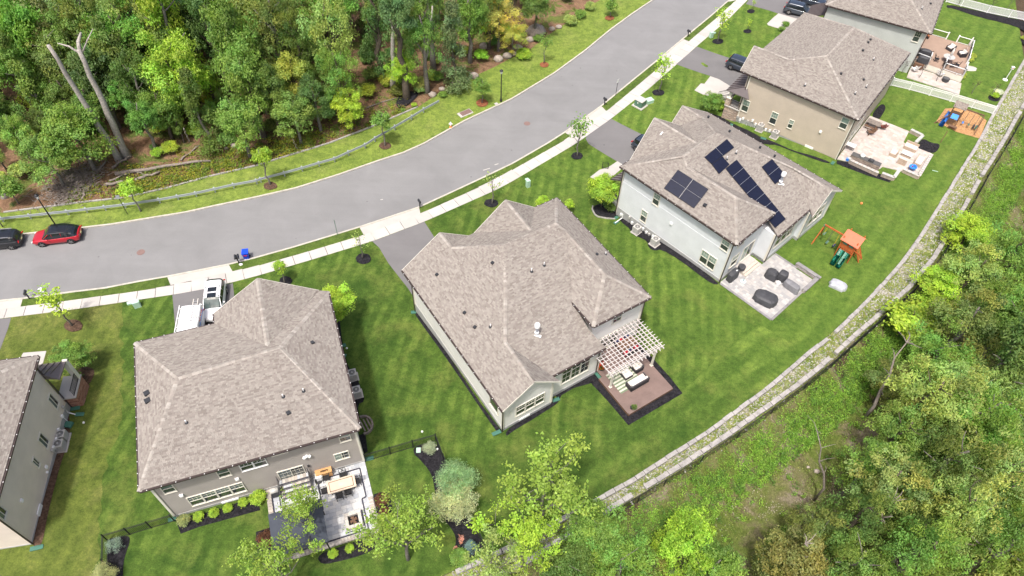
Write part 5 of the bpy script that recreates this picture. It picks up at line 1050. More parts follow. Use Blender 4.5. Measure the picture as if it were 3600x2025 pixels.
# dead branches in the right woods
for i,(c,r,a,b,rad,lab_) in enumerate([(3,3,(590,540),(495,0),.10,'slim pale leafless stem standing in the scrub clearing'),(3,3,(1430,850),(1260,700),.13,'short twisted dead branch sticking out of the right woods'),(3,3,(740,1380),(375,1130),.17,'thick dead branch leaning left near the bottom edge'),(3,2,(1100,1150),(1395,550),.15,'tall grey leafless snag with side twigs by the bank'),(3,3,(1470,1300),(1740,1090),.09,'thin pale dead branch in the lower right woods'),(3,3,(2290,700),(2130,490),.07,'bare twiggy branch near the right edge'),(3,3,(960,920),(1250,850),.14,'broken dead trunk lying in the right woods'),(3,3,(2200,1290),(2330,1060),.08,'pale dead twigs in the bottom right corner')]):
    p0=crown_px(*T(c,r,*a),3.0); p1=U(*T(c,r,*b),6.0-.0*i); z0=ground(p0[0],p0[1]); t=thing('dead_branch',lab_,'dead branch',(p0[0],p0[1],z0)); rr=random.Random(i)
    A=Vector((0,0,2.4)); B=Vector((p1[0]-p0[0],p1[1]-p0[1],6-z0)); P_=[Vector((0,0,0)),A]+[A.lerp(B,k/4)+Vector((rr.uniform(-.25,.25),rr.uniform(-.25,.25),rr.uniform(-.2,.2))) for k in (1,2,3)]+[B]
    mb=MB().tube(P_,[rad*1.2,rad,rad*.9,rad*.7,rad*.5,rad*.3],6); mb.build('stem',X['wood'],t,smooth=True); mb=MB()
    for k in range(9): q=P_[rr.choice([2,3,4,5])]; e=q+Vector((rr.uniform(-1,1),rr.uniform(-1,1),rr.uniform(-.1,.9))); mb.tube([q,(q+e)/2+Vector((rr.uniform(-.15,.15),0,.1)),e],[rad*.35,rad*.22,rad*.1],4)
    tag(mb.build('twig',X['wood'],t),kind='stuff')
TN=dict(mid='mid green',dark='dark green',deep='blue tinged dark green',olive='olive toned',pale='pale green',yel='yellowish',bright='bright green')
def name_by(lst,noun,marks):
    grp={}
    for o,k,p in lst:
        nm,q=min(marks,key=lambda m:(m[1][0]-p[0])**2+(m[1][1]-p[1])**2); dx,dy=p[0]-q[0],p[1]-q[1]
        w=('above' if dy<0 else 'below') if abs(dy)>abs(dx) else ('left of' if dx<0 else 'right of')
        grp.setdefault((k,w,nm),[]).append((math.hypot(dx,dy),o))
    OR=['nearest','second nearest','third nearest','fourth nearest','fifth nearest','sixth nearest','seventh nearest','eighth nearest','ninth nearest','tenth nearest']
    for (k,w,nm),L in grp.items():
        L.sort(key=lambda e:e[0])
        for i,(d_,o) in enumerate(L): o['label']='%s %s, %s one %s %s'%(TN[k],noun,OR[min(i,9)],w,nm) if len(L)>1 else '%s %s %s %s'%(TN[k],noun,w,nm)
LM=[('the left bare trunk top',(169,159)),('the forked bare trunk top',(285,140)),('the tall bright maple',(594,105)),('the tall fresh green tree',(825,154)),('the top left corner',(40,20)),('the big grey forked trunk',(1380,90)),('the lone lime tree',(1222,366)),('the tall pale tree at the clearing',(1160,126)),('the ochre shrubby tree',(1754,70)),('the yellowish small tree',(1027,265)),('the foot of the two bare trunks',(430,540)),('the biggest boulder',(1884,108)),('the left lamp head',(122,691)),('the long fallen log',(570,580)),('the slim curved trunk',(1500,170))]
name_by(FILL,'woodland tree',LM); name_by(SHF,'woodland shrub',LM)
name_by(HILLF,'hillside tree',[('the tall grey snag',(3140,1260)),('the slim leafless stem',(2880,1600)),('the twisted dead branch',(3170,1790)),('the thick leaning dead branch',(2890,1960)),('the bright tree with yellow tips',(2418,1922)),('the right end of the black fence',(3590,420)),('the bottom right corner',(3590,2010)),('the yellow green low bank tree',(3298,1006)),('the middle of the right edge',(3590,1200))])
# ---------------------------------------------------------------- street trees
def street(base,crown,rp,col,label,dens=1,wid=1.0):
    b=G(*base); best=min(np.arange(.8,8,.1),key=lambda z:(proj((b[0],b[1],b[2]+z))[1]-crown[1])**2); m=mpp((b[0],b[1],best)); r=rp/2.862*m; h=best+r*.9
    t=thing('street_tree',label,'tree',b,random.uniform(0,6),'young street trees'); i=random.randrange(3); 
    w=link('trunk',SAP[i][0],t); w.scale=(h,h,h)
    if dens==2: c=link('crown',SMALL[i],t,(0,0,best),color=COLS[col]); c.scale=(r*wid,r*wid,r*.95)
    else: c=link('crown',SAP[i][1 if dens else 2],t,color=COLS[col]); c.scale=(h,h,h)
    return t
ST=[(T(0,1,190,600),T(0,1,190,450),145,'mid',2,'bushy green street tree behind the left lamp post'),(T(0,1,1418,678),T(0,1,1330,460),115,'lime',2,'lime green street tree leaning over the guardrail by the left sign'),(T(1,1,145,412),T(0,1,2576+85,130),105,'bright',2,'light green street tree on a brown mulch ring behind the guardrail'),(T(1,1,1300,20),T(1,0,1290,1230),110,'mid',2,'green street tree where the guardrail bends'),(T(1,0,2275,1038),T(1,0,2285,880),95,'mid',2,'green street tree beside the right lamp post'),(T(2,0,322,637),T(2,0,345,450),70,'mid',1,'thin street tree on the bright orange mulch ring'),(T(2,0,988,167),T(2,0,1015,60),75,'mid',2,'small rounded street tree farthest up the grass strip'),(T(0,1,30,835),T(0,1,5,650),45,'mid',2,'street tree cut by the left edge of the frame'),
(T(0,2,730,382),T(0,2,610,140),130,'lime',1,'airy yellow green street tree over the left pavement'),(T(1,1,290,1395),T(1,1,235,1240),75,'bright',2,'small bright street tree next to the taupe house roof'),(T(1,1,1075,1152),T(1,1,1050,990),100,'pale',0,'almost leafless street tree by the middle driveway'),(T(1,1,2378,602),T(1,1,2390,380),80,'pale',0,'bare twiggy street tree in front of the white house'),(T(2,1,655,122),T(2,0,690,1320),95,'mid',1,'green street tree between sidewalk and pale blue house driveway'),(T(2,0,1480,922),T(2,0,1520,690),95,'lime',1,'yellow green street tree beside the green transformer'),(T(2,0,2068,412),T(2,0,2110,200),85,'lime',1,'yellow green street tree near the tan house driveway'),(T(2,0,2370,302),T(2,0,2392,235),32,'lime',1,'tiny sapling, nearer of two on the far lawn'),(T(2,0,2412,97),T(2,0,2425,35),28,'lime',1,'tiny sapling, farther of two on the far lawn')]
for b,c,rp,col,de,lab_ in ST: street(b,c,rp,col,lab_,de)
def shrub(c,r,x,y,rp,col,label,mesh=None,hc=.6,z=.85,name='shrub',cat='shrub',group=None,w=1.0):
    p=T(c,r,x,y); m=mpp(U(*p,0)); R=rp/2.862*m; x_,y_,_=crown_px(*p,R*hc); g=ground(x_,y_); t=thing(name,label,cat,(x_,y_,g),random.uniform(0,6),group)
    k=link('foliage',mesh or SHR[random.randrange(2)],t,(0,0,R*hc),color=COLS[col] if isinstance(col,str) else col); k.scale=(R*w,R*w,R*z); MB().tube([(0,0,-.1),(0,0,R*hc)],[.05,.03],6).build('stem',X['barkd'],t); return t
shrub(1,2,790,150,215,'lime','lime green tree tucked behind the right side of the taupe house',BIG[2],1.5,1.0,'garden_tree','tree')
shrub(0,2,735,680,195,'mid','leafy green tree beside the brick porch of the beige house',BIG[0],1.3,.85,'garden_tree','tree'); shrub(0,2,740,925,100,'dark','dark shrub under the leafy tree by the brick porch')
shrub(2,1,925,460,190,'bright','rounded lime green tree beside the pale blue house porch',BIG[5],1.25,.8,'garden_tree','tree'); shrub(2,1,1010,620,95,'dark','dark shrub below the lime tree by the pale blue wall'); shrub(2,0,2010,1030,130,'mid','big rounded green bush in front of the tan house porch',BIG[5],.8,.9); shrub(2,0,2100,1060,80,'bright','bright right half of the bush by the stone pier')
shrub(2,1,300,590,75,'lime','lime tree top showing behind the front gable of the white house',BIG[3],2.2,1.0,'garden_tree','tree'); shrub(2,1,575,610,55,'lime','small lime tree behind the front roof corner of the white house',BIG[3],2.0,1.0,'garden_tree','tree')
for i,(x,y,r_,lab_) in enumerate([(585,-50+0,0,''),]): pass
bed='round shrubs under the taupe house windows'
for x,y,r_,col,lab_ in [(560,1080,75,'grey','variegated shrub at the left end of the row under the taupe house windows'),(713,1045,62,'bright','second round shrub from the left under the taupe house windows'),(860,1010,58,'bright','third round shrub from the left under the taupe house windows'),(1007,960,56,'bright','fourth round shrub from the left under the taupe house windows'),(1155,905,60,'bright','fifth round shrub from the left under the taupe house windows'),(1305,860,95,'bright','largest shrub, right end of the row beside the patio steps')]:
    u,v=Z4(x,y); shrub(0,0,u*2.862,v*2.862,r_,col,lab_,group=bed)
for x,y,r_,col,lab_ in [(1265,685,80,(.14,.065,.035),'brown leaved shrub beside the patio, upper of two'),(1290,800,60,(.14,.065,.035),'brown leaved shrub beside the patio, lower of two'),(95,1080,100,(.14,.065,.035),'brown leaved shrub left of the dark canopy'),(1305,910,98,'bright','loose green shrub at the patio corner below the brown shrubs'),(772,1220,58,'lime','round lime shrub, leftmost of three below the patio wall'),(944,1172,52,'lime','round lime shrub, middle of three below the patio wall'),(1136,1105,52,'lime','round lime shrub, rightmost of three below the patio wall'),(2050,1260,105,'mid','spreading green shrub beside the blue spruce')]:
    shrub(1,3,x,y,r_,col,lab_)
WILL=crown_mesh(55,nl=75,per=110,leaf=.055,R=(1,1,1),lobe=(.2,.34),spread=(.5,.8),aspect=.18,up=.3,hue=.06)
shrub(1,3,2025,490,220,(.27,.42,.20),'green willow standing above the variegated willow by the black fence',WILL,1.5,.95,'willow','tree'); shrub(1,3,1980,680,258,(.50,.54,.30),'pale variegated willow in the curving mulch bed',WILL,.95,.75,'willow','tree')
shrub(1,3,1745,160,78,(.42,.48,.33),'white variegated shrub in the fence corner',WILL); shrub(1,3,2160,1150,98,(.20,.31,.31),'blue spruce in the curving mulch bed',SPR[1],.75,.9,'blue_spruce','spruce'); shrub(0,3,1145,1145,98,(.30,.40,.33),'dwarf silver blue spruce inside the left corner of the black fence',SPR[0],.8,.9,'blue_spruce','spruce'); shrub(0,3,1040,1440,140,(.40,.42,.20),'pale variegated willow cut by the bottom edge',WILL,.9,.8,'willow','tree')
FLW=crown_mesh(57,nl=16,per=40,leaf=.055,R=(1,1,.5),lobe=(.2,.3))
shrub(1,3,2060,1075,55,(.80,.42,.34),'pink flowering plant beside the blue spruce',FLW,.4,.8,'flower_clump','flowers'); shrub(1,3,2010,1170,35,(.80,.42,.34),'small clump of pink flowers in the curving bed',FLW,.4,.8,'flower_clump','flowers')
shrub(3,0,2320,925,52,(.70,.72,.62),'white flowering hydrangea at the end of the white fence',SHR[0],.6,.8,'hydrangea','shrub'); shrub(3,0,2290,960,45,'lime','yellow green shrub below the hydrangea')
for x,y,r_,lab_ in [(2065,560,38,'yellow green shrub at the upper side of the white railed deck'),(2040,600,36,'second yellow green shrub at the side of the white railed deck'),(1975,745,28,'yellow shrub beside the deck stairs, upper of two'),(1960,775,28,'yellow shrub beside the deck stairs, lower of two'),(2570,380,28,'small shrub at the right edge of the far lawn')]: shrub(3,0,x,y,r_,'yel',lab_)
for x,y,h_,lab_ in [(1345,740,60,'dark red leaved sapling at the grey green house corner'),(1515,790,60,'dark red leaved sapling beside the white fence'),(2045,945,60,'dark leaved sapling near the white fence, middle'),(2240,975,50,'dark red sapling left of the hydrangea'),(1690,820,30,'small dark red plant beside the paver steps'),(1905,60,55,'red leaved sapling, leftmost along the far white fence'),(2095,15,50,'red leaved sapling, second along the far white fence'),(2225,110,60,'red leaved sapling, third along the far white fence'),(2405,95,60,'red leaved sapling, fourth along the far white fence'),(2560,130,50,'red leaved sapling, fifth along the far white fence')]:
    b=GT(3,0,x,y); t=thing('red_sapling',lab_,'sapling',b,x); w=link('trunk',SAP[x%3][0],t); w.scale=(1.9,)*3; c=link('crown',SAP[x%3][2],t,color=(.06,.02,.03)); c.scale=(1.9,)*3
for x,y,r_,col in [(1880,950,50,'mid'),(1975,905,52,'deep'),(1480,1105,30,'mid'),(1590,1055,36,'bright'),(1310,850,42,'bright')]: shrub(1,0,x,y,r_,col,'low green shrub at the edge of the grass near %s'%{1880:'the first pale boulder, left one',1975:'the first pale boulder, right one',1480:'the dumped mulch, smaller one',1590:'the dumped mulch, larger one',1310:'the thick grey trunk'}[x])
for x,y,r_,col,lab_ in [(590,205,82,'pale','grey green shrub right of the biggest boulder'),(690,140,70,'mid','green shrub, middle of three up the grass strip'),(790,60,65,'pale','grey green shrub near the top of the grass strip'),(120,540,88,'bright','wide green shrub at the lower end of the boulder row'),(255,385,55,'mid','green shrub in front of the biggest boulder')]: shrub(2,0,x,y,r_,col,lab_)
shrub(3,0,180,240,45,'mid','green shrub by the front steps of the farthest house'); shrub(3,0,140,290,40,'mid','lower green shrub by the front steps of the farthest house')
# ================================================================ THINGS
def part(mb,name,m,par,smooth=False,**k): return mb.build(name,X[m] if isinstance(m,str) else m,par,smooth=smooth,**k)
# ---------------------------------------------------------------- vehicles
def loft(secs,mb):
    n=len(secs[0]); N=len(mb.v)
    for s_ in secs: mb.v+=[tuple(p) for p in s_]
    for i in range(len(secs)-1):
        for j in range(n-1): mb.f.append((N+i*n+j,N+(i+1)*n+j,N+(i+1)*n+j+1,N+i*n+j+1)); mb.m.append(0)
    mb.f.append(tuple(N+j for j in range(n))); mb.m.append(0); mb.f.append(tuple(N+(len(secs)-1)*n+j for j in range(n-1,-1,-1))); mb.m.append(0)
def car(name,label,cat,loc,rz,L,W_,H,paint,kind='suv',roofm=None,glass='cgls',ws='cgls',group=None):
    t=thing(name,label,cat,loc,rz,group); w=W_/2
    xs=[-.5,-.485,-.44,-.3,-.1,.1,.26,.38,.46,.49,.5]; hw=[.76,.88,.96,1,1,1,.99,.95,.86,.76,.66]
    zt={'suv':[.50,.60,.635,.63,.615,.60,.585,.56,.52,.46,.40],'fast':[.52,.60,.63,.62,.60,.58,.56,.52,.47,.41,.36],'van':[.42,.46,.48,.48,.48,.48,.47,.44,.40,.34,.3]}[kind]; zb=[.24,.2,.17,.15,.15,.15,.15,.15,.17,.2,.22]
    secs=[]
    for x,a,b,c in zip(xs,hw,zt,zb):
        y=w*a; zt_=b*H; zb_=c*H*.9; h=[(0,zb_),(y*.86,zb_),(y*.98,zb_+.08),(y,(zb_+zt_)*.5),(y*.985,zt_-.10),(y*.93,zt_-.025),(y*.78,zt_+.012),(y*.4,zt_+.03),(0,zt_+.035)]
        secs.append([(x*L,p,q) for p,q in h]+[(x*L,-p,q) for p,q in h[-2::-1]])
    mb=MB(); loft(secs,mb); b=part(mb,'body',paint,t,True)
    sub=b.modifiers.new('smooth','SUBSURF'); sub.levels=1; sub.render_levels=1
    # cabin
    G_={'suv':([-.475,-.44,-.36,-.15,.02,.09,.25],[0,.80,.97,1.0,.985,.94,0]),'fast':([-.47,-.40,-.28,-.10,.04,.10,.27],[0,.52,.86,1.0,.985,.92,0]),'van':([-.49,-.485,-.44,-.1,.2,.28,.40],[0,.90,.99,1,.99,.93,0])}[kind]
    belt=lambda x: float(np.interp(x,xs,zt))*H
    gx,gk=G_; NS=17; secs=[]; X_=[gx[0]+(gx[-1]-gx[0])*q/(NS-1) for q in range(NS)]
    for q,x in enumerate(X_):
        k=float(np.interp(x,gx,gk)); z0=belt(x)-.02; zt_=z0+.02 if k<=0 else z0+(H-z0)*k; f=min(1,max(0,(x-gx[0])/.10),max(0,(gx[-1]-x)/.16))**.5
        y0=w*(.80+.13*f); y1=w*((.62 if kind!='van' else .76)+.13*f); dz=zt_-z0
        h=[(y0,z0),(y0*.985+.0,z0+dz*.22),((y0+y1)/2*1.01,z0+dz*.58),(y1*1.04,z0+dz*.84),(y1*.93,z0+dz*.955),(y1*.55,zt_+.01*k),(0,zt_+.025*k)]
        secs.append([(x*L,p,r_) for p,r_ in h]+[(x*L,-p,r_) for p,r_ in h[-2::-1]])
    n=len(secs[0]); gl=MB(); rf=MB(); fr=MB(); wx=gx[-2]-.012; bxx=gx[2]-.02
    for i in range(NS-1):
        xm=(X_[i]+X_[i+1])/2
        for j in range(n-1):
            q=[secs[i][j],secs[i+1][j],secs[i+1][j+1],secs[i][j+1]]; side=j<3 or j>=n-4
            tgt=fr if (xm>wx and not side) else gl if side and not(kind=='van' and xm<.18) else rf if (xm>bxx or kind=='van') else gl
            tgt.poly([Vector(p) for p in q])
    part(gl,'side_glass',glass,t,True)
    if rf.f: part(rf,'roof',roofm or paint,t,True)
    if fr.f: part(fr,'windscreen',ws,t,True)
    pl=MB()
    for sgn in (1,-1):
        for x,x2 in (([-.17,-.16],[.03,.02]) if kind!='van' else ()): 
            pl.bar((x*L,sgn*w*.9,belt(x)+.02),(x2*L,sgn*w*.80,H*.93),.05,.04)
        pl.bar((.235*L,sgn*w*.86,belt(.24)+.04),(.09*L,sgn*w*.78,H*.93),.07,.05)
        pass
    part(pl,'pillar',paint,t); pl=MB()
    for sgn in (1,-1): pl.bar((.08*L,sgn*w*.775,H*.945),(-.33*L,sgn*w*.775,H*.945),.05,.05)
    part(pl,'roof_edge',roofm or paint,t)
    R=.205*H+.02 if kind!='van' else .34
    for sx in (.30,-.305):
        for sy in (1,-1):
            ar=MB().tube([(sx*L,sy*(w-.12),R),(sx*L,sy*(w+.006),R)],R*1.17,18); part(ar,'wheel_arch','dark',t)
            wl_=MB().tube([(sx*L,sy*(w-.2),R),(sx*L,sy*(w+.02),R)],R,18); wo=part(wl_,'wheel','tyre',t)
            rm=MB().tube([(sx*L,sy*(w+.02),R),(sx*L,sy*(w+.03),R)],R*.25,8)
            for k in range(5): a=k*1.2566; rm.bar((sx*L,sy*(w+.028),R),(sx*L+math.cos(a)*R*.66,sy*(w+.028),R+math.sin(a)*R*.66),.03,.09)
            part(rm,'rim','rim',wo)
    for sy in (1,-1):
        part(MB().box((.485*L,sy*w*.66,zt[9]*H-.06),(.10,.36,.12),sy*-.35),'headlight','lamp',t)
        part(MB().box((-.492*L,sy*w*.70,zt[1]*H-.10),(.07,.42,.13),sy*.3),'tail_light','tail',t)
        part(MB().blob((.13*L,sy*(w+.11),belt(.13)+.08),(.09,.12,.08),1,0,nu=8,nv=5),'mirror',paint,t,True)
    part(MB().box((-.497*L,0,.44*H*.62),(.09,W_*.82,.2)),'rear_bumper','dark',t); part(MB().box((.497*L,0,.26*H),(.08,W_*.7,.2)),'grille','dark',t); part(MB().box((-.512*L,0,.44*H),(.02,.32,.15)),'license_plate','plate',t)
    return t
def place_car(c,z,d0,d1): # centre from survey point at height z; heading from d0 to d1 survey positions at height 1
    p=U(*c,ROADZ-.12+z); a=U(*d0,ROADZ+.8); b=U(*d1,ROADZ+.8); return p,math.atan2(b[1]-a[1],b[0]-a[0])
fw=U(150,869,ROADZ-.12); rw=U(257,857,ROADZ-.12); hd=math.atan2(fw[1]-rw[1],fw[0]-rw[0]); nx,ny=math.sin(hd),-math.cos(hd); 
cx_,cy_=(fw[0]+rw[0])/2+nx*.94,(fw[1]+rw[1])/2+ny*.94
car('parked_car','red crossover with black roof parked at the kerb','car',(cx_,cy_,ROADZ-.12),hd,4.75,1.9,1.6,'cred','fast','cblk',group='cars parked along the kerb')
rb=U(47,878,ROADZ-.12); hd2=hd-.03; bx=rb[0]+math.cos(hd2)*.305*4.6+nx*.93; by=rb[1]+math.sin(hd2)*.305*4.6+ny*.93
bk=car('parked_car','black crossover cut off by the left edge of the frame','car',(bx,by,ROADZ-.12),hd2,4.6,1.88,1.62,'cblk','suv','cblk',group='cars parked along the kerb')
for sy in (1,-1): part(MB().bar((-1.6,sy*.68,1.6),(.3,sy*.68,1.62),.04,.05),'roof_rail','silver',bk)
ZC=lambda x,y:(560+x/5.573,940+y/5.573)
def gz(x,y): return ground(x,y)+.02
c_=U(*ZC(1075,640),-.75); a=U(*ZC(1130,250),-.6); b=U(*ZC(1050,900),-.6); h_=math.atan2(b[1]-a[1],b[0]-a[0])
ws=car('parked_car','white sport utility vehicle with twin sunroofs in the driveway of the taupe house','car',(c_[0],c_[1],gz(c_[0],c_[1])),h_,4.9,1.95,1.72,'cwht','suv',ws='cglsl')
part(MB().box((.10,0,1.735),(.55,.85,.02)),'sunroof','cgls',ws); part(MB().box((-.62,0,1.75),(.55,.85,.02)),'sunroof','cgls',ws)
for sy in (1,-1):
    for sx in (.25,-.95): part(MB().box((sx,sy*.66,1.76),(.08,.06,.08)),'rack_foot','dark',ws)
c_=U(*ZC(540,1120),.75); vn=car('van','white work van with a ladder on its roof rack and red lettering','van',(c_[0],c_[1],gz(c_[0],c_[1])),h_-.02,5.3,2.05,2.15,'cwht','van')
for k in range(4): part(MB().bar((-1.9+k*1.1,-.95,2.24),(-1.9+k*1.1,.95,2.24),.05,.05),'rack_bar','white',vn)
for sy in (1,-1): part(MB().bar((-2.3,sy*.95,2.26),(1.6,sy*.95,2.26),.06,.08),'rack_rail','white',vn)
ld=thing('ladder','white ladder with tan rails strapped on the van roof','ladder',vn.location,vn.rotation_euler[2]); 
for y in (.30,.72): part(MB().bar((-2.9,y,2.33),(.2,y,2.33),.05,.07),'rail','boxo' if 0 else 'cream',ld)
for k in range(9): part(MB().bar((-2.6+k*.33,.30,2.33),(-2.6+k*.33,.72,2.33),.035,.035),'rung','silver',ld)
def text(s_,size,name,m,parent,loc,rot,ex=.004):
    cu_=bpy.data.curves.new(name,'FONT'); cu_.body=s_; cu_.size=size; cu_.extrude=ex; cu_.align_x='CENTER'; cu_.align_y='CENTER'; o=bpy.data.objects.new(name,cu_); COL.objects.link(o)
    dg=bpy.context.evaluated_depsgraph_get(); me=bpy.data.meshes.new_from_object(o.evaluated_get(dg)); bpy.data.objects.remove(o); me.materials.clear(); me.materials.append(X[m]); q=link(name,me,parent,loc,rot); return q
text('Group',.62,'lettering','red',vn,(-1.25,.90,1.92),(math.radians(55),0,math.radians(180)))
part(MB().box((-.9,1.0,1.55),(2.8,.03,.06)),'stripe','lblue',vn)
def simple_car(label,c,hd_,paint,z=.8,L=4.6,H=1.65):
    p=U(*c,z-1.0); return car('parked_car',label,'car',(p[0],p[1],gz(p[0],p[1])),hd_,L,1.88,H,paint,'suv')
simple_car('dark blue grey car half hidden by the tan house roof corner',T(2,0,2335,640),math.radians(-35),'cgry'); simple_car('blue grey hatchback on the driveway of the farthest house',T(3,0,330,78),math.radians(-26),'cgry'); simple_car('dark car behind the hatchback at the top edge',T(3,0,440,-25),math.radians(-26),'cgry'); simple_car('dark blue car barely showing behind the pale blue house roof',T(2,0,1395,1475),math.radians(-44),'cgry')
# ---------------------------------------------------------------- street furniture
def post_height(base,top): 
    b=G(*base); best=min(np.arange(.6,9,.05),key=lambda z:(proj((b[0],b[1],b[2]+z))[0]-top[0])**2+(proj((b[0],b[1],b[2]+z))[1]-top[1])**2); return b,best
for base,top,lab_ in ((T(0,1,582,850),T(0,1,350,525),'black post top street lamp behind the red car'),(T(1,0,2465,1020),T(1,0,2470,712),'black post top street lamp near the storm drain')):
    b,h=post_height(base,top); t=thing('street_lamp',lab_,'street lamp',b,0,'street lamps on the grass strip')
    part(MB().lathe([(.16,-.1),(.16,.25),(.10,.4),(.075,.6),(.06,h-.5),(.09,h-.45)],n=10),'post','black',t); part(MB().lathe([(.10,h-.45),(.20,h-.08),(.20,h-.05)],n=10),'lantern','lamp',t); part(MB().lathe([(.25,h-.06),(.20,h+.04),(.05,h+.16),(.02,h+.25)],n=10),'lantern_cap','black',t)
for base,top,lab_,fc in ((T(0,1,1283,705),T(0,1,1185,515),'black sign post with a blank pale sign, back side, beside the guardrail',.3),(T(2,0,1042,965),T(2,0,1062,800),'black sign post with a blank white sign at the right kerb',.9)):
    b,h=post_height(base,top); t=thing('street_sign',lab_,'sign',b); part(MB().tube([(0,0,-.2),(0,0,h-.05)],.035,8),'post','black',t); part(MB().box((0,-.05,h-.2),(.38,.02,.5),fc),'sign_plate','white' if fc>.5 else 'wmetal',t)
b,h=post_height(T(1,1,820,912),T(1,1,790,765)); t=tag(part(MB().tube([b,(b[0],b[1],b[2]+h)],.035,8),'marker_post','green',None),'thin dark green marker post at the kerb between two driveways','post')
b=GT(1,0,1960,1280); t=thing('fire_hydrant','white topped orange fire hydrant on the grass strip','hydrant',b); part(MB().lathe([(.18,-.05),(.18,.05),(.12,.08),(.12,.42),(.15,.44)],n=12),'barrel','orangep',t,True); part(MB().lathe([(.15,.44),(.15,.56),(.12,.68),(.05,.78),(.03,.82)],n=12),'bonnet','white',t,True); part(MB().tube([(-.22,0,.5),(.22,0,.5)],.07,8).tube([(0,-.2,.46),(0,0,.46)],.08,8),'nozzle','white',t)
def rot_to(c,r,a,b_): A=GT(c,r,*a);B=GT(c,r,*b_); return math.atan2(B[1]-A[1],B[0]-A[0])
b=GT(1,0,2105,1142); t=thing('storm_drain','long storm drain with an iron grate in the grass strip','storm drain',b,rot_to(1,0,(2050,1165),(2180,1110))); part(MB().box((0,0,.02),(1.9,1.0,.14)),'drain_frame','conc',t)
for k in range(14): part(MB().box((-.55+k*.105,.05,.11),(.05,.75,.04)),'grate_bar','rust',t)
part(MB().box((.12,.05,.095),(1.55,.8,.01)),'grate_pit','rust',t)
b=GT(1,0,2417,1045); tag(part(MB().box((b[0],b[1],b[2]+.02),(.45,.4,.05),.6),'utility_cover','conc',None),'small square pale utility cover at the kerb','cover')
for c,r,x,y,lab_ in ((0,1,1417,1090,'rusty manhole cover in the left part of the road'),(2,0,152,1243,'rusty manhole cover in the middle of the road')):
    p=U(*T(c,r,x,y),ROADZ-.12); tag(part(MB().lathe([(.42,-.02),(.42,.008),(.36,.012)],(p[0],p[1],ROADZ-.115),20),'manhole_cover','rust',None),lab_,'manhole')
for x,y,rz_,l in ((2420,205,.5,.5),(2320,255,.5,.9),(1265,560,.3,.3)):
    p=U(*T(1,1,x,y),ROADZ-.12); tag(part(MB().box((p[0],p[1],ROADZ-.112),(l,.12,.008),rz_),'paint_mark','conc',None),{2420:'short white paint mark near the kerb, right one',2320:'longer white paint mark near the kerb, left one',1265:'faint white paint speck in the middle of the road'}[x],'road mark')
def mailbox(c,r,base,lab_,rz_,two=False):
    b=GT(c,r,*base); t=thing('mailbox',lab_,'mailbox',b,rz_,'mailboxes along the kerb'); part(MB().box((0,0,.5),(.10,.10,1.15)),'post','black',t); part(MB().bar((-.35,0,.85),(.35,0,.85),.07,.07).bar((0,0,.5),(.25,0,.85),.05,.05),'bracket','black',t)
    for k,yy in enumerate(((-.14,.14) if two else (0,))):
        n=8; mb=MB(); pr=[(-.11,0),(.11,0)]+[(.11*math.cos(math.pi*j/n),.14+.11*math.sin(math.pi*j/n)) for j in range(n+1)]; 
        q=[(x,z) for x,z in pr]; vs=[(-.27,yy+x,.9+z) for x,z in q]+[(.27,yy+x,.9+z) for x,z in q]; m_=len(q); mb.add(vs,[tuple(range(m_)),tuple(range(2*m_-1,m_-1,-1))]+[(i,m_+i,m_+(i+1)%m_,(i+1)%m_) for i in range(m_)]); part(mb,'box','dark',t)
    return t
mailbox(0,2,(300,110),'black mailbox on the far left verge',1.9); mailbox(0,1,(2405,1200),'double black mailbox beside the blue bin',1.9,True); mailbox(1,1,(1650,640),'black mailbox by the white house driveway',2.1); mailbox(2,0,(930,1058),'black mailbox nearest the right sign post',2.3); mailbox(2,0,(1768,372),'black mailbox farthest up the road',2.4)
b=GT(0,1,2425,1215); tag(part(MB().blob((b[0],b[1],b[2]+.05),(.2,.16,.1),3),'marker_stone','white',None,True),'white stone at the foot of the double mailbox','stone')
p=U(*T(0,1,2488,1150),ROADZ-.12); t=thing('recycling_bin','bright blue recycling bin standing on the road by the kerb','bin',(p[0],p[1],ROADZ-.12),.2)
mb=MB(); mb.add([(-.24,-.26,.05),(.24,-.26,.05),(.24,.24,.05),(-.24,.24,.05),(-.30,-.34,1.0),(.30,-.34,1.0),(.30,.32,1.0),(-.30,.32,1.0)],[(0,3,2,1),(0,1,5,4),(1,2,6,5),(2,3,7,6),(3,0,4,7)]); part(mb,'bin_body','blue',t); part(MB().box((0,0,1.04),(.66,.74,.07),0,0,(.06,0,0)),'lid','blue',t); part(MB().tube([(-.3,.38,1.0),(.3,.38,1.0)],.025,6),'handle','blue',t); part(MB().box((0,-.345,.75),(.34,.02,.12)),'label_plate','red',t)
for sy in (-.28,.28): part(MB().tube([(sy-.03,.25,.12),(sy+.03,.25,.12)],.12,10),'wheel','tyre',t)
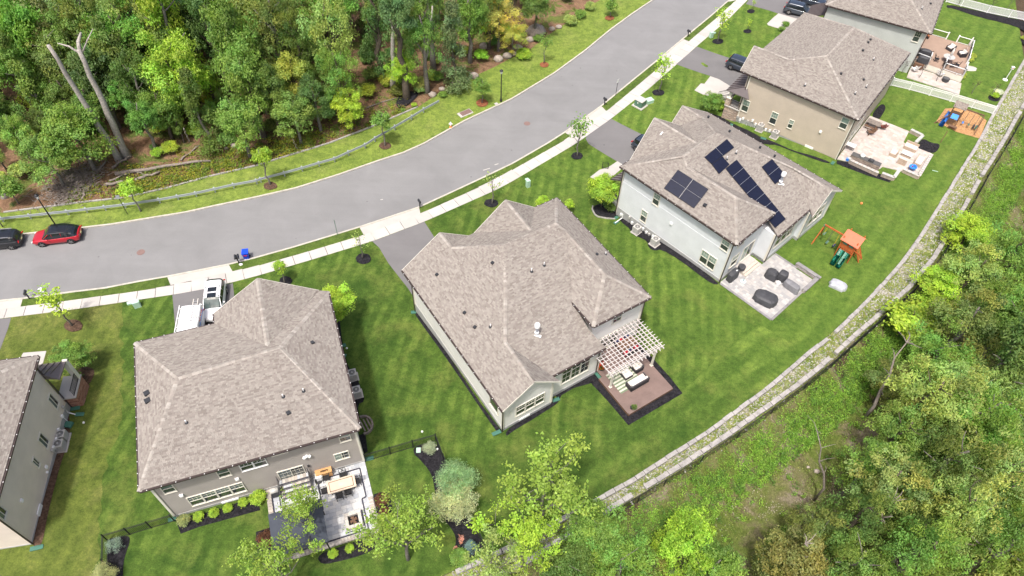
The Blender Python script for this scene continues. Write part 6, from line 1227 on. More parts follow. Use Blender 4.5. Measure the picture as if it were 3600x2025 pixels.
# transformer and pedestals
b=GT(2,0,1285,1065); rz_=rot_to(2,0,(1225,1060),(1290,1095)); t=thing('transformer','dark green transformer box on a concrete pad','transformer',b,rz_); part(MB().box((0,0,.05),(1.6,1.5,.14)),'pad','conc',t); part(MB().box((0,0,.55),(1.15,1.05,.85)),'cabinet','green',t); part(MB().box((0,0,1.0),(1.22,1.12,.08)),'lid','acg',t); part(MB().box((-.05,-.54,.7),(.12,.02,.18)),'lock_plate','white',t)
for c,r,x,y,d_,lab_ in ((2,0,1378,1030,(.95,.75,.45),'pale green utility box behind the green transformer'),(0,2,1388,185,(.62,.5,.75),'pale green utility pedestal at the far left pavement'),(0,2,1308,158,(.45,.35,.12),'low pale green utility lid beside the pedestal'),(2,1,160,430,(.42,.4,.95),'pale green utility pedestal in the striped front lawn'),(2,1,150,360,(.4,.3,.08),'flat green lid behind the striped lawn pedestal'),(2,0,2000,375,(.5,.45,.8),'pale green utility pedestal near the tan house driveway'),(2,0,2035,335,(.4,.3,.08),'flat lid beside the upper pedestal')):
    b=GT(c,r,x,y); t=thing('utility_box',lab_,'utility box',b,.5); part(MB().box((0,0,d_[2]/2),d_),'cabinet','pgreen',t); part(MB().box((0,0,d_[2]+.015),(d_[0]*1.06,d_[1]*1.06,.05)),'lid','pgreen',t)
# guardrail
GR=[T(0,1,-200,775),T(0,1,0,745),T(0,1,280,715),T(0,1,660,675),T(0,1,1040,630),T(0,1,1240,605),T(0,1,1590,555),T(0,1,1960,490),T(0,1,2340,405),T(0,1,2576,362),T(1,1,40,347),T(1,1,280,285),T(1,1,460,235),T(1,1,630,185),T(1,1,790,140),T(1,1,930,75),T(1,1,1100,0),T(1,0,1200,1382),T(1,0,1400,1265),T(1,0,1570,1165),T(1,0,1690,1090),T(1,0,1842,1008)]
gr=[U(*p,ROADZ+.72)[:2] for p in GR]; t=thing('guardrail','long galvanised steel guardrail curving along the grass strip','guardrail')
g2=resample(gr,1.9)
for a,b in zip(g2[:-1],g2[1:]):
    mb=MB(); A=Vector((*a,ROADZ+.62)); B=Vector((*b,ROADZ+.62))
    for dz in (.10,-.10): mb.bar(A+Vector((0,0,dz)),B+Vector((0,0,dz)),.07,.09)
    mb.bar(A,B,.03,.12); mb.build('rail',X['wmetal'],t)
    d=(B-A).normalized(); nrm_=Vector((-d.y,d.x,0)); p=A+nrm_*.14; part(MB().box((p.x,p.y,ROADZ+.32),(.14,.10,.95),math.atan2(d.y,d.x)).box((p.x-nrm_.x*.07,p.y-nrm_.y*.07,ROADZ+.62),(.16,.12,.3),math.atan2(d.y,d.x)),'post','wmetal',t)
# boulders, logs, brush
for i,(c,r,x,y,rp,lab_) in enumerate([(1,0,2015,835,48,'pale rounded boulder, first of the row from the left'),(1,0,2110,805,36,'pale boulder second in the row'),(1,0,2190,760,50,'pale boulder third in the row'),(1,0,1870,895,32,'small boulder left of the pale row'),(1,0,1775,950,40,'dark brown flat rock below the pale boulders'),(1,0,2290,460,46,'reddish brown boulder in the weeds'),(1,0,2440,590,50,'grey boulder at the grass edge, lower one'),(1,0,2530,560,48,'grey boulder at the grass edge, upper one'),(2,0,240,310,95,'largest grey boulder at the woodland edge'),(2,0,180,395,42,'boulder under the largest boulder'),(2,0,60,480,50,'brownish boulder left of the wide shrub'),(2,0,400,290,32,'small pinkish rock right of the largest boulder'),(2,0,470,270,32,'small grey rock beside the pinkish one'),(2,0,20,540,32,'low grey rock behind the wide shrub'),(0,1,2350,15,34,'grey rock in the undergrowth, larger of two'),(0,1,2278,45,22,'grey rock in the undergrowth, smaller of two'),(3,3,405,355,18,'small pale stone in the scrub clearing'),(3,3,490,395,30,'whitish rock at the foot of the leafless stem')]):
    p=T(c,r,x,y); m=mpp(U(*p,-1.5)); R=rp/2.862*m; q=crown_px(*p,R*.4); tag(part(MB().blob((q[0],q[1],ground(q[0],q[1])+R*.35),(R,R*.8,R*.72),i,.13,nu=12,nv=8),'boulder','rock',None,True),lab_,'rock')
LOGS=[((1160,300),(2120,170),.24,'long grey fallen log lying parallel to the guardrail'),((1360,365),(1610,280),.2,'short grey log beneath the long fallen log'),((1060,420),(1240,378),.2,'short pale log near the lime green street tree'),((1130,240),(1320,125),.17,'fallen limb leaning from the bare trunks'),((545,600),(890,350),.08,'long thin dead branch in the brush pile'),((820,560),(930,350),.13,'stubby dead limb in the brush pile'),((1000,260),(1065,172),.14,'broken grey stump piece above the brush pile'),((1820,165),(2010,15),.12,'dark dead branch lying in the undergrowth'),((1100,370),(1310,290),.13,'crooked grey branch across the logs'),((1320,260),(1470,310),.11,'grey branch crossing the long log'),((640,560),(960,480),.06,'thin twig at the lower side of the brush pile')]
for i,(a,b,rad,lab_) in enumerate(LOGS):
    A=GT(0,1,*a,rad); B=GT(0,1,*b,rad); rr=random.Random(i); A=Vector(A);B=Vector(B); P_=[A.lerp(B,k/6)+Vector((rr.uniform(-.15,.15),rr.uniform(-.15,.15),rr.uniform(0,.1)))*(0<k<6) for k in range(7)]
    tag(part(MB().tube(P_,[rad*(1-.07*k) for k in range(7)],8),'fallen_log','wood',None,True),lab_,'log')
A=Vector(GT(1,0,1110,1085,.08));B=Vector(GT(1,0,1410,985,.08)); tag(part(MB().tube([A,(A+B)/2+Vector((0,.15,0)),B],[.09,.07,.04],6),'fallen_log','wood',None),'thin pale branch on the litter above the guardrail','log')
mb=MB(); rr=random.Random(8)
for k in range(1100):
    u=rr.gauss(720,150); v=rr.gauss(400,85)-(u-720)*.35; p=GT(0,1,u,v,.05+abs(rr.gauss(0,.2))); a=rr.uniform(0,6.28); L=rr.uniform(.3,1.2); mb.tube([p,(p[0]+math.cos(a)*L,p[1]+math.sin(a)*L,p[2]+rr.uniform(-.05,.3))],[.035,.014],3,cap=False)
tag(part(mb,'brush_pile','wood',None),'tangled brown brush pile of dead twigs at the woodland edge','brush',kind='stuff')
# ---------------------------------------------------------------- air conditioners, splash blocks, vents
def ac(p,rz_,lab_,s_=.85):
    t=thing('air_conditioner',lab_,'air conditioner',p,rz_); part(MB().box((0,0,.03),(1.0*s_+.1,1.0*s_+.1,.1)),'pad','conc',t); part(MB().box((0,0,.45),(.80*s_,.80*s_,.74)),'coil','acd',t); part(MB().box((0,0,.86),(.86*s_,.86*s_,.10)),'top_cover','acg',t)
    for k in range(11):
        z=.14+k*.065; mb=MB()
        for sx,sy,dx,dy in ((0,1,.84*s_,.02),(0,-1,.84*s_,.02),(1,0,.02,.84*s_),(-1,0,.02,.84*s_)): mb.box((sx*.42*s_,sy*.42*s_,z),(dx,dy,.03))
        part(mb,'louvre','acg',t)
    part(MB().lathe([(.33*s_,.90),(.33*s_,.925)],n=18),'fan_well','acd',t); g=MB()
    for k in range(3): g.tube([(math.cos(j*.3927)*(.12+.09*k)*s_,math.sin(j*.3927)*(.12+.09*k)*s_,.935) for j in range(17)],.010,3,cap=False)
    part(g,'fan_guard','acg',t); part(MB().lathe([(.09*s_,.93),(.08*s_,.96)],n=10),'fan_hub','acg',t); return t
for (c,r,x,y,rz_,lab_) in ((1,2,980,905,.36,'upper air conditioner of two beside the taupe house'),(1,2,1022,1075,.36,'lower air conditioner of two beside the taupe house'),(0,3,650,70,-1.36,'upper air conditioner of two beside the beige house'),(0,3,628,165,-1.36,'lower air conditioner of two beside the beige house'),(2,1,1250,890,-.8,'upper air conditioner of two beside the pale blue house'),(2,1,1432,1010,-.8,'lower air conditioner of two beside the pale blue house'),(2,0,2490,1310,-.63,'upper air conditioner of two beside the tan house'),(3,0,60,1380,-.63,'lower air conditioner of two beside the tan house')):
    b=GT(c,r,x,y); ac(b,rz_,lab_)
for i,(c,r,x,y,l,rz_,lab_) in enumerate([(0,2,800,1055,.8,.2,'green splash block at the brick porch'),(0,2,755,1218,.8,.3,'green splash block below the brick porch'),(0,2,805,1277,.7,.1,'green splash block on the yellowed lawn'),(0,3,372,1172,.9,.3,'green splash block at the rear corner of the beige house'),(0,3,1735,885,.6,.4,'green splash block at the rear left corner of the taupe house'),(1,3,1135,275,.8,.3,'green splash block at the rear right corner of the taupe house'),(1,2,880,585,.5,.5,'green splash block beside the taupe house, upper one'),(1,2,888,690,.5,1.4,'green splash block beside the taupe house, lower one'),(1,2,1585,250,.5,.2,'green splash block at the left corner of the white house'),(1,3,2420,15,.8,.5,'green splash block at the rear corner of the white house'),(2,2,442,1130,.7,.4,'green splash block under the gable of the white house'),(2,2,862,882,.8,-1.0,'green splash block at the deck corner'),(2,1,1050,745,.5,.8,'green splash block by the stone edging'),(2,1,1048,795,.6,.7,'pale green splash block under the slanted drain pipe'),(2,0,2207,1262,.6,1.2,'green splash block at the stone pier'),(3,1,650,195,.7,.9,'pale splash block at the rear corner of the tan house'),(2,0,2528,1398,.7,-.4,'green splash cover between the air conditioners of the tan house')]):
    b=GT(c,r,x,y); t=thing('splash_block',lab_,'splash block',b,rz_); part(MB().box((0,0,.05),(l,.3,.06),0,0,(0,.05,0)),'tray','teal',t); part(MB().box((0,.15,.09),(l,.04,.08)).box((0,-.15,.09),(l,.04,.08)),'rim','teal',t)
b=GT(0,2,695,1385); t=thing('cellar_cover','green cellar hatch cover beside the beige house','cover',b,-.1); part(MB().box((0,0,.12),(.62,.55,.24)),'box','teal',t)
def meters(H,P0,P1,pts,lab=None):
    for k,(uv,h) in enumerate(pts):
        q,d,n,rz_=H.onwall(P0,P1,uv); q=q+n*.12; part(MB().box((q.x,q.y,q.z),(.22,.16,.30),rz_),'meter_box','white' if k%3 else 'acg',H.root); part(MB().tube([(q.x,q.y,q.z),(q.x+n.x*.05,q.y+n.y*.05,q.z-h)],.03,6),'conduit','white' if k%2 else 'acg',H.root)
meters(HD,(-.2,0),(13.75,0),[(T(2,1,1190,735),.7),(T(2,1,1215,790),.6),(T(2,1,1105,705),.9),(T(2,1,1265,810),.4),(T(2,1,1325,850),.6),(T(2,1,1358,885),.5),(T(2,1,1385,905),.5),(T(2,1,1425,925),.5)])
meters(HE,*Ew,[(T(2,0,2275,1170),.6),(T(2,0,2300,1200),.8),(T(2,0,2330,1190),.5),(T(2,0,2375,1215),.9),(T(2,0,2425,1210),1.1),(T(2,0,2455,1245),.5),(T(2,0,2520,1240),.6),(T(2,0,2556,1300),.6),(T(3,0,22,1310),.5),(T(3,0,98,1330),.4)])
meters(HA,*Aw,[(T(0,2,625,1205),.9),(T(0,2,613,1295),.8),(T(0,2,575,1430),.7),(T(0,3,560,40),.6),(T(0,3,555,75),.6),(T(0,3,525,160),.5),(T(0,3,515,190),.5)])
# ---------------------------------------------------------------- fences
def picket_fence(label,pts,h,m,space=.115,pw=.018,rails=(.12,.9),post=2.3,group=None,topr=True,pt=.018,closed=False,postw=.07):
    t=thing('picket_fence',label,'fence',(*pts[0][:2],0),0,group); o=Vector((*pts[0][:2],0)); me=None; cnt=0; rest=MB()
    for a,b in zip(pts[:-1],pts[1:]):
        A=Vector((*a[:2],ground(*a[:2])))-o; B=Vector((*b[:2],ground(*b[:2])))-o; L=(B-A).length; d=(B-A)/L; rz_=math.atan2(d.y,d.x)
        for z in rails: part(MB().bar(A+Vector((0,0,z)),B+Vector((0,0,z)),.035 if pw<.03 else .05,.035 if pw<.03 else .09),'rail',m,t)
        n=max(1,round(L/post))
        for i in range(n+1): q=A.lerp(B,i/n); part(MB().box((q.x,q.y,q.z+h/2+.02),(postw,postw,h+.06),rz_).box((q.x,q.y,q.z+h+.06),(postw*1.3,postw*1.3,.03),rz_),'post',m,t)
        if me is None: me=MB().box((0,0,0),(pw,pt,h-.12)).mesh('picket',X[m])
        n=int(L/space)
        for i in range(n):
            q=A.lerp(B,(i+.5)/n)
            if cnt<300: link('picket',me,t,(q.x,q.y,q.z+h/2),(0,0,rz_))
            else: rest.box((q.x,q.y,q.z+h/2),(pw,pt,h-.12),rz_)
            cnt+=1
    if rest.f: tag(part(rest,'picket',m,t),kind='stuff')
    return t
lf=[GT(0,3,1760,900),GT(0,3,1525,970),GT(0,3,1310,1035),GT(0,3,1090,1100),GT(0,3,1085,1345),GT(0,3,1080,1600)]
picket_fence('black metal picket fence at the left rear corner of the taupe house',lf,1.25,'black',rails=(.12,1.02,1.2))
rf=[GT(1,3,1100,300),GT(1,3,1355,225),GT(1,3,1582,158),GT(1,3,1812,95),GT(1,3,1890,295),GT(1,3,2010,570),GT(1,3,2110,800),GT(1,3,2210,985),GT(1,3,2330,1240)]
picket_fence('black metal picket fence turning the corner behind the willows',rf,1.25,'black',rails=(.12,1.02,1.2))
wf=[GT(3,0,1232,862),GT(3,0,1420,905),GT(3,0,1620,960),GT(3,0,1830,1020),GT(3,0,2045,1085),GT(3,0,2255,1148)]
picket_fence('white vinyl fence between the tan house lawn and the deck garden',wf,1.2,'white',rails=(.12,.92,1.15),pw=.06,space=.105,postw=.13,pt=.03,post=20)
wf2=[GT(3,0,1790,20),GT(3,0,1940,62),GT(3,0,2200,130),GT(3,0,2420,175),GT(3,0,2576,205),GT(3,0,2760,260)]
picket_fence('far white fence at the top right edge',wf2,1.2,'white',rails=(.12,1.15),pw=.065,space=.115,postw=.13,post=20)
# black mesh fence outside the outer cap stones
t=thing('mesh_fence','long black fence following the outside of the retaining wall','fence'); fl2=resample(FL,2.4); mbp=MB()
for a,b in zip(fl2[2:-1],fl2[3:]):
    d=Vector((b[0]-a[0],b[1]-a[1],0)).normalized(); n_=Vector((d.y,-d.x,0))*.32; A=Vector((*a,0))+n_; B=Vector((*b,0))+n_; part(MB().box((A.x,A.y,.25),(.07,.07,1.5)),'post','black',t)
    for z in (-.35,.95): part(MB().bar(A+Vector((0,0,z)),B+Vector((0,0,z)),.04,.04),'rail','black',t)
    k=int((B-A).length/.12)
    for i in range(k): q=A.lerp(B,i/k); mbp.bar((q.x,q.y,-.35),(q.x,q.y,.95),.014,.014)
tag(part(mbp,'picket','black',t),kind='stuff')
# ---------------------------------------------------------------- paved areas
def pavers(name,label,H,poly,z,size,tones,seed=0,ang=0,gap=.012,base='pgrey'):
    t=thing(name,label,'patio',(H.x,H.y,0),H.t); part(MB().prism(poly,z-.25,z-.035),'paver_bed',base,t)
    rn=random.Random(seed); xs=[p[0] for p in poly]; ys=[p[1] for p in poly]; meshes={}; lst=[]; y=min(ys); stuff=MB(); stuff.t=[]
    while y<max(ys):
        x=min(xs)-rn.random()*size[0][0]; h=rn.choice(size[1])
        while x<max(xs):
            w=rn.choice(size[0]); q=clip(poly,x,x+w-gap,y,y+h-gap)
            if len(q)>=3:
                A=abs(sum(q[i][0]*q[(i+1)%len(q)][1]-q[(i+1)%len(q)][0]*q[i][1] for i in range(len(q))))/2
                if A>.004:
                    c=rn.choice(tones); k=rn.uniform(.93,1.07)
                    if A>.985*(w-gap)*(h-gap): lst.append((x,y,w,h,c))
                    else: 
                        n=len(q); dz=rn.uniform(-.004,.004); stuff.prism(q,z-.03,z+dz); stuff.t+=[(*[v*k for v in c],1)]*(2*n)
            x+=w
        y+=h
    lst.sort(key=lambda e:(Vector(H.W(e[0],e[1]))-Vector((0,0,0))).length)
    for i,(x,y,w,h,c) in enumerate(lst):
        if i<300:
            key=(w,h,c)
            if key not in meshes: mb=MB().box((0,0,-.015),(w-gap,h-gap,.03)); mb.t=[(*c,1)]*8; meshes[key]=mb.mesh('paver',X['paver'])
            link('paver',meshes[key],t,(x+(w-gap)/2,y+(h-gap)/2,z+rn.uniform(-.004,.004)))
        else: stuff.box((x+(w-gap)/2,y+(h-gap)/2,z-.015),(w-gap,h-gap,.03)); stuff.t+=[(*c,1)]*8
    if stuff.f: tag(stuff.build('paver',X['paver'],t),kind='stuff')
    return t
def band(t,poly,z,w,m,closed=True,seg=.3,name='border_paver'):
    n=len(poly)
    for i in range(n if closed else n-1):
        a=Vector((*poly[i],z)); b=Vector((*poly[(i+1)%n],z)); L=(b-a).length; k=max(1,int(L/seg)); d=(b-a)/L
        for j in range(k): part(MB().bar(a+d*(L*j/k+.006),a+d*(L*(j+1)/k-.006),w,.04),name,m,t)
blues=[(.48,.49,.50),(.55,.555,.56),(.41,.425,.445),(.59,.585,.57),(.37,.385,.41),(.52,.52,.51)]
PB=pavers('stone_patio','pale grey paved patio with dark border lines behind the taupe house',HB,[(7.0,-.02),(14.95,-.02),(15.0,-6.2),(7.0,-6.2)],.10,((.30,.42,.52,.22),(.22,.3,.36)),blues,1)
band(PB,[(11.0,-3.1),(11.0,-.5),(14.45,-.5),(14.45,-3.1),(14.1,-3.15),(14.1,-5.75),(7.3,-5.75)],.115,.11,'pdark',False)
band(PB,[(7.35,-.6),(7.35,-2.4),(10.9,-2.4)],.115,.10,'pdark',False); band(PB,[(7.9,-1.0),(7.9,-1.9),(10.7,-1.9)],.115,.10,'pdark',False)
tans=[(.45,.40,.34),(.38,.34,.30),(.50,.46,.41),(.34,.31,.28)]
for (x0,y0,x1,y1) in ((14.75,-3.2,14.75,-6.2),(14.9,-6.05,7.0,-6.05),(7.12,-.1,7.12,-6.0)):
    L=math.hypot(x1-x0,y1-y0); k=int(L/.24); rz_=math.atan2(y1-y0,x1-x0); ms=[]
    for c in tans: mb=MB().box((0,0,0),(.225,.36,.2)); mb.t=[(*c,1)]*8; ms.append(mb.mesh('wall_block',X['stonew']))
    for j in range(k): link('wall_block',random.choice(ms),PB,(x0+(x1-x0)*(j+.5)/k,y0+(y1-y0)*(j+.5)/k,.12+random.uniform(-.01,.01)),(0,0,rz_))
st=thing('patio_steps','weathered stone steps with black railings below the sliding door','steps',(HB.x,HB.y,0),HB.t)
for k in range(4):
    z=1.0-.24*k; y0=-.02-(0 if k==0 else .45+.3*(k-1)); y1=-.45-.3*k
    part(MB().box((9.35,(y0+y1)/2,z/2+.02),(2.35,abs(y1-y0),z)),'step','pgrey',st)
    for j in range(10):
        mb=MB().box((8.3+j*.235,(y0+y1)/2+.03,z+.04),(.22,abs(y1-y0)-.08,.05)); c=random.choice(tans+blues[:1]); mb.t=[(*c,1)]*8; mb.build('tread_block',X['stonew'],st)
    part(MB().box((9.35,y1+.02,z+.045),(2.35,.05,.06)),'nosing','pdark',st)
for x in (8.15,10.55):
    r=MB(); r.bar((x,-.15,1.95),(x,-1.45,1.2),.04,.04); r.bar((x,-.15,1.2),(x,-1.45,.45),.03,.03); r.bar((x,-.15,1.0),(x,-.15,2.0),.05,.05); r.bar((x,-1.45,.1),(x,-1.45,1.25),.05,.05)
    for k in range(10): r.bar((x,-.25-.12*k,1.17-.069*k),(x,-.25-.12*k,1.90-.069*k),.015,.015)
    part(r,'railing','black',st)
def LB(x,y,z=.1): p=HB.L(U(*Z4(x,y),z)); return p
def on(H,p,name,label,cat,rz_=0,z=None,group=None): w=H.W(p[0],p[1]); return thing(name,label,cat,(w[0],w[1],p[2] if z is None else z),H.t+rz_,group)
tb=on(HB,LB(2145,720,.85),'dining_table','rectangular stone topped dining table with a brown inlay line','table',.0,.1); part(MB().box((0,0,.73),(2.25,1.1,.05)),'tabletop','tbl',tb); r=MB()
for sx,sy,dx,dy in ((0,.4,1.9,.05),(0,-.4,1.9,.05),(.93,0,.05,.85),(-.93,0,.05,.85)): r.box((sx,sy,.757),(dx,dy,.012))
part(r,'inlay','brownw',tb); part(MB().box((0,0,.76),(.28,.28,.02)).lathe([(.06,.76),(.06,.775)],n=8),'center_plate','acg',tb)
for sx in (1,-1):
    for sy in (1,-1): part(MB().bar((sx*.85,sy*.35,0),(sx*.95,sy*.42,.7),.05,.05),'leg','black',tb)
def patio_chair(H,p,rz_,label,group,m='black'):
    t=on(H,p,'patio_chair',label,'chair',rz_,.1,group); part(MB().box((0,0,.42),(.5,.48,.05)),'seat',m,t); b=MB()
    b.bar((-.25,-.26,.42),(-.27,-.36,1.0),.035,.035).bar((.25,-.26,.42),(.27,-.36,1.0),.035,.035).bar((-.27,-.36,1.0),(.27,-.36,1.0),.035,.04)
    for k in range(5): b.bar((-.2+.1*k,-.27,.45),(.2-.1*k,-.35,.98),.02,.02)
    part(b,'backrest',m,t)
    for s_ in (1,-1): part(MB().bar((s_*.27,-.28,.66),(s_*.28,.2,.64),.04,.03).bar((s_*.28,.2,.64),(s_*.26,.2,.4),.03,.03),'armrest',m,t)
    for sx in (1,-1):
        for sy in (1,-1): part(MB().bar((sx*.22,sy*.2,.42),(sx*.27,sy*.27,0),.035,.035),'leg',m,t)
    return t
g='black scrollwork chairs round the patio table'
for x,y,rz_,lab_ in ((1990,655,math.pi,'black patio chair behind the table, left one near the tan box'),(2165,630,math.pi,'black patio chair behind the table, right one tucked in'),(2305,690,math.pi/2,'black patio chair at the right end of the table'),(1975,790,-math.pi/2,'black patio chair at the left end of the table'),(2125,835,0,'black patio chair in front of the table, left one'),(2215,800,0,'black patio chair in front of the table, right one')): patio_chair(HB,LB(x,y,.5),rz_,lab_,g)
fp=on(HB,LB(2268,1078,.45),'fire_pit','square stone fire pit filled with logs and greenery','fire pit',0,.1)
for (cx2,cy2,dx,dy) in ((0,.52,1.3,.26),(0,-.52,1.3,.26),(.52,0,.26,.78),(-.52,0,.26,.78)):
    n=4 if dx>dy else 3
    for j in range(n):
        q=(cx2+(dx*((j+.5)/n-.5) if dx>dy else 0),cy2+(dy*((j+.5)/n-.5) if dy>dx else 0)); s2=((dx/n-.01,dy-.01,.42) if dx>dy else (dx-.01,dy/n-.01,.42)); mb=MB().box((q[0],q[1],.2),s2); c=random.choice([(.56,.52,.46),(.50,.46,.41)]); mb.t=[(*c,1)]*8; mb.build('block',X['stonew'],fp)
part(MB().box((0,0,.12),(.78,.78,.1)),'ash_bed','mulch',fp); r=MB()
for k in range(9): a=random.uniform(0,3); r.bar((-.3*math.cos(a),-.3*math.sin(a),.2),(.3*math.cos(a),.3*math.sin(a),.26+.05*random.random()),.07,.07)
tag(part(r,'firewood','brownw',fp),kind='stuff'); band(fp,[(-.75,-.75),(.75,-.75),(.75,.75)],.02,.07,'pdark',False)
# dark canopy
cn=thing('canopy','dark grey fabric canopy over the left part of the patio','canopy',(HB.x,HB.y,0),HB.t); a0,a1,b0,b1=7.3,11.25,-6.75,-3.3; r=MB(); zc=2.55; A=(a0,b0,zc);B=(a1,b0,zc);C_=(a1,b1,zc);D_=(a0,b1,zc); E1=((a0+a1)/2,(b0+b1)/2,zc+.45)
for q_ in ((A,B,E1),(B,C_,E1),(C_,D_,E1),(D_,A,E1)): part(MB().slab([Vector(p) for p in q_],.04),'roof_panel','canopyc',cn)
for (x,y) in ((a0+.2,b0+.2),(a1-.2,b0+.2),(a1-.2,b1-.2),(a0+.2,b1-.2)): part(MB().box((x,y,1.3),(.1,.1,2.45)),'post','black',cn)
gl_=on(HB,LB(1480,800,.7),'grill','small black grill standing left of the patio steps','grill',0,.1); part(MB().box((0,0,.45),(.6,.45,.7)),'cabinet','dark',gl_); part(MB().tube([(-.3,0,.9),(.3,0,.9)],.22,12),'lid','acg',gl_,True); part(MB().box((.45,0,.8),(.3,.4,.04)),'side_shelf','black',gl_)
bx_=on(HB,LB(1965,590,.85),'storage_box','tan wooden storage box against the taupe wall','box',0,.1); part(MB().box((0,0,.4),(1.25,.5,.75)),'case','boxo',bx_); part(MB().box((0,0,.8),(1.32,.56,.05)),'lid','boxo',bx_)
bx_=on(HB,LB(1925,650,.4),'white_cabinet','small white cabinet in front of the tan storage box','cabinet',0,.1); part(MB().box((0,0,.3),(.5,.45,.6)),'case','white',bx_); part(MB().box((0,0,.62),(.54,.49,.04)),'lid','white',bx_)
ub=on(HB,LB(1920,690,.1),'parasol_stand','black round umbrella base near the table','umbrella base',0,.1); part(MB().lathe([(.3,0),(.3,.06),(.05,.1),(.04,.4)],n=16),'base','black',ub)
# window well with timber ring
w_=GT(1,2,1085,1388); t=thing('window_well','curved timber lined window well at the corner of the taupe house','window well',(w_[0],w_[1],w_[2]),HB.t)
for k in range(9): a=-math.pi/2+math.pi*k/8; part(MB().box((.75*math.cos(a),.85*math.sin(a),.12),(.14,.32,.3),a),'edging_block','wood',t)
for k in range(3): part(MB().box((-.1+.3*k,0,.08),(.12,1.2,.08),.2),'timber','wood',t)
tag(drape('mulch_bed',[HC.W(a,b)[:2] for a,b in ((15.7,9.5),(16.3,9.35),(18.5,9.5),(21.35,9.55),(21.4,15.75),(19.5,15.9),(14.3,15.9),(14.2,15.0),(20,14.9),(20.2,10.6),(15.7,10.6))],X['mulch'],.035,.5,kind=None),'black mulch border around the composite deck','mulch bed')
# composite deck, pergola and furniture
dk=thing('composite_deck','reddish brown composite deck with diagonal boards behind the white house','deck',(HC.x,HC.y,0),HC.t); DPz=.32
part(MB().prism([(15.55,10.5),(16.3,10.5),(16.3,10.1),(20.65,10.1),(20.65,15.2),(14.1,15.2),(14.1,10.5)],0,DPz-.04),'deck_frame','brownw',dk)
dp=[(15.6,10.46),(16.3,10.46),(16.3,10.22),(20.53,10.22),(20.53,15.08),(14.12,15.08),(14.12,10.5)]; c45=math.cos(math.radians(42)); s45=math.sin(math.radians(42)); rp_=[(p[0]*c45+p[1]*s45,-p[0]*s45+p[1]*c45) for p in dp]; y=min(p[1] for p in rp_)
while y<max(p[1] for p in rp_):
    q_=clip(rp_,-50,50,y,y+.138)
    if len(q_)>=3:
        qq=[(p[0]*c45-p[1]*s45,p[0]*s45+p[1]*c45) for p in q_]; part(MB().prism(qq,DPz-.03,DPz+random.uniform(-.002,.002)),'deck_board','deck',dk)
    y+=.145
for a,b in (((16.3,10.16),(20.59,10.16)),((20.59,10.1),(20.59,15.2)),((20.59,15.14),(14.1,15.14))): part(MB().bar((*a,DPz-.012),(*b,DPz-.012),.13,.035),'border_board','deck',dk)
pg=thing('pergola','white lattice pergola over the deck of the white house','pergola',(HC.x,HC.y,0),HC.t)
for x,y in ((17.55,10.45),(17.7,15.1)): part(MB().box((x,y,1.45),(.16,.16,2.5)).box((x,y,.36),(.26,.26,.08)),'post','trim',pg)
for x in (17.45,17.68): part(MB().bar((x,9.9,2.72),(x,15.9,2.72),.05,.2),'beam','perg',pg)
for k in range(15): y=10.0+k*.41; part(MB().bar((14.12 if y>10.45 else 15.6,y,2.90),(18.0,y,2.90),.042,.15),'rafter','perg',pg)
for k in range(11): x=14.4+k*.335; part(MB().bar((x,9.85 if x>15.6 else 10.5,3.02),(x,16.0,3.02),.038,.06),'purlin','perg',pg)
def LC(x,y,z=.32): return HC.L(U(*Z2(x,y),z))
def onC(x,y,name,label,cat,rz_=0,z=.32,zz=.5): p=LC(x,y,zz); w=HC.W(p[0],p[1]); return thing(name,label,cat,(w[0],w[1],z),HC.t+rz_)
rg=onC(2050,855,'outdoor_rug','green and cream striped rug under the coffee table','rug',0,.325,.32)
for k in range(14): part(MB().box((-1.15+k*.165,0,.006),(.16,2.5,.012)),'rug_stripe','rugm' if k%2 else 'rugl',rg)
def sofa(t,L,D,back='x'):
    part(MB().box((0,0,.2),(L,D,.36)),'base','wicker',t); part(MB().box((0,-D/2+.07,.45),(L,.14,.55)),'backrest','wicker',t)
    for s_ in (1,-1): part(MB().box((s_*(L/2-.06),0,.38),(.12,D,.4)),'armrest','wicker',t)
    n=3 if L>1.5 else 1
    for k in range(n):
        w=(L-.26)/n; x=-L/2+.13+w*(k+.5); part(MB().box((x,.06,.44),(w-.02,D-.22,.14)),'seat_cushion','cream',t); part(MB().box((x,-D/2+.22,.62),(w-.03,.16,.4),0,0,(.2,0,0)),'back_cushion','cream',t)
sofa(onC(2160,895,'outdoor_sofa','dark wicker three seat sofa with cream cushions on the deck','sofa',math.pi*.5*1.0+math.pi*.0+math.radians(0)+math.pi*0,.32,.4),2.05,.85)
sofa(onC(2155,757,'outdoor_armchair','dark wicker armchair with cream cushions under the pergola edge','armchair',math.pi,.32,.4),.95,.85)
cf=onC(2065,815,'coffee_table','square dark wicker ottoman table with a cream cushion top','table',0); part(MB().box((0,0,.18),(.85,.85,.32)),'base','wicker',cf); part(MB().box((0,0,.39),(.8,.8,.12)),'cushion','cream',cf)
dn=onC(2060,560,'dining_table','long dark dining table under the pergola','table',.0); part(MB().box((0,0,.72),(1.0,2.0,.05)),'tabletop','brownw',dn)
for sx in (1,-1):
    for sy in (1,-1): part(MB().box((sx*.42,sy*.9,.35),(.07,.07,.7)),'leg','wicker',dn)
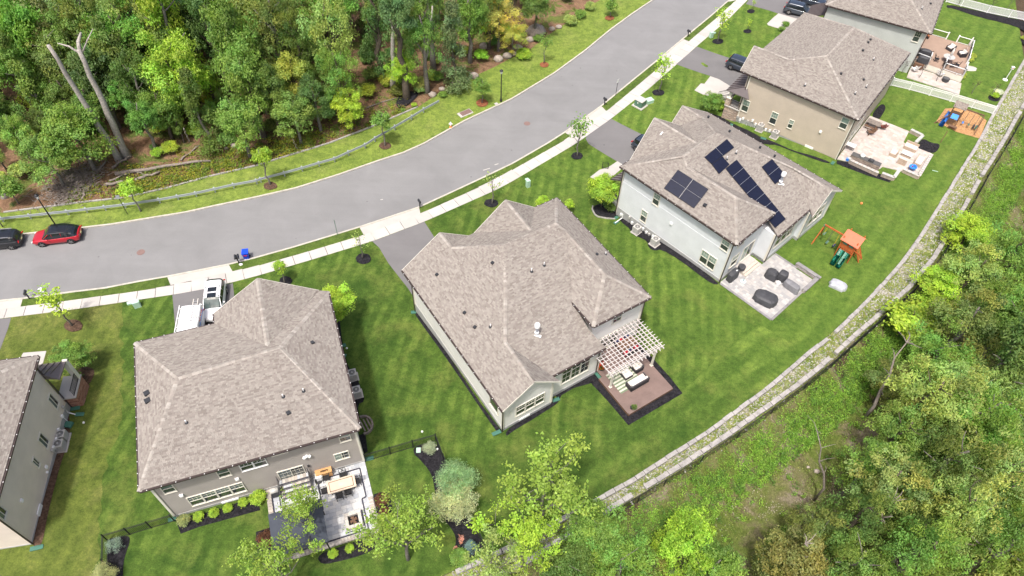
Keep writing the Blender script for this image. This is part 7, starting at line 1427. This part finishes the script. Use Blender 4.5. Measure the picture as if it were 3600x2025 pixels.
for k,(dx,dy,rz_,lab_) in enumerate([(.8,-.6,math.pi/2,'lower left'),(.8,0,math.pi/2,'lower middle'),(.8,.6,math.pi/2,'lower right'),(-.8,-.6,-math.pi/2,'upper left'),(-.8,.0,-math.pi/2,'upper middle'),(-.8,.6,-math.pi/2,'upper right')]):
    c0=dn.location; q=Matrix.Rotation(HC.t,3,'Z')@Vector((dx,dy,0)); t=thing('dining_chair','red cushioned dining chair under the pergola, %s of six'%lab_,'chair',(c0.x+q.x,c0.y+q.y,.32),HC.t+rz_,'red cushioned chairs under the pergola')
    part(MB().box((0,0,.38),(.5,.5,.06)),'seat','wicker',t); part(MB().box((0,0,.46),(.46,.46,.1)),'seat_cushion','red' if k%2==0 else 'navy',t); part(MB().box((0,-.24,.7),(.48,.07,.55)),'backrest','wicker',t); part(MB().box((0,-.18,.68),(.42,.08,.42)),'back_cushion','red',t)
    for sx in (1,-1):
        for sy in (1,-1): part(MB().box((sx*.2,sy*.2,.18),(.05,.05,.36)),'leg','wicker',t)
def pot(t,r=.2,h=.35,m='dark'): part(MB().lathe([(r*.7,0),(r,h),(r*1.08,h),(r*.9,h-.02),(r*.3,h-.04)],n=12),'pot',m,t)
p1_=onC(1835,770,'flower_pot','big pot of red flowers by the house corner','flower pot',0,.32,.3); pot(p1_,.25,.3); k=link('foliage',SHR[0],p1_,(0,0,.5),color=(.08,.14,.03)); k.scale=(.38,.38,.35); k=link('blossoms',FLW,p1_,(0,0,.62),color=(.75,.07,.02)); k.scale=(.5,.5,.6)
p2_=onC(2110,1130,'flower_pot','small dark pot with a spiky green plant at the deck corner','flower pot',0,.32,.2); pot(p2_,.16,.28); k=link('foliage',WILL,p2_,(.15,.1,.45),color=(.14,.22,.05)); k.scale=(.3,.3,.3)
# patio of the pale blue house
gys=[(.42,.41,.395),(.37,.36,.35),(.46,.445,.425),(.33,.325,.32),(.40,.38,.36)]
PDp=pavers('stone_patio','pale square paver patio behind the pale blue house',HD,[(13.9,.02),(20.05,.02),(20.05,7.5),(15.3,7.5),(15.3,5.3),(13.9,5.3)],.06,((.24,.36,.36,.48),(.24,.36,.36)),gys,2)
band(PDp,[(14.0,-.12),(20.18,-.12),(20.18,5.3)],.06,.24,'pgrey',False,.24); band(PDp,[(15.3,7.62),(18.0,7.62)],.06,.24,'pgrey',False,.24)
sw_=thing('seat_wall','L shaped grey stone seating wall at the patio corner','seat wall',(HD.x,HD.y,0),HD.t); r=MB(); r.t=[]
def greys(): return ((.34,.31,.29),(.28,.25,.23),(.40,.37,.34))
ledge(r,17.75,20.35,7.75,8.0,0,.42,random.Random(3),tones=greys()); ledge(r,20.15,20.4,5.25,7.95,0,.42,random.Random(4),tones=greys()); tag(r.build('wall_stone',X['stonew'],sw_),kind='stuff')
MB().box((19.05,7.87,.2),(2.5,.2,.4)).box((20.27,6.6,.2),(.2,2.6,.4)).build('wall_core',X['pgrey'],sw_)
for j in range(9): part(MB().box((17.9+j*.31,7.87,.46),(.30,.42,.07)),'cap_stone','pgrey',sw_)
for j in range(7): part(MB().box((20.3,5.4+j*.36,.46),(.42,.35,.07)),'cap_stone','pgrey',sw_)
stp=thing('back_steps','tan wooden back steps with a paved landing at the glass door','steps',(HD.x,HD.y,0),HD.t); part(MB().box((14.2,3.75,.25),(.85,2.4,.5)),'landing','paverp',stp); part(MB().box((14.78,3.75,.2),(.32,2.5,.4)),'step','cream2',stp); part(MB().box((15.08,3.75,.1),(.30,2.5,.2)),'step','cream2',stp)
def LD(x,y,z=.1): return HD.L(U(*ZP(x,y),z))
def onD(x,y,name,label,cat,rz_=0,z=.06,zz=.4): p=LD(x,y,zz); w=HD.W(p[0],p[1]); return thing(name,label,cat,(w[0],w[1],z),HD.t+rz_)
def covered(t,rings,m,seed=0,n=18,wr=.05,parts='cover'):   # draped cloth: rings of (rx,ry,z)
    rn=random.Random(seed); mb=MB(); N=0; ph=[rn.uniform(-1,1) for _ in range(n)]
    for k,(rx,ry,z) in enumerate(rings):
        for j in range(n):
            a=2*math.pi*j/n; w=1+wr*ph[j]*(1 if z<rings[-1][2]*.8 else .2)*(1.6 if z<.1 else 1); sx=abs(math.cos(a))**.55*(1 if math.cos(a)>0 else -1); sy=abs(math.sin(a))**.55*(1 if math.sin(a)>0 else -1); mb.v.append((rx*sx*w,ry*sy*w,z+rn.uniform(-.01,.01)))
    for k in range(len(rings)-1):
        for j in range(n): mb.f.append((k*n+j,k*n+(j+1)%n,(k+1)*n+(j+1)%n,(k+1)*n+j)); mb.m.append(0)
    mb.f.append(tuple((len(rings)-1)*n+j for j in range(n))); mb.m.append(0); return part(mb,parts,m,t,False)
t=onD(520,790,'covered_grill','black covered grill beside the back steps','grill',math.pi/2); covered(t,[(.75,.36,0),(.78,.36,.5),(.70,.33,.95),(.45,.30,1.15),(.30,.15,1.18)],'cover',1); part(MB().box((.2,-.12,1.19),(.2,.12,.01)),'tag_plate','white',t)
t=onD(657,655,'drum_table','round black drum on the paved landing','drum',0,.5,.8); part(MB().lathe([(.36,0),(.38,.06),(.38,.42),(.34,.45)],n=20),'drum_body','cover',t); part(MB().lathe([(.34,.45),(.33,.47)],n=20),'lid','cover',t)
t=onD(675,862,'parasol_stand','pale round umbrella base with a short stub','umbrella base',0,.06,.1); part(MB().lathe([(.30,0),(.30,.05),(.05,.09)],n=16),'base','pgreen2',t); part(MB().lathe([(.03,.08),(.03,.4)],n=8),'stub','black',t)
t=onD(1085,765,'covered_chairs','black covered group of stacked chairs, left pile on the patio','covered chairs',.3); covered(t,[(.62,.55,0),(.60,.52,.45),(.52,.46,.75),(.35,.36,.92),(.15,.15,.95)],'cover',2,wr=.12)
t=onD(1245,800,'covered_chairs','black covered stack of chairs, right pile on the patio','covered chairs',.1); covered(t,[(.50,.50,0),(.48,.48,.6),(.42,.42,.95),(.2,.22,1.05)],'cover',3,wr=.1)
t=onD(1380,940,'covered_bench','light grey covered long bench by the seating wall','covered bench',math.radians(0)); covered(t,[(.9,.42,0),(.88,.42,.45),(.80,.36,.72),(.6,.2,.78)],'coverl',4,wr=.06)
t=onD(1180,900,'bucket','white bucket between the covered furniture','bucket',0,.06,.35); part(MB().lathe([(.17,0),(.21,.5),(.22,.52)],n=14),'bucket_body','white',t); part(MB().lathe([(.22,.5),(.20,.53)],n=14),'lid','white',t)
t=onD(1005,1110,'covered_fire_table','large black covered table on the near corner of the patio','covered table',.25); covered(t,[(1.15,.85,0),(1.12,.82,.35),(1.02,.74,.62),(.75,.5,.74),(.3,.2,.78)],'cover',5,wr=.07)
b=GT(3,2,690,35); b2=G(*T(3,1,700,1430)); t=thing('tarp_bundle','silver tarp covered low box on the lawn by the gravel strip','tarp bundle',b2,-.55); covered(t,[(.85,.62,0),(.82,.6,.22),(.74,.52,.38),(.5,.3,.42)],'tarp',6,wr=.1)
b=GT(3,1,936,605); tag(part(MB().blob((b[0],b[1],b[2]+.13),.15,1,0,nu=14,nv=9),'ball','orangep',None,True),'orange ball lying on the open lawn','ball')
b=GT(3,1,1680,275); tag(part(MB().bar((b[0]-.3,b[1]+.1,.05),(b[0]+.3,b[1]-.12,.05),.06,.05),'pool_noodle','pgreen',None),'pale green stick toy on the lawn','toy')
# stone bed edging by the lime tree
t=thing('bed_edging','curved pale stone edging round the lime tree bed','edging'); e3=resample(gp(2,1,[(812,625),(806,660),(830,710),(860,735),(950,752),(1040,758)]),.28)
for a,b in zip(e3[:-1],e3[1:]): part(MB().bar((*a,ground(*a)+.05),(a[0]+(b[0]-a[0])*.92,a[1]+(b[1]-a[1])*.92,ground(*b)+.05),.14,.14),'stone','stone',t)
# slanted white drain pipe
a=GT(2,1,1035,795,.05); b=GT(2,1,1108,745,.5); tag(part(MB().tube([a,b,(b[0],b[1],b[2]+.5)],.05,8),'drain_pipe','white',None),'slanted white drain pipe at the pale blue house corner','pipe')
a=GT(0,2,765,1275,.05); b=GT(0,2,690,1255,.3); tag(part(MB().tube([a,b,(b[0]-.25,b[1]+.1,b[2]+.7)],.05,8),'drain_pipe','white',None),'slanted white drain pipe at the beige house','pipe')
a=GT(0,2,665,1390,.1); b=GT(0,2,640,1350,.3); tag(part(MB().tube([a,b,(b[0]-.1,b[1],b[2]+.7)],.04,8),'drain_pipe','white',None),'second white pipe above the green hatch cover','pipe')
for c,r,x,y,lab_ in ((0,2,845,1360,'white lawn light beside the beige house'),(1,2,915,612,'white ball by the taupe house mulch strip'),(1,3,1672,2,'small white globe on the lawn above the black fence'),(1,3,1825,178,'small white lamp in the black mulch corner')):
    b=GT(c,r,x,y); tag(part(MB().blob((b[0],b[1],b[2]+.08),.10,1,0,nu=12,nv=8),'globe_light','white',None,True),lab_,'light')
b=GT(1,3,1635,190); t=thing('irrigation_cover','pale green valve box lid in the black mulch','cover',b,.1); part(MB().box((0,0,.06),(.36,.44,.12)),'lid','pgreen',t)
b=GT(0,2,415,25); t=thing('plastic_bag','crumpled white plastic bag on the road under the street tree','bag',(b[0],b[1],ROADZ-.1)); part(MB().blob((0,0,.14),(.32,.26,.2),5,.3),'bag','white',t)
fr_=thing('metal_screen','small dark mesh fence panel at the front walk of the pale blue house','screen',GT(2,1,935,250),-.1); part(MB().box((-.35,0,.5),(.06,.06,1.0)),'post','black',fr_); part(MB().box((.35,0,.5),(.06,.06,1.0)),'post','black',fr_); r=MB()
for k in range(7): r.box((-.3+.1*k,0,.5),(.015,.02,.85))
r.box((0,0,.92),(.7,.03,.03)).box((0,0,.1),(.7,.03,.03)); part(r,'mesh','black',fr_); fr_.name='metal_screen'
# porch of the pale blue house
pr=MB(); pr.slab([Vector(HD.L(HD.W(*p))) for p in ((-.15,.2,4.1),(-2.0,.2,3.1),(-2.0,3.6,3.1),(-.15,3.6,4.1))],.1); po=pr.build('porch_roof',X['porchm'],HD.root); r=MB()
for k in range(8): r.bar((-.15,.2+.48*k,4.14),(-2.0,.2+.48*k,3.14),.04,.05)
r.build('seam',X['brown'],po); MB().box((-1.0,1.9,-.3),(1.7,3.4,1.6)).build('porch_base',X['found'],HD.root); r=MB(); r.bar((-1.8,.3,1.4),(-.2,.3,1.4),.05,.05)
for k in range(12): r.bar((-1.75+.13*k,.3,.5),(-1.75+.13*k,.3,1.4),.025,.025)
r.build('porch_railing',X['black'],HD.root)
# ---------------------------------------------------------------- play sets
def playset1():
    A=Vector(U(*T(3,1,575,812),2.35)); B=Vector(U(*T(3,1,768,922),2.35)); d=(B-A); L=d.length; d.normalize(); t=thing('swing_set','orange cedar swing set with a play tower and twin green slides','play set',(B.x,B.y,0),math.atan2(d.y,d.x)); lo=lambda p:Matrix.Rotation(-math.atan2(d.y,d.x),3,'Z')@(Vector(p)-Vector((B.x,B.y,0)))
    part(MB().bar((-L,0,2.35),(.3,0,2.35),.10,.16),'swing_beam','orange',t)
    for s_ in (1,-1): part(MB().bar((-L+.02,0,2.3),(-L-.12,s_*1.0,0),.10,.10),'leg','orange',t)
    part(MB().box((-L,0,2.25),(.12,.3,.2)),'bracket','green',t)
    for x,m,z0 in ((-L+.35,'yellow',1.3),(-L+1.0,'black',.45),(-.45,'yellow',.55)):
        r=MB(); r.bar((x,-.2,2.28),(x,-.2,z0),.02,.02).bar((x,.2,2.28),(x,.2,z0),.02,.02); part(r,'swing_rope',m if m=='yellow' else 'acd',t); part(MB().box((x,0,z0),(.2,.5,.05)),'swing_seat','green' if x<-.6 else 'navy',t)
    W2=.75
    for x in (.2,1.7):
        for y in (-W2,W2): part(MB().box((x,y,1.5),(.10,.10,3.0)),'tower_post','orange',t)
    for k in range(7): part(MB().box((.3+k*.215,0,1.3),(.2,1.6,.05)),'floor_board','orange',t)
    for y in (-W2,W2):
        for k in range(4): part(MB().box((.95,y,1.5+k*.15),(1.55,.04,.12)),'wall_board','orange',t)
        for x in (.6,1.25): part(MB().box((x,y*1.03,2.25),(.42,.05,.42)),'tower_window','green',t)
        part(MB().box((.95,y,2.55),(1.6,.05,.14)).box((.95,y,2.02),(1.6,.05,.1)),'wall_frame','orange',t)
    # gable roof, ridge along x
    for s_ in (1,-1): part(MB().slab([Vector((.0,s_*1.0,2.55)),Vector((1.95,s_*1.0,2.55)),Vector((1.95,0,3.35)),Vector((.0,0,3.35))][::s_],.05),'roof_panel','orroof',t)
    part(MB().add([(.08,-.8,2.6),(.08,.8,2.6),(.08,0,3.25)],[(0,1,2),(2,1,0)]),'gable_board','orange',t)
    # slides go out over the near side
    S0=lo(U(*T(3,1,785,1060),1.25)); S1=lo(U(*T(3,1,668,1232),.15)); dirs=(S1-S0); dirs.z=0; Ls=dirs.length; dirs.normalize(); sd_=Vector((-dirs.y,dirs.x,0))
    for s_ in (.30,-.30):
        r=MB(); base=S0+sd_*s_; pts=[(0,1.3),(.25,1.28),(.9,.85),(1.6,.42),(Ls*.9,.2),(Ls,.16)]; prof=[(-.26,.16),(-.24,.17),(-.2,.02),(0,-.02),(.2,.02),(.24,.17),(.26,.16)]
        secs=[[tuple(base+dirs*min(u,Ls)+sd_*p+Vector((0,0,z+q-base.z))) for p,q in prof] for u,z in pts]
        for i in range(len(secs)-1):
            for j in range(len(prof)-1): r.add([secs[i][j],secs[i+1][j],secs[i+1][j+1],secs[i][j+1]],[(0,1,2,3),(3,2,1,0)])
        part(r,'slide','sgreen',t,True)
    for k in range(8): part(MB().bar((1.75+.09*k,.2,1.2-.15*k),(1.75+.09*k,.9,1.2-.15*k),.04,.13),'climb_board','orange',t)
    for y in (.2,.9): part(MB().bar((1.75,y,1.3),(2.5,y,0),.08,.1),'ladder_rail','orange',t)
    part(MB().bar((1.7,-.8,1.9),(2.5,-1.1,2.1),.06,.1),'rail_board','orange',t)
playset1()
def playset2():
    o=GT(3,0,1905,1190); A=Vector(U(*T(3,0,1985,1095),2.3)); B=Vector(U(*T(3,0,2180,1165),2.3)); d=B-A; L=d.length; d.normalize(); a=math.atan2(d.y,d.x); t=thing('play_tower','brown timber play tower with a blue slide and swings','play set',(A.x,A.y,0),a)
    part(MB().bar((0,0,2.3),(L,0,2.3),.1,.15),'swing_beam','brownw',t)
    for s_ in (1,-1): part(MB().bar((L,0,2.25),(L+.1,s_*1.0,0),.09,.09),'leg','brownw',t)
    for x,m in ((.6,'lblue'),(1.3,'green'),(2.2,'green'),(L-.4,'wicker')): part(MB().bar((x,-.18,2.25),(x,-.18,.5),.02,.02).bar((x,.18,2.25),(x,.18,.5),.02,.02),'swing_rope','acd',t); part(MB().box((x,0,.5),(.2,.45,.06 if x<L-.5 else .35)),'swing_seat',m,t)
    for x in (-1.2,0):
        for y in (-.6,.6): part(MB().box((x,y,1.35),(.09,.09,2.7)),'tower_post','brownw',t)
    for k in range(6): part(MB().box((-1.1+k*.2,0,1.25),(.18,1.25,.05)),'floor_board','brownw',t)
    for k in range(3): part(MB().box((-.6,-.6,1.45+k*.16),(1.2,.04,.12)),'wall_board','brownw',t)
    for s_ in (1,-1): part(MB().slab([Vector((-1.35,s_*.75,2.5)),Vector((.15,s_*.75,2.5)),Vector((.15,0,3.0)),Vector((-1.35,0,3.0))][::s_],.05),'roof_panel','wood',t)
    part(MB().box((-.6,-1.05,1.45),(.8,.7,.04),0,0,(.5,0,0)).box((-.6,-1.06,1.47),(.25,.68,.045),0,0,(.5,0,0)),'awning','lblue',t)
    lo=lambda p:Matrix.Rotation(-a,3,'Z')@(Vector(p)-Vector((A.x,A.y,0))); S0=lo(U(*T(3,0,1835,1125),1.2)); S1=lo(U(*T(3,0,1735,1270),.1)); dr_=(S1-S0).normalized(); sd_=Vector((-dr_.y,dr_.x,0)).normalized(); r=MB()
    prof=[(-.27,.16),(-.22,.02),(0,-.03),(.22,.02),(.27,.16)]; secs=[[tuple(S0.lerp(S1,u)+sd_*p+Vector((0,0,q+(-.12*math.sin(u*3.14))))) for p,q in prof] for u in (0,.2,.4,.6,.8,1)]
    for i in range(5):
        for j in range(4): r.add([secs[i][j],secs[i+1][j],secs[i+1][j+1],secs[i][j+1]],[(0,1,2,3),(3,2,1,0)])
    part(r,'slide','lblue',t,True); part(MB().box((-.2,-1.6,.45),(1.0,.35,.05)).box((-.2,-1.2,.3),(.9,.3,.05)),'picnic_bench','brownw',t); part(MB().bar((-1.2,-.6,1.2),(-2.3,-1.6,0),.08,.09),'ladder_rail','brownw',t)
playset2()
# ---------------------------------------------------------------- patio and kitchen of the tan house
lights=[(.46,.40,.355),(.50,.44,.39),(.42,.365,.32),(.53,.48,.43),(.46,.41,.385)]
PE=pavers('stone_patio','cream paved patio with an outdoor kitchen behind the tan house',HE,[(13.1,1.0),(17.8,2.6),(17.9,3.2),(21.6,4.4),(21.7,9.5),(18.3,9.4),(18.1,12.1),(13.1,12.0)],.08,((.28,.40,.5),(.28,.36)),lights,5,base='paverp')
def LE(x,y,z=.1,r=1): return HE.L(U(*T(3,r,x,y),z))
def onE(x,y,name,label,cat,rz_=0,z=.08,zz=.4,r=1): p=LE(x,y,zz,r); w=HE.W(p[0],p[1]); return thing(name,label,cat,(w[0],w[1],z),HE.t+rz_)
a=LE(850,100,.9);b=LE(1130,215,.9); L=math.hypot(b[0]-a[0],b[1]-a[1]); rz_=math.atan2(b[1]-a[1],b[0]-a[0]); wv=HE.W((a[0]+b[0])/2,(a[1]+b[1])/2); t=thing('outdoor_kitchen','dark topped stone outdoor kitchen counter','kitchen counter',(wv[0],wv[1],.08),HE.t+rz_)
part(MB().box((0,0,.88),(L+.1,.75,.06)),'countertop','counter',t); part(MB().box((0,0,.43),(L-.1,.6,.84)),'counter_core','pgrey',t); r=MB(); r.t=[]; ledge(r,-L/2,L/2,-.33,.33,0,.85,random.Random(6),tones=((.30,.24,.20),(.24,.19,.16),(.36,.29,.24))); tag(r.build('ledge_stone',X['stonew'],t),kind='stuff')
gq=thing('counter_grill','black lidded grill set on the kitchen counter','grill',HE.W((a[0]+b[0])/2+.55,(a[1]+b[1])/2)[:2]+(.99,),HE.t+rz_); part(MB().box((0,0,.05),(.6,.5,.1)),'tray','dark',gq); part(MB().tube([(-.28,0,.1),(.28,0,.1)],.2,12),'lid','cover',gq,True)
gq=thing('kettle_grill','white round smoker on the kitchen counter','grill',HE.W((a[0]+b[0])/2-.55,(a[1]+b[1])/2)[:2]+(.99,),0); part(MB().blob((0,0,.22),(.27,.27,.22),1,0,nu=14,nv=8),'bowl','white',gq,True); part(MB().box((0,0,.03),(.3,.3,.06)),'stand','wmetal',gq)
for (x0,y0,x1,y1,lab_) in ((1395,-120+1448,1560,-60+1448,'stone seating wall at the far corner of the cream patio'),):
    pass
def seatwall(pts,label,r=1,z=.5,m='paverp'):
    t=thing('seat_wall',label,'seat wall',(HE.x,HE.y,0),HE.t); P_=[LE(x,y,z,rr) for x,y,rr in pts]
    for a,b in zip(P_[:-1],P_[1:]):
        part(MB().bar((a[0],a[1],.25),(b[0],b[1],.25),.28,.44),'wall','stonet',t); A=Vector((a[0],a[1],.5));B=Vector((b[0],b[1],.5)); L=(B-A).length; k=max(1,int(L/.45))
        for j in range(k): part(MB().bar(A.lerp(B,j/k+.01),A.lerp(B,(j+1)/k-.01),.38,.07),'cap_stone',m,t)
seatwall([(1440,1300,0),(1560,1360,0),(1490,1430,0)],'stone seating wall at the far corner of the cream patio',m='acg')
seatwall([(1150,290,1),(1270,335,1),(1320,265,1)],'low stone wall holding a planter at the near patio edge',m='acg')
seatwall([(1650,100,1),(1520,320,1),(1365,250,1)],'cream seating wall along the right patio edge')
seatwall([(870,85,1),(830,160,1),(1115,290,1)],'low cream wall behind the kitchen counter')
t=onE(1065,1240,'picnic_table','weathered wooden picnic table on the cream patio','table',0,.08,.7,0)
for k in range(6): part(MB().box((0,-.42+.165*k,.75),(1.7,.15,.05)),'table_board','wood',t)
for s_ in (1,-1): part(MB().box((0,s_*.75,.42),(1.6,.28,.05)),'bench','brownw',t); part(MB().bar((.6*s_,-.7,0),(.6*s_,.1,.75),.08,.08).bar((.6*s_,.7,0),(.6*s_,-.1,.75),.08,.08),'leg','brownw',t)
for x,y,rr,rz_,lab_ in ((1160,1275,0,.6,'dark red adirondack chair beside the picnic table'),(1030,1330,0,2.2,'brown wooden chair below the picnic table')):
    t=onE(x,y,'adirondack_chair',lab_,'chair',rz_,.08,.4,rr); part(MB().box((0,0,.35),(.6,.6,.05),0,0,(.15,0,0)),'seat','brownw',t)
    for k in range(4): part(MB().bar((-.24+.16*k,-.25,.3),(-.28+.19*k,-.55,1.0),.12,.03),'back_slat','brownw' if rz_>1 else 'redw',t)
    for s_ in (1,-1): part(MB().box((s_*.34,0,.55),(.1,.65,.03)).box((s_*.34,.28,.27),(.06,.06,.54)),'armrest','brownw' if rz_>1 else 'redw',t)
for x,y,L_,D_,rz_,lab_ in ((1270,90,.9,.85,math.pi/2,'cream armchair on the patio, upper one'),(1440,30,1.5,.85,math.pi,'cream outdoor sofa at the far side of the seating group'),(1355,170,.95,.85,0,'cream armchair at the near side of the seating group'),(1520,170,1.6,.85,-math.pi/2,'cream cushioned bench inside the right seating wall')):
    t=onE(x,y,'patio_sofa',lab_,'seat',rz_,.08,.4); part(MB().box((0,0,.2),(L_,D_,.36)),'base','tanw',t); part(MB().box((0,0,.43),(L_-.1,D_-.1,.12)),'cushion','cream',t); part(MB().box((0,-D_/2+.08,.55),(L_,.14,.45)),'backrest','tanw',t)
t=onE(1400,100,'coffee_table','white topped low table in the seating group','table',0,.08,.4); part(MB().box((0,0,.4),(1.2,.75,.05)),'tabletop','white',t); part(MB().box((0,0,.2),(1.0,.6,.36)),'base','tanw',t)
t=onE(1455,240,'water_table','light blue plastic water play table','toy',0,.08,.4); part(MB().lathe([(.35,.35),(.45,.45),(.45,.52),(.38,.5),(.3,.42)],n=16),'basin','lblue',t)
for k in range(3): a_=k*2.1; part(MB().bar((.3*math.cos(a_),.3*math.sin(a_),0),(.3*math.cos(a_),.3*math.sin(a_),.4),.07,.07),'leg','lblue',t)
part(MB().box((.1,.1,.62),(.35,.1,.25)),'water_tower','lblue',t); part(MB().blob((-.1,0,.5),.08,1),'float_toy','red',t)
t=onE(835,15,'side_table','white folding table against the tan house','table',0,.08,.7); part(MB().box((0,0,.72),(1.1,.7,.04)),'tabletop','white',t)
for sx in (1,-1):
    for sy in (1,-1): part(MB().box((sx*.45,sy*.28,.35),(.04,.04,.7)),'leg','acg',t)
t=onE(805,155,'water_gun_rack','blue and white plastic toys by the kitchen counter','toy',0,.08,.3); part(MB().box((0,0,.2),(.4,.25,.3)),'crate','lblue',t); part(MB().bar((-.1,0,.35),(.3,.15,.55),.06,.06),'toy_bar','white',t)
b=GT(3,0,1735,1435); tag(part(MB().bar((b[0],b[1],0),(b[0]+.15,b[1]+.2,1.6),.08,.08),'timber_post','brownw',None),'leaning brown timber post beside the patio bed','post')
# ---------------------------------------------------------------- deck of the farthest house
DF=thing('railed_deck','tan deck with white railings behind the grey green house','deck',(HF.x,HF.y,0),HF.t); part(MB().prism([(.06,2.3),(6.7,1.4),(6.7,10.0),(.06,10.3)],.1,.93),'deck_frame','trim',DF)
k=0; y=1.5
while y<10.2:
    q_=clip([(.06,2.3),(6.7,1.4),(6.7,10.0),(.06,10.3)],-1,8,y,y+.14)
    if len(q_)>=3: part(MB().prism(q_,.95,.98),'deck_board','deckf',DF)
    y+=.147
def rail(par,pts,z0=.98,h=.95):
    for a,b in zip(pts[:-1],pts[1:]):
        A=Vector((*a,z0));B=Vector((*b,z0)); L=(B-A).length; part(MB().bar(A+Vector((0,0,h)),B+Vector((0,0,h)),.09,.06),'top_rail','white',par); part(MB().bar(A+Vector((0,0,.1)),B+Vector((0,0,.1)),.05,.05),'bottom_rail','white',par)
        n=int(L/.12); r=MB()
        for i in range(1,n): q=A.lerp(B,i/n); r.box((q.x,q.y,z0+h/2),(.02,.02,h-.1))
        if r.f: tag(part(r,'baluster','black',par),kind='stuff')
        for i in range(2): q=(A,B)[i]; part(MB().box((q.x,q.y,z0+h/2+.03),(.14,.14,h+.1)).box((q.x,q.y,z0+h+.1),(.18,.18,.04)),'post','white',par)
rail(DF,[(.2,10.2),(3.2,10.1)]); rail(DF,[(4.6,10.0),(6.6,9.95),(6.6,7.5),(6.6,4.9)]); rail(DF,[(6.6,3.4),(6.6,1.5),(4.0,1.8),(4.0,3.2)]); rail(DF,[(.2,2.4),(2.0,2.1),(2.0,3.6),(.3,3.8)])
def LF(x,y,z=1.0): return HF.L(U(*T(3,0,x,y),z))
def onF(x,y,name,label,cat,rz_=0,z=.98,zz=1.4): p=LF(x,y,zz); w=HF.W(p[0],p[1]); return thing(name,label,cat,(w[0],w[1],z),HF.t+rz_)
for x,y,rz_,lab_ in ((1845,475,2.6,'dark wicker armchair with white cushions, left one by the deck railing'),(1960,535,2.2,'dark wicker armchair with white cushions, right one in the deck corner')):
    t=onF(x,y,'wicker_armchair',lab_,'armchair',rz_); sofa(t,.95,.85)
t=onF(1815,590,'round_table','round grey patio table with a folded cream umbrella','table'); part(MB().lathe([(.75,.70),(.75,.74)],n=24),'tabletop','acg',t); part(MB().lathe([(.08,0),(.06,.7)],n=8),'pedestal','black',t)
t=onF(1840,560,'umbrella','folded cream umbrella standing in the round table','umbrella',0,.98,2.2); part(MB().lathe([(.02,.7),(.02,2.4)],n=6),'pole','white',t); part(MB().lathe([(.06,1.2),(.17,1.35),(.13,2.0),(.03,2.4)],n=10),'canopy','cream',t,True)
t=onF(2045,420,'umbrella','folded beige umbrella at the outer deck railing','umbrella',0,.4,2.4); part(MB().lathe([(.02,0),(.02,2.6)],n=6),'pole','white',t); part(MB().lathe([(.06,1.3),(.17,1.5),(.13,2.2),(.03,2.7)],n=10),'canopy','cream',t,True)
for x,y,rz_,lab_ in ((1700,590,-1.3,'black metal chair at the left side of the round table'),(1790,640,-.3,'black metal chair at the near left of the round table'),(1860,650,.3,'black metal chair at the near right of the round table'),(1905,650,1.3,'black metal chair at the right side of the round table')): t=patio_chair(HF,LF(x,y,1.4),rz_,lab_,'black chairs round the deck table'); t.location.z=.98
t=onF(1575,545,'covered_grill','black covered grill at the left side of the deck','grill',.0); covered(t,[(.85,.36,0),(.85,.36,.5),(.75,.33,1.0),(.4,.2,1.15)],'cover',11)
t=onF(1565,600,'covered_grill','navy covered cabinet in front of the covered grill','covered cabinet',.0); covered(t,[(.75,.36,0),(.75,.36,.5),(.68,.33,.8),(.4,.2,.9)],'cover',12)
t=onF(1520,645,'deck_box','dark brown deck box beside the lower railing','box',0,.3,.8); part(MB().box((0,0,.3),(1.2,.6,.6)),'case','brownw',t); part(MB().box((0,0,.63),(1.26,.66,.06)),'lid','brownw',t)
t=onF(1610,375,'planter','dark planter with orange flowers at the deck railing','planter',0,.98,1.2); pot(t,.2,.35); k=link('blossoms',FLW,t,(0,0,.45),color=(.8,.25,.03)); k.scale=(.3,.3,.4)
PF=pavers('stone_patio','small stone landing with white chairs below the railed deck',HF,[(.2,-1.2),(7.0,-1.6),(6.9,1.3),(.2,2.1)],.10,((.35,.5),(.35,.4)),lights,9,base='paverp')
for x,y,rz_,lab_ in ((1480,690,.8,'white plastic chair at the left of the stone landing'),(1735,740,-.6,'white adirondack chair left of the round fire bowl'),(1880,760,.6,'white adirondack chair right of the round fire bowl')):
    t=onF(x,y,'white_chair',lab_,'chair',rz_,.1,.5); part(MB().box((0,0,.35),(.6,.6,.05),0,0,(.15,0,0)),'seat','white',t)
    for k in range(4): part(MB().bar((-.24+.16*k,-.25,.3),(-.28+.19*k,-.5,1.0),.13,.03),'back_slat','white',t)
    for s_ in (1,-1): part(MB().box((s_*.34,0,.55),(.12,.65,.03)).box((s_*.34,.28,.27),(.08,.08,.54)),'armrest','white',t)
t=onF(1795,790,'fire_bowl','round dark fire bowl between the white chairs','fire pit',0,.1,.5); part(MB().lathe([(.42,0),(.48,.38),(.50,.42),(.42,.42),(.3,.3)],n=20),'bowl','cover',t); part(MB().lathe([(.36,.43),(.36,.45)],n=16),'lid','acd',t)
b=GT(3,0,2385,805); t=thing('bird_feeder','white bird feeder pole on a round base at the far lawn edge','bird feeder',b); part(MB().lathe([(.32,0),(.32,.08),(.06,.12)],n=16),'base','white',t); part(MB().lathe([(.05,.1),(.05,1.7)],n=8),'pole','white',t); part(MB().box((0,0,1.85),(.28,.28,.3)).box((0,0,2.02),(.36,.36,.05)),'feeder','white',t); part(MB().box((0,-.15,1.9),(.12,.04,.12)),'feeder_door','orangep',t)
t=tag(part(MB().blob((0,0,0),(1.0,.7,.08),4,.1,nu=16),'stepping_stone_pad','conc',None),'pale stone pad beside the deck stairs','stone pad'); q=GT(3,0,2025,690); t.location=(q[0],q[1],.03)
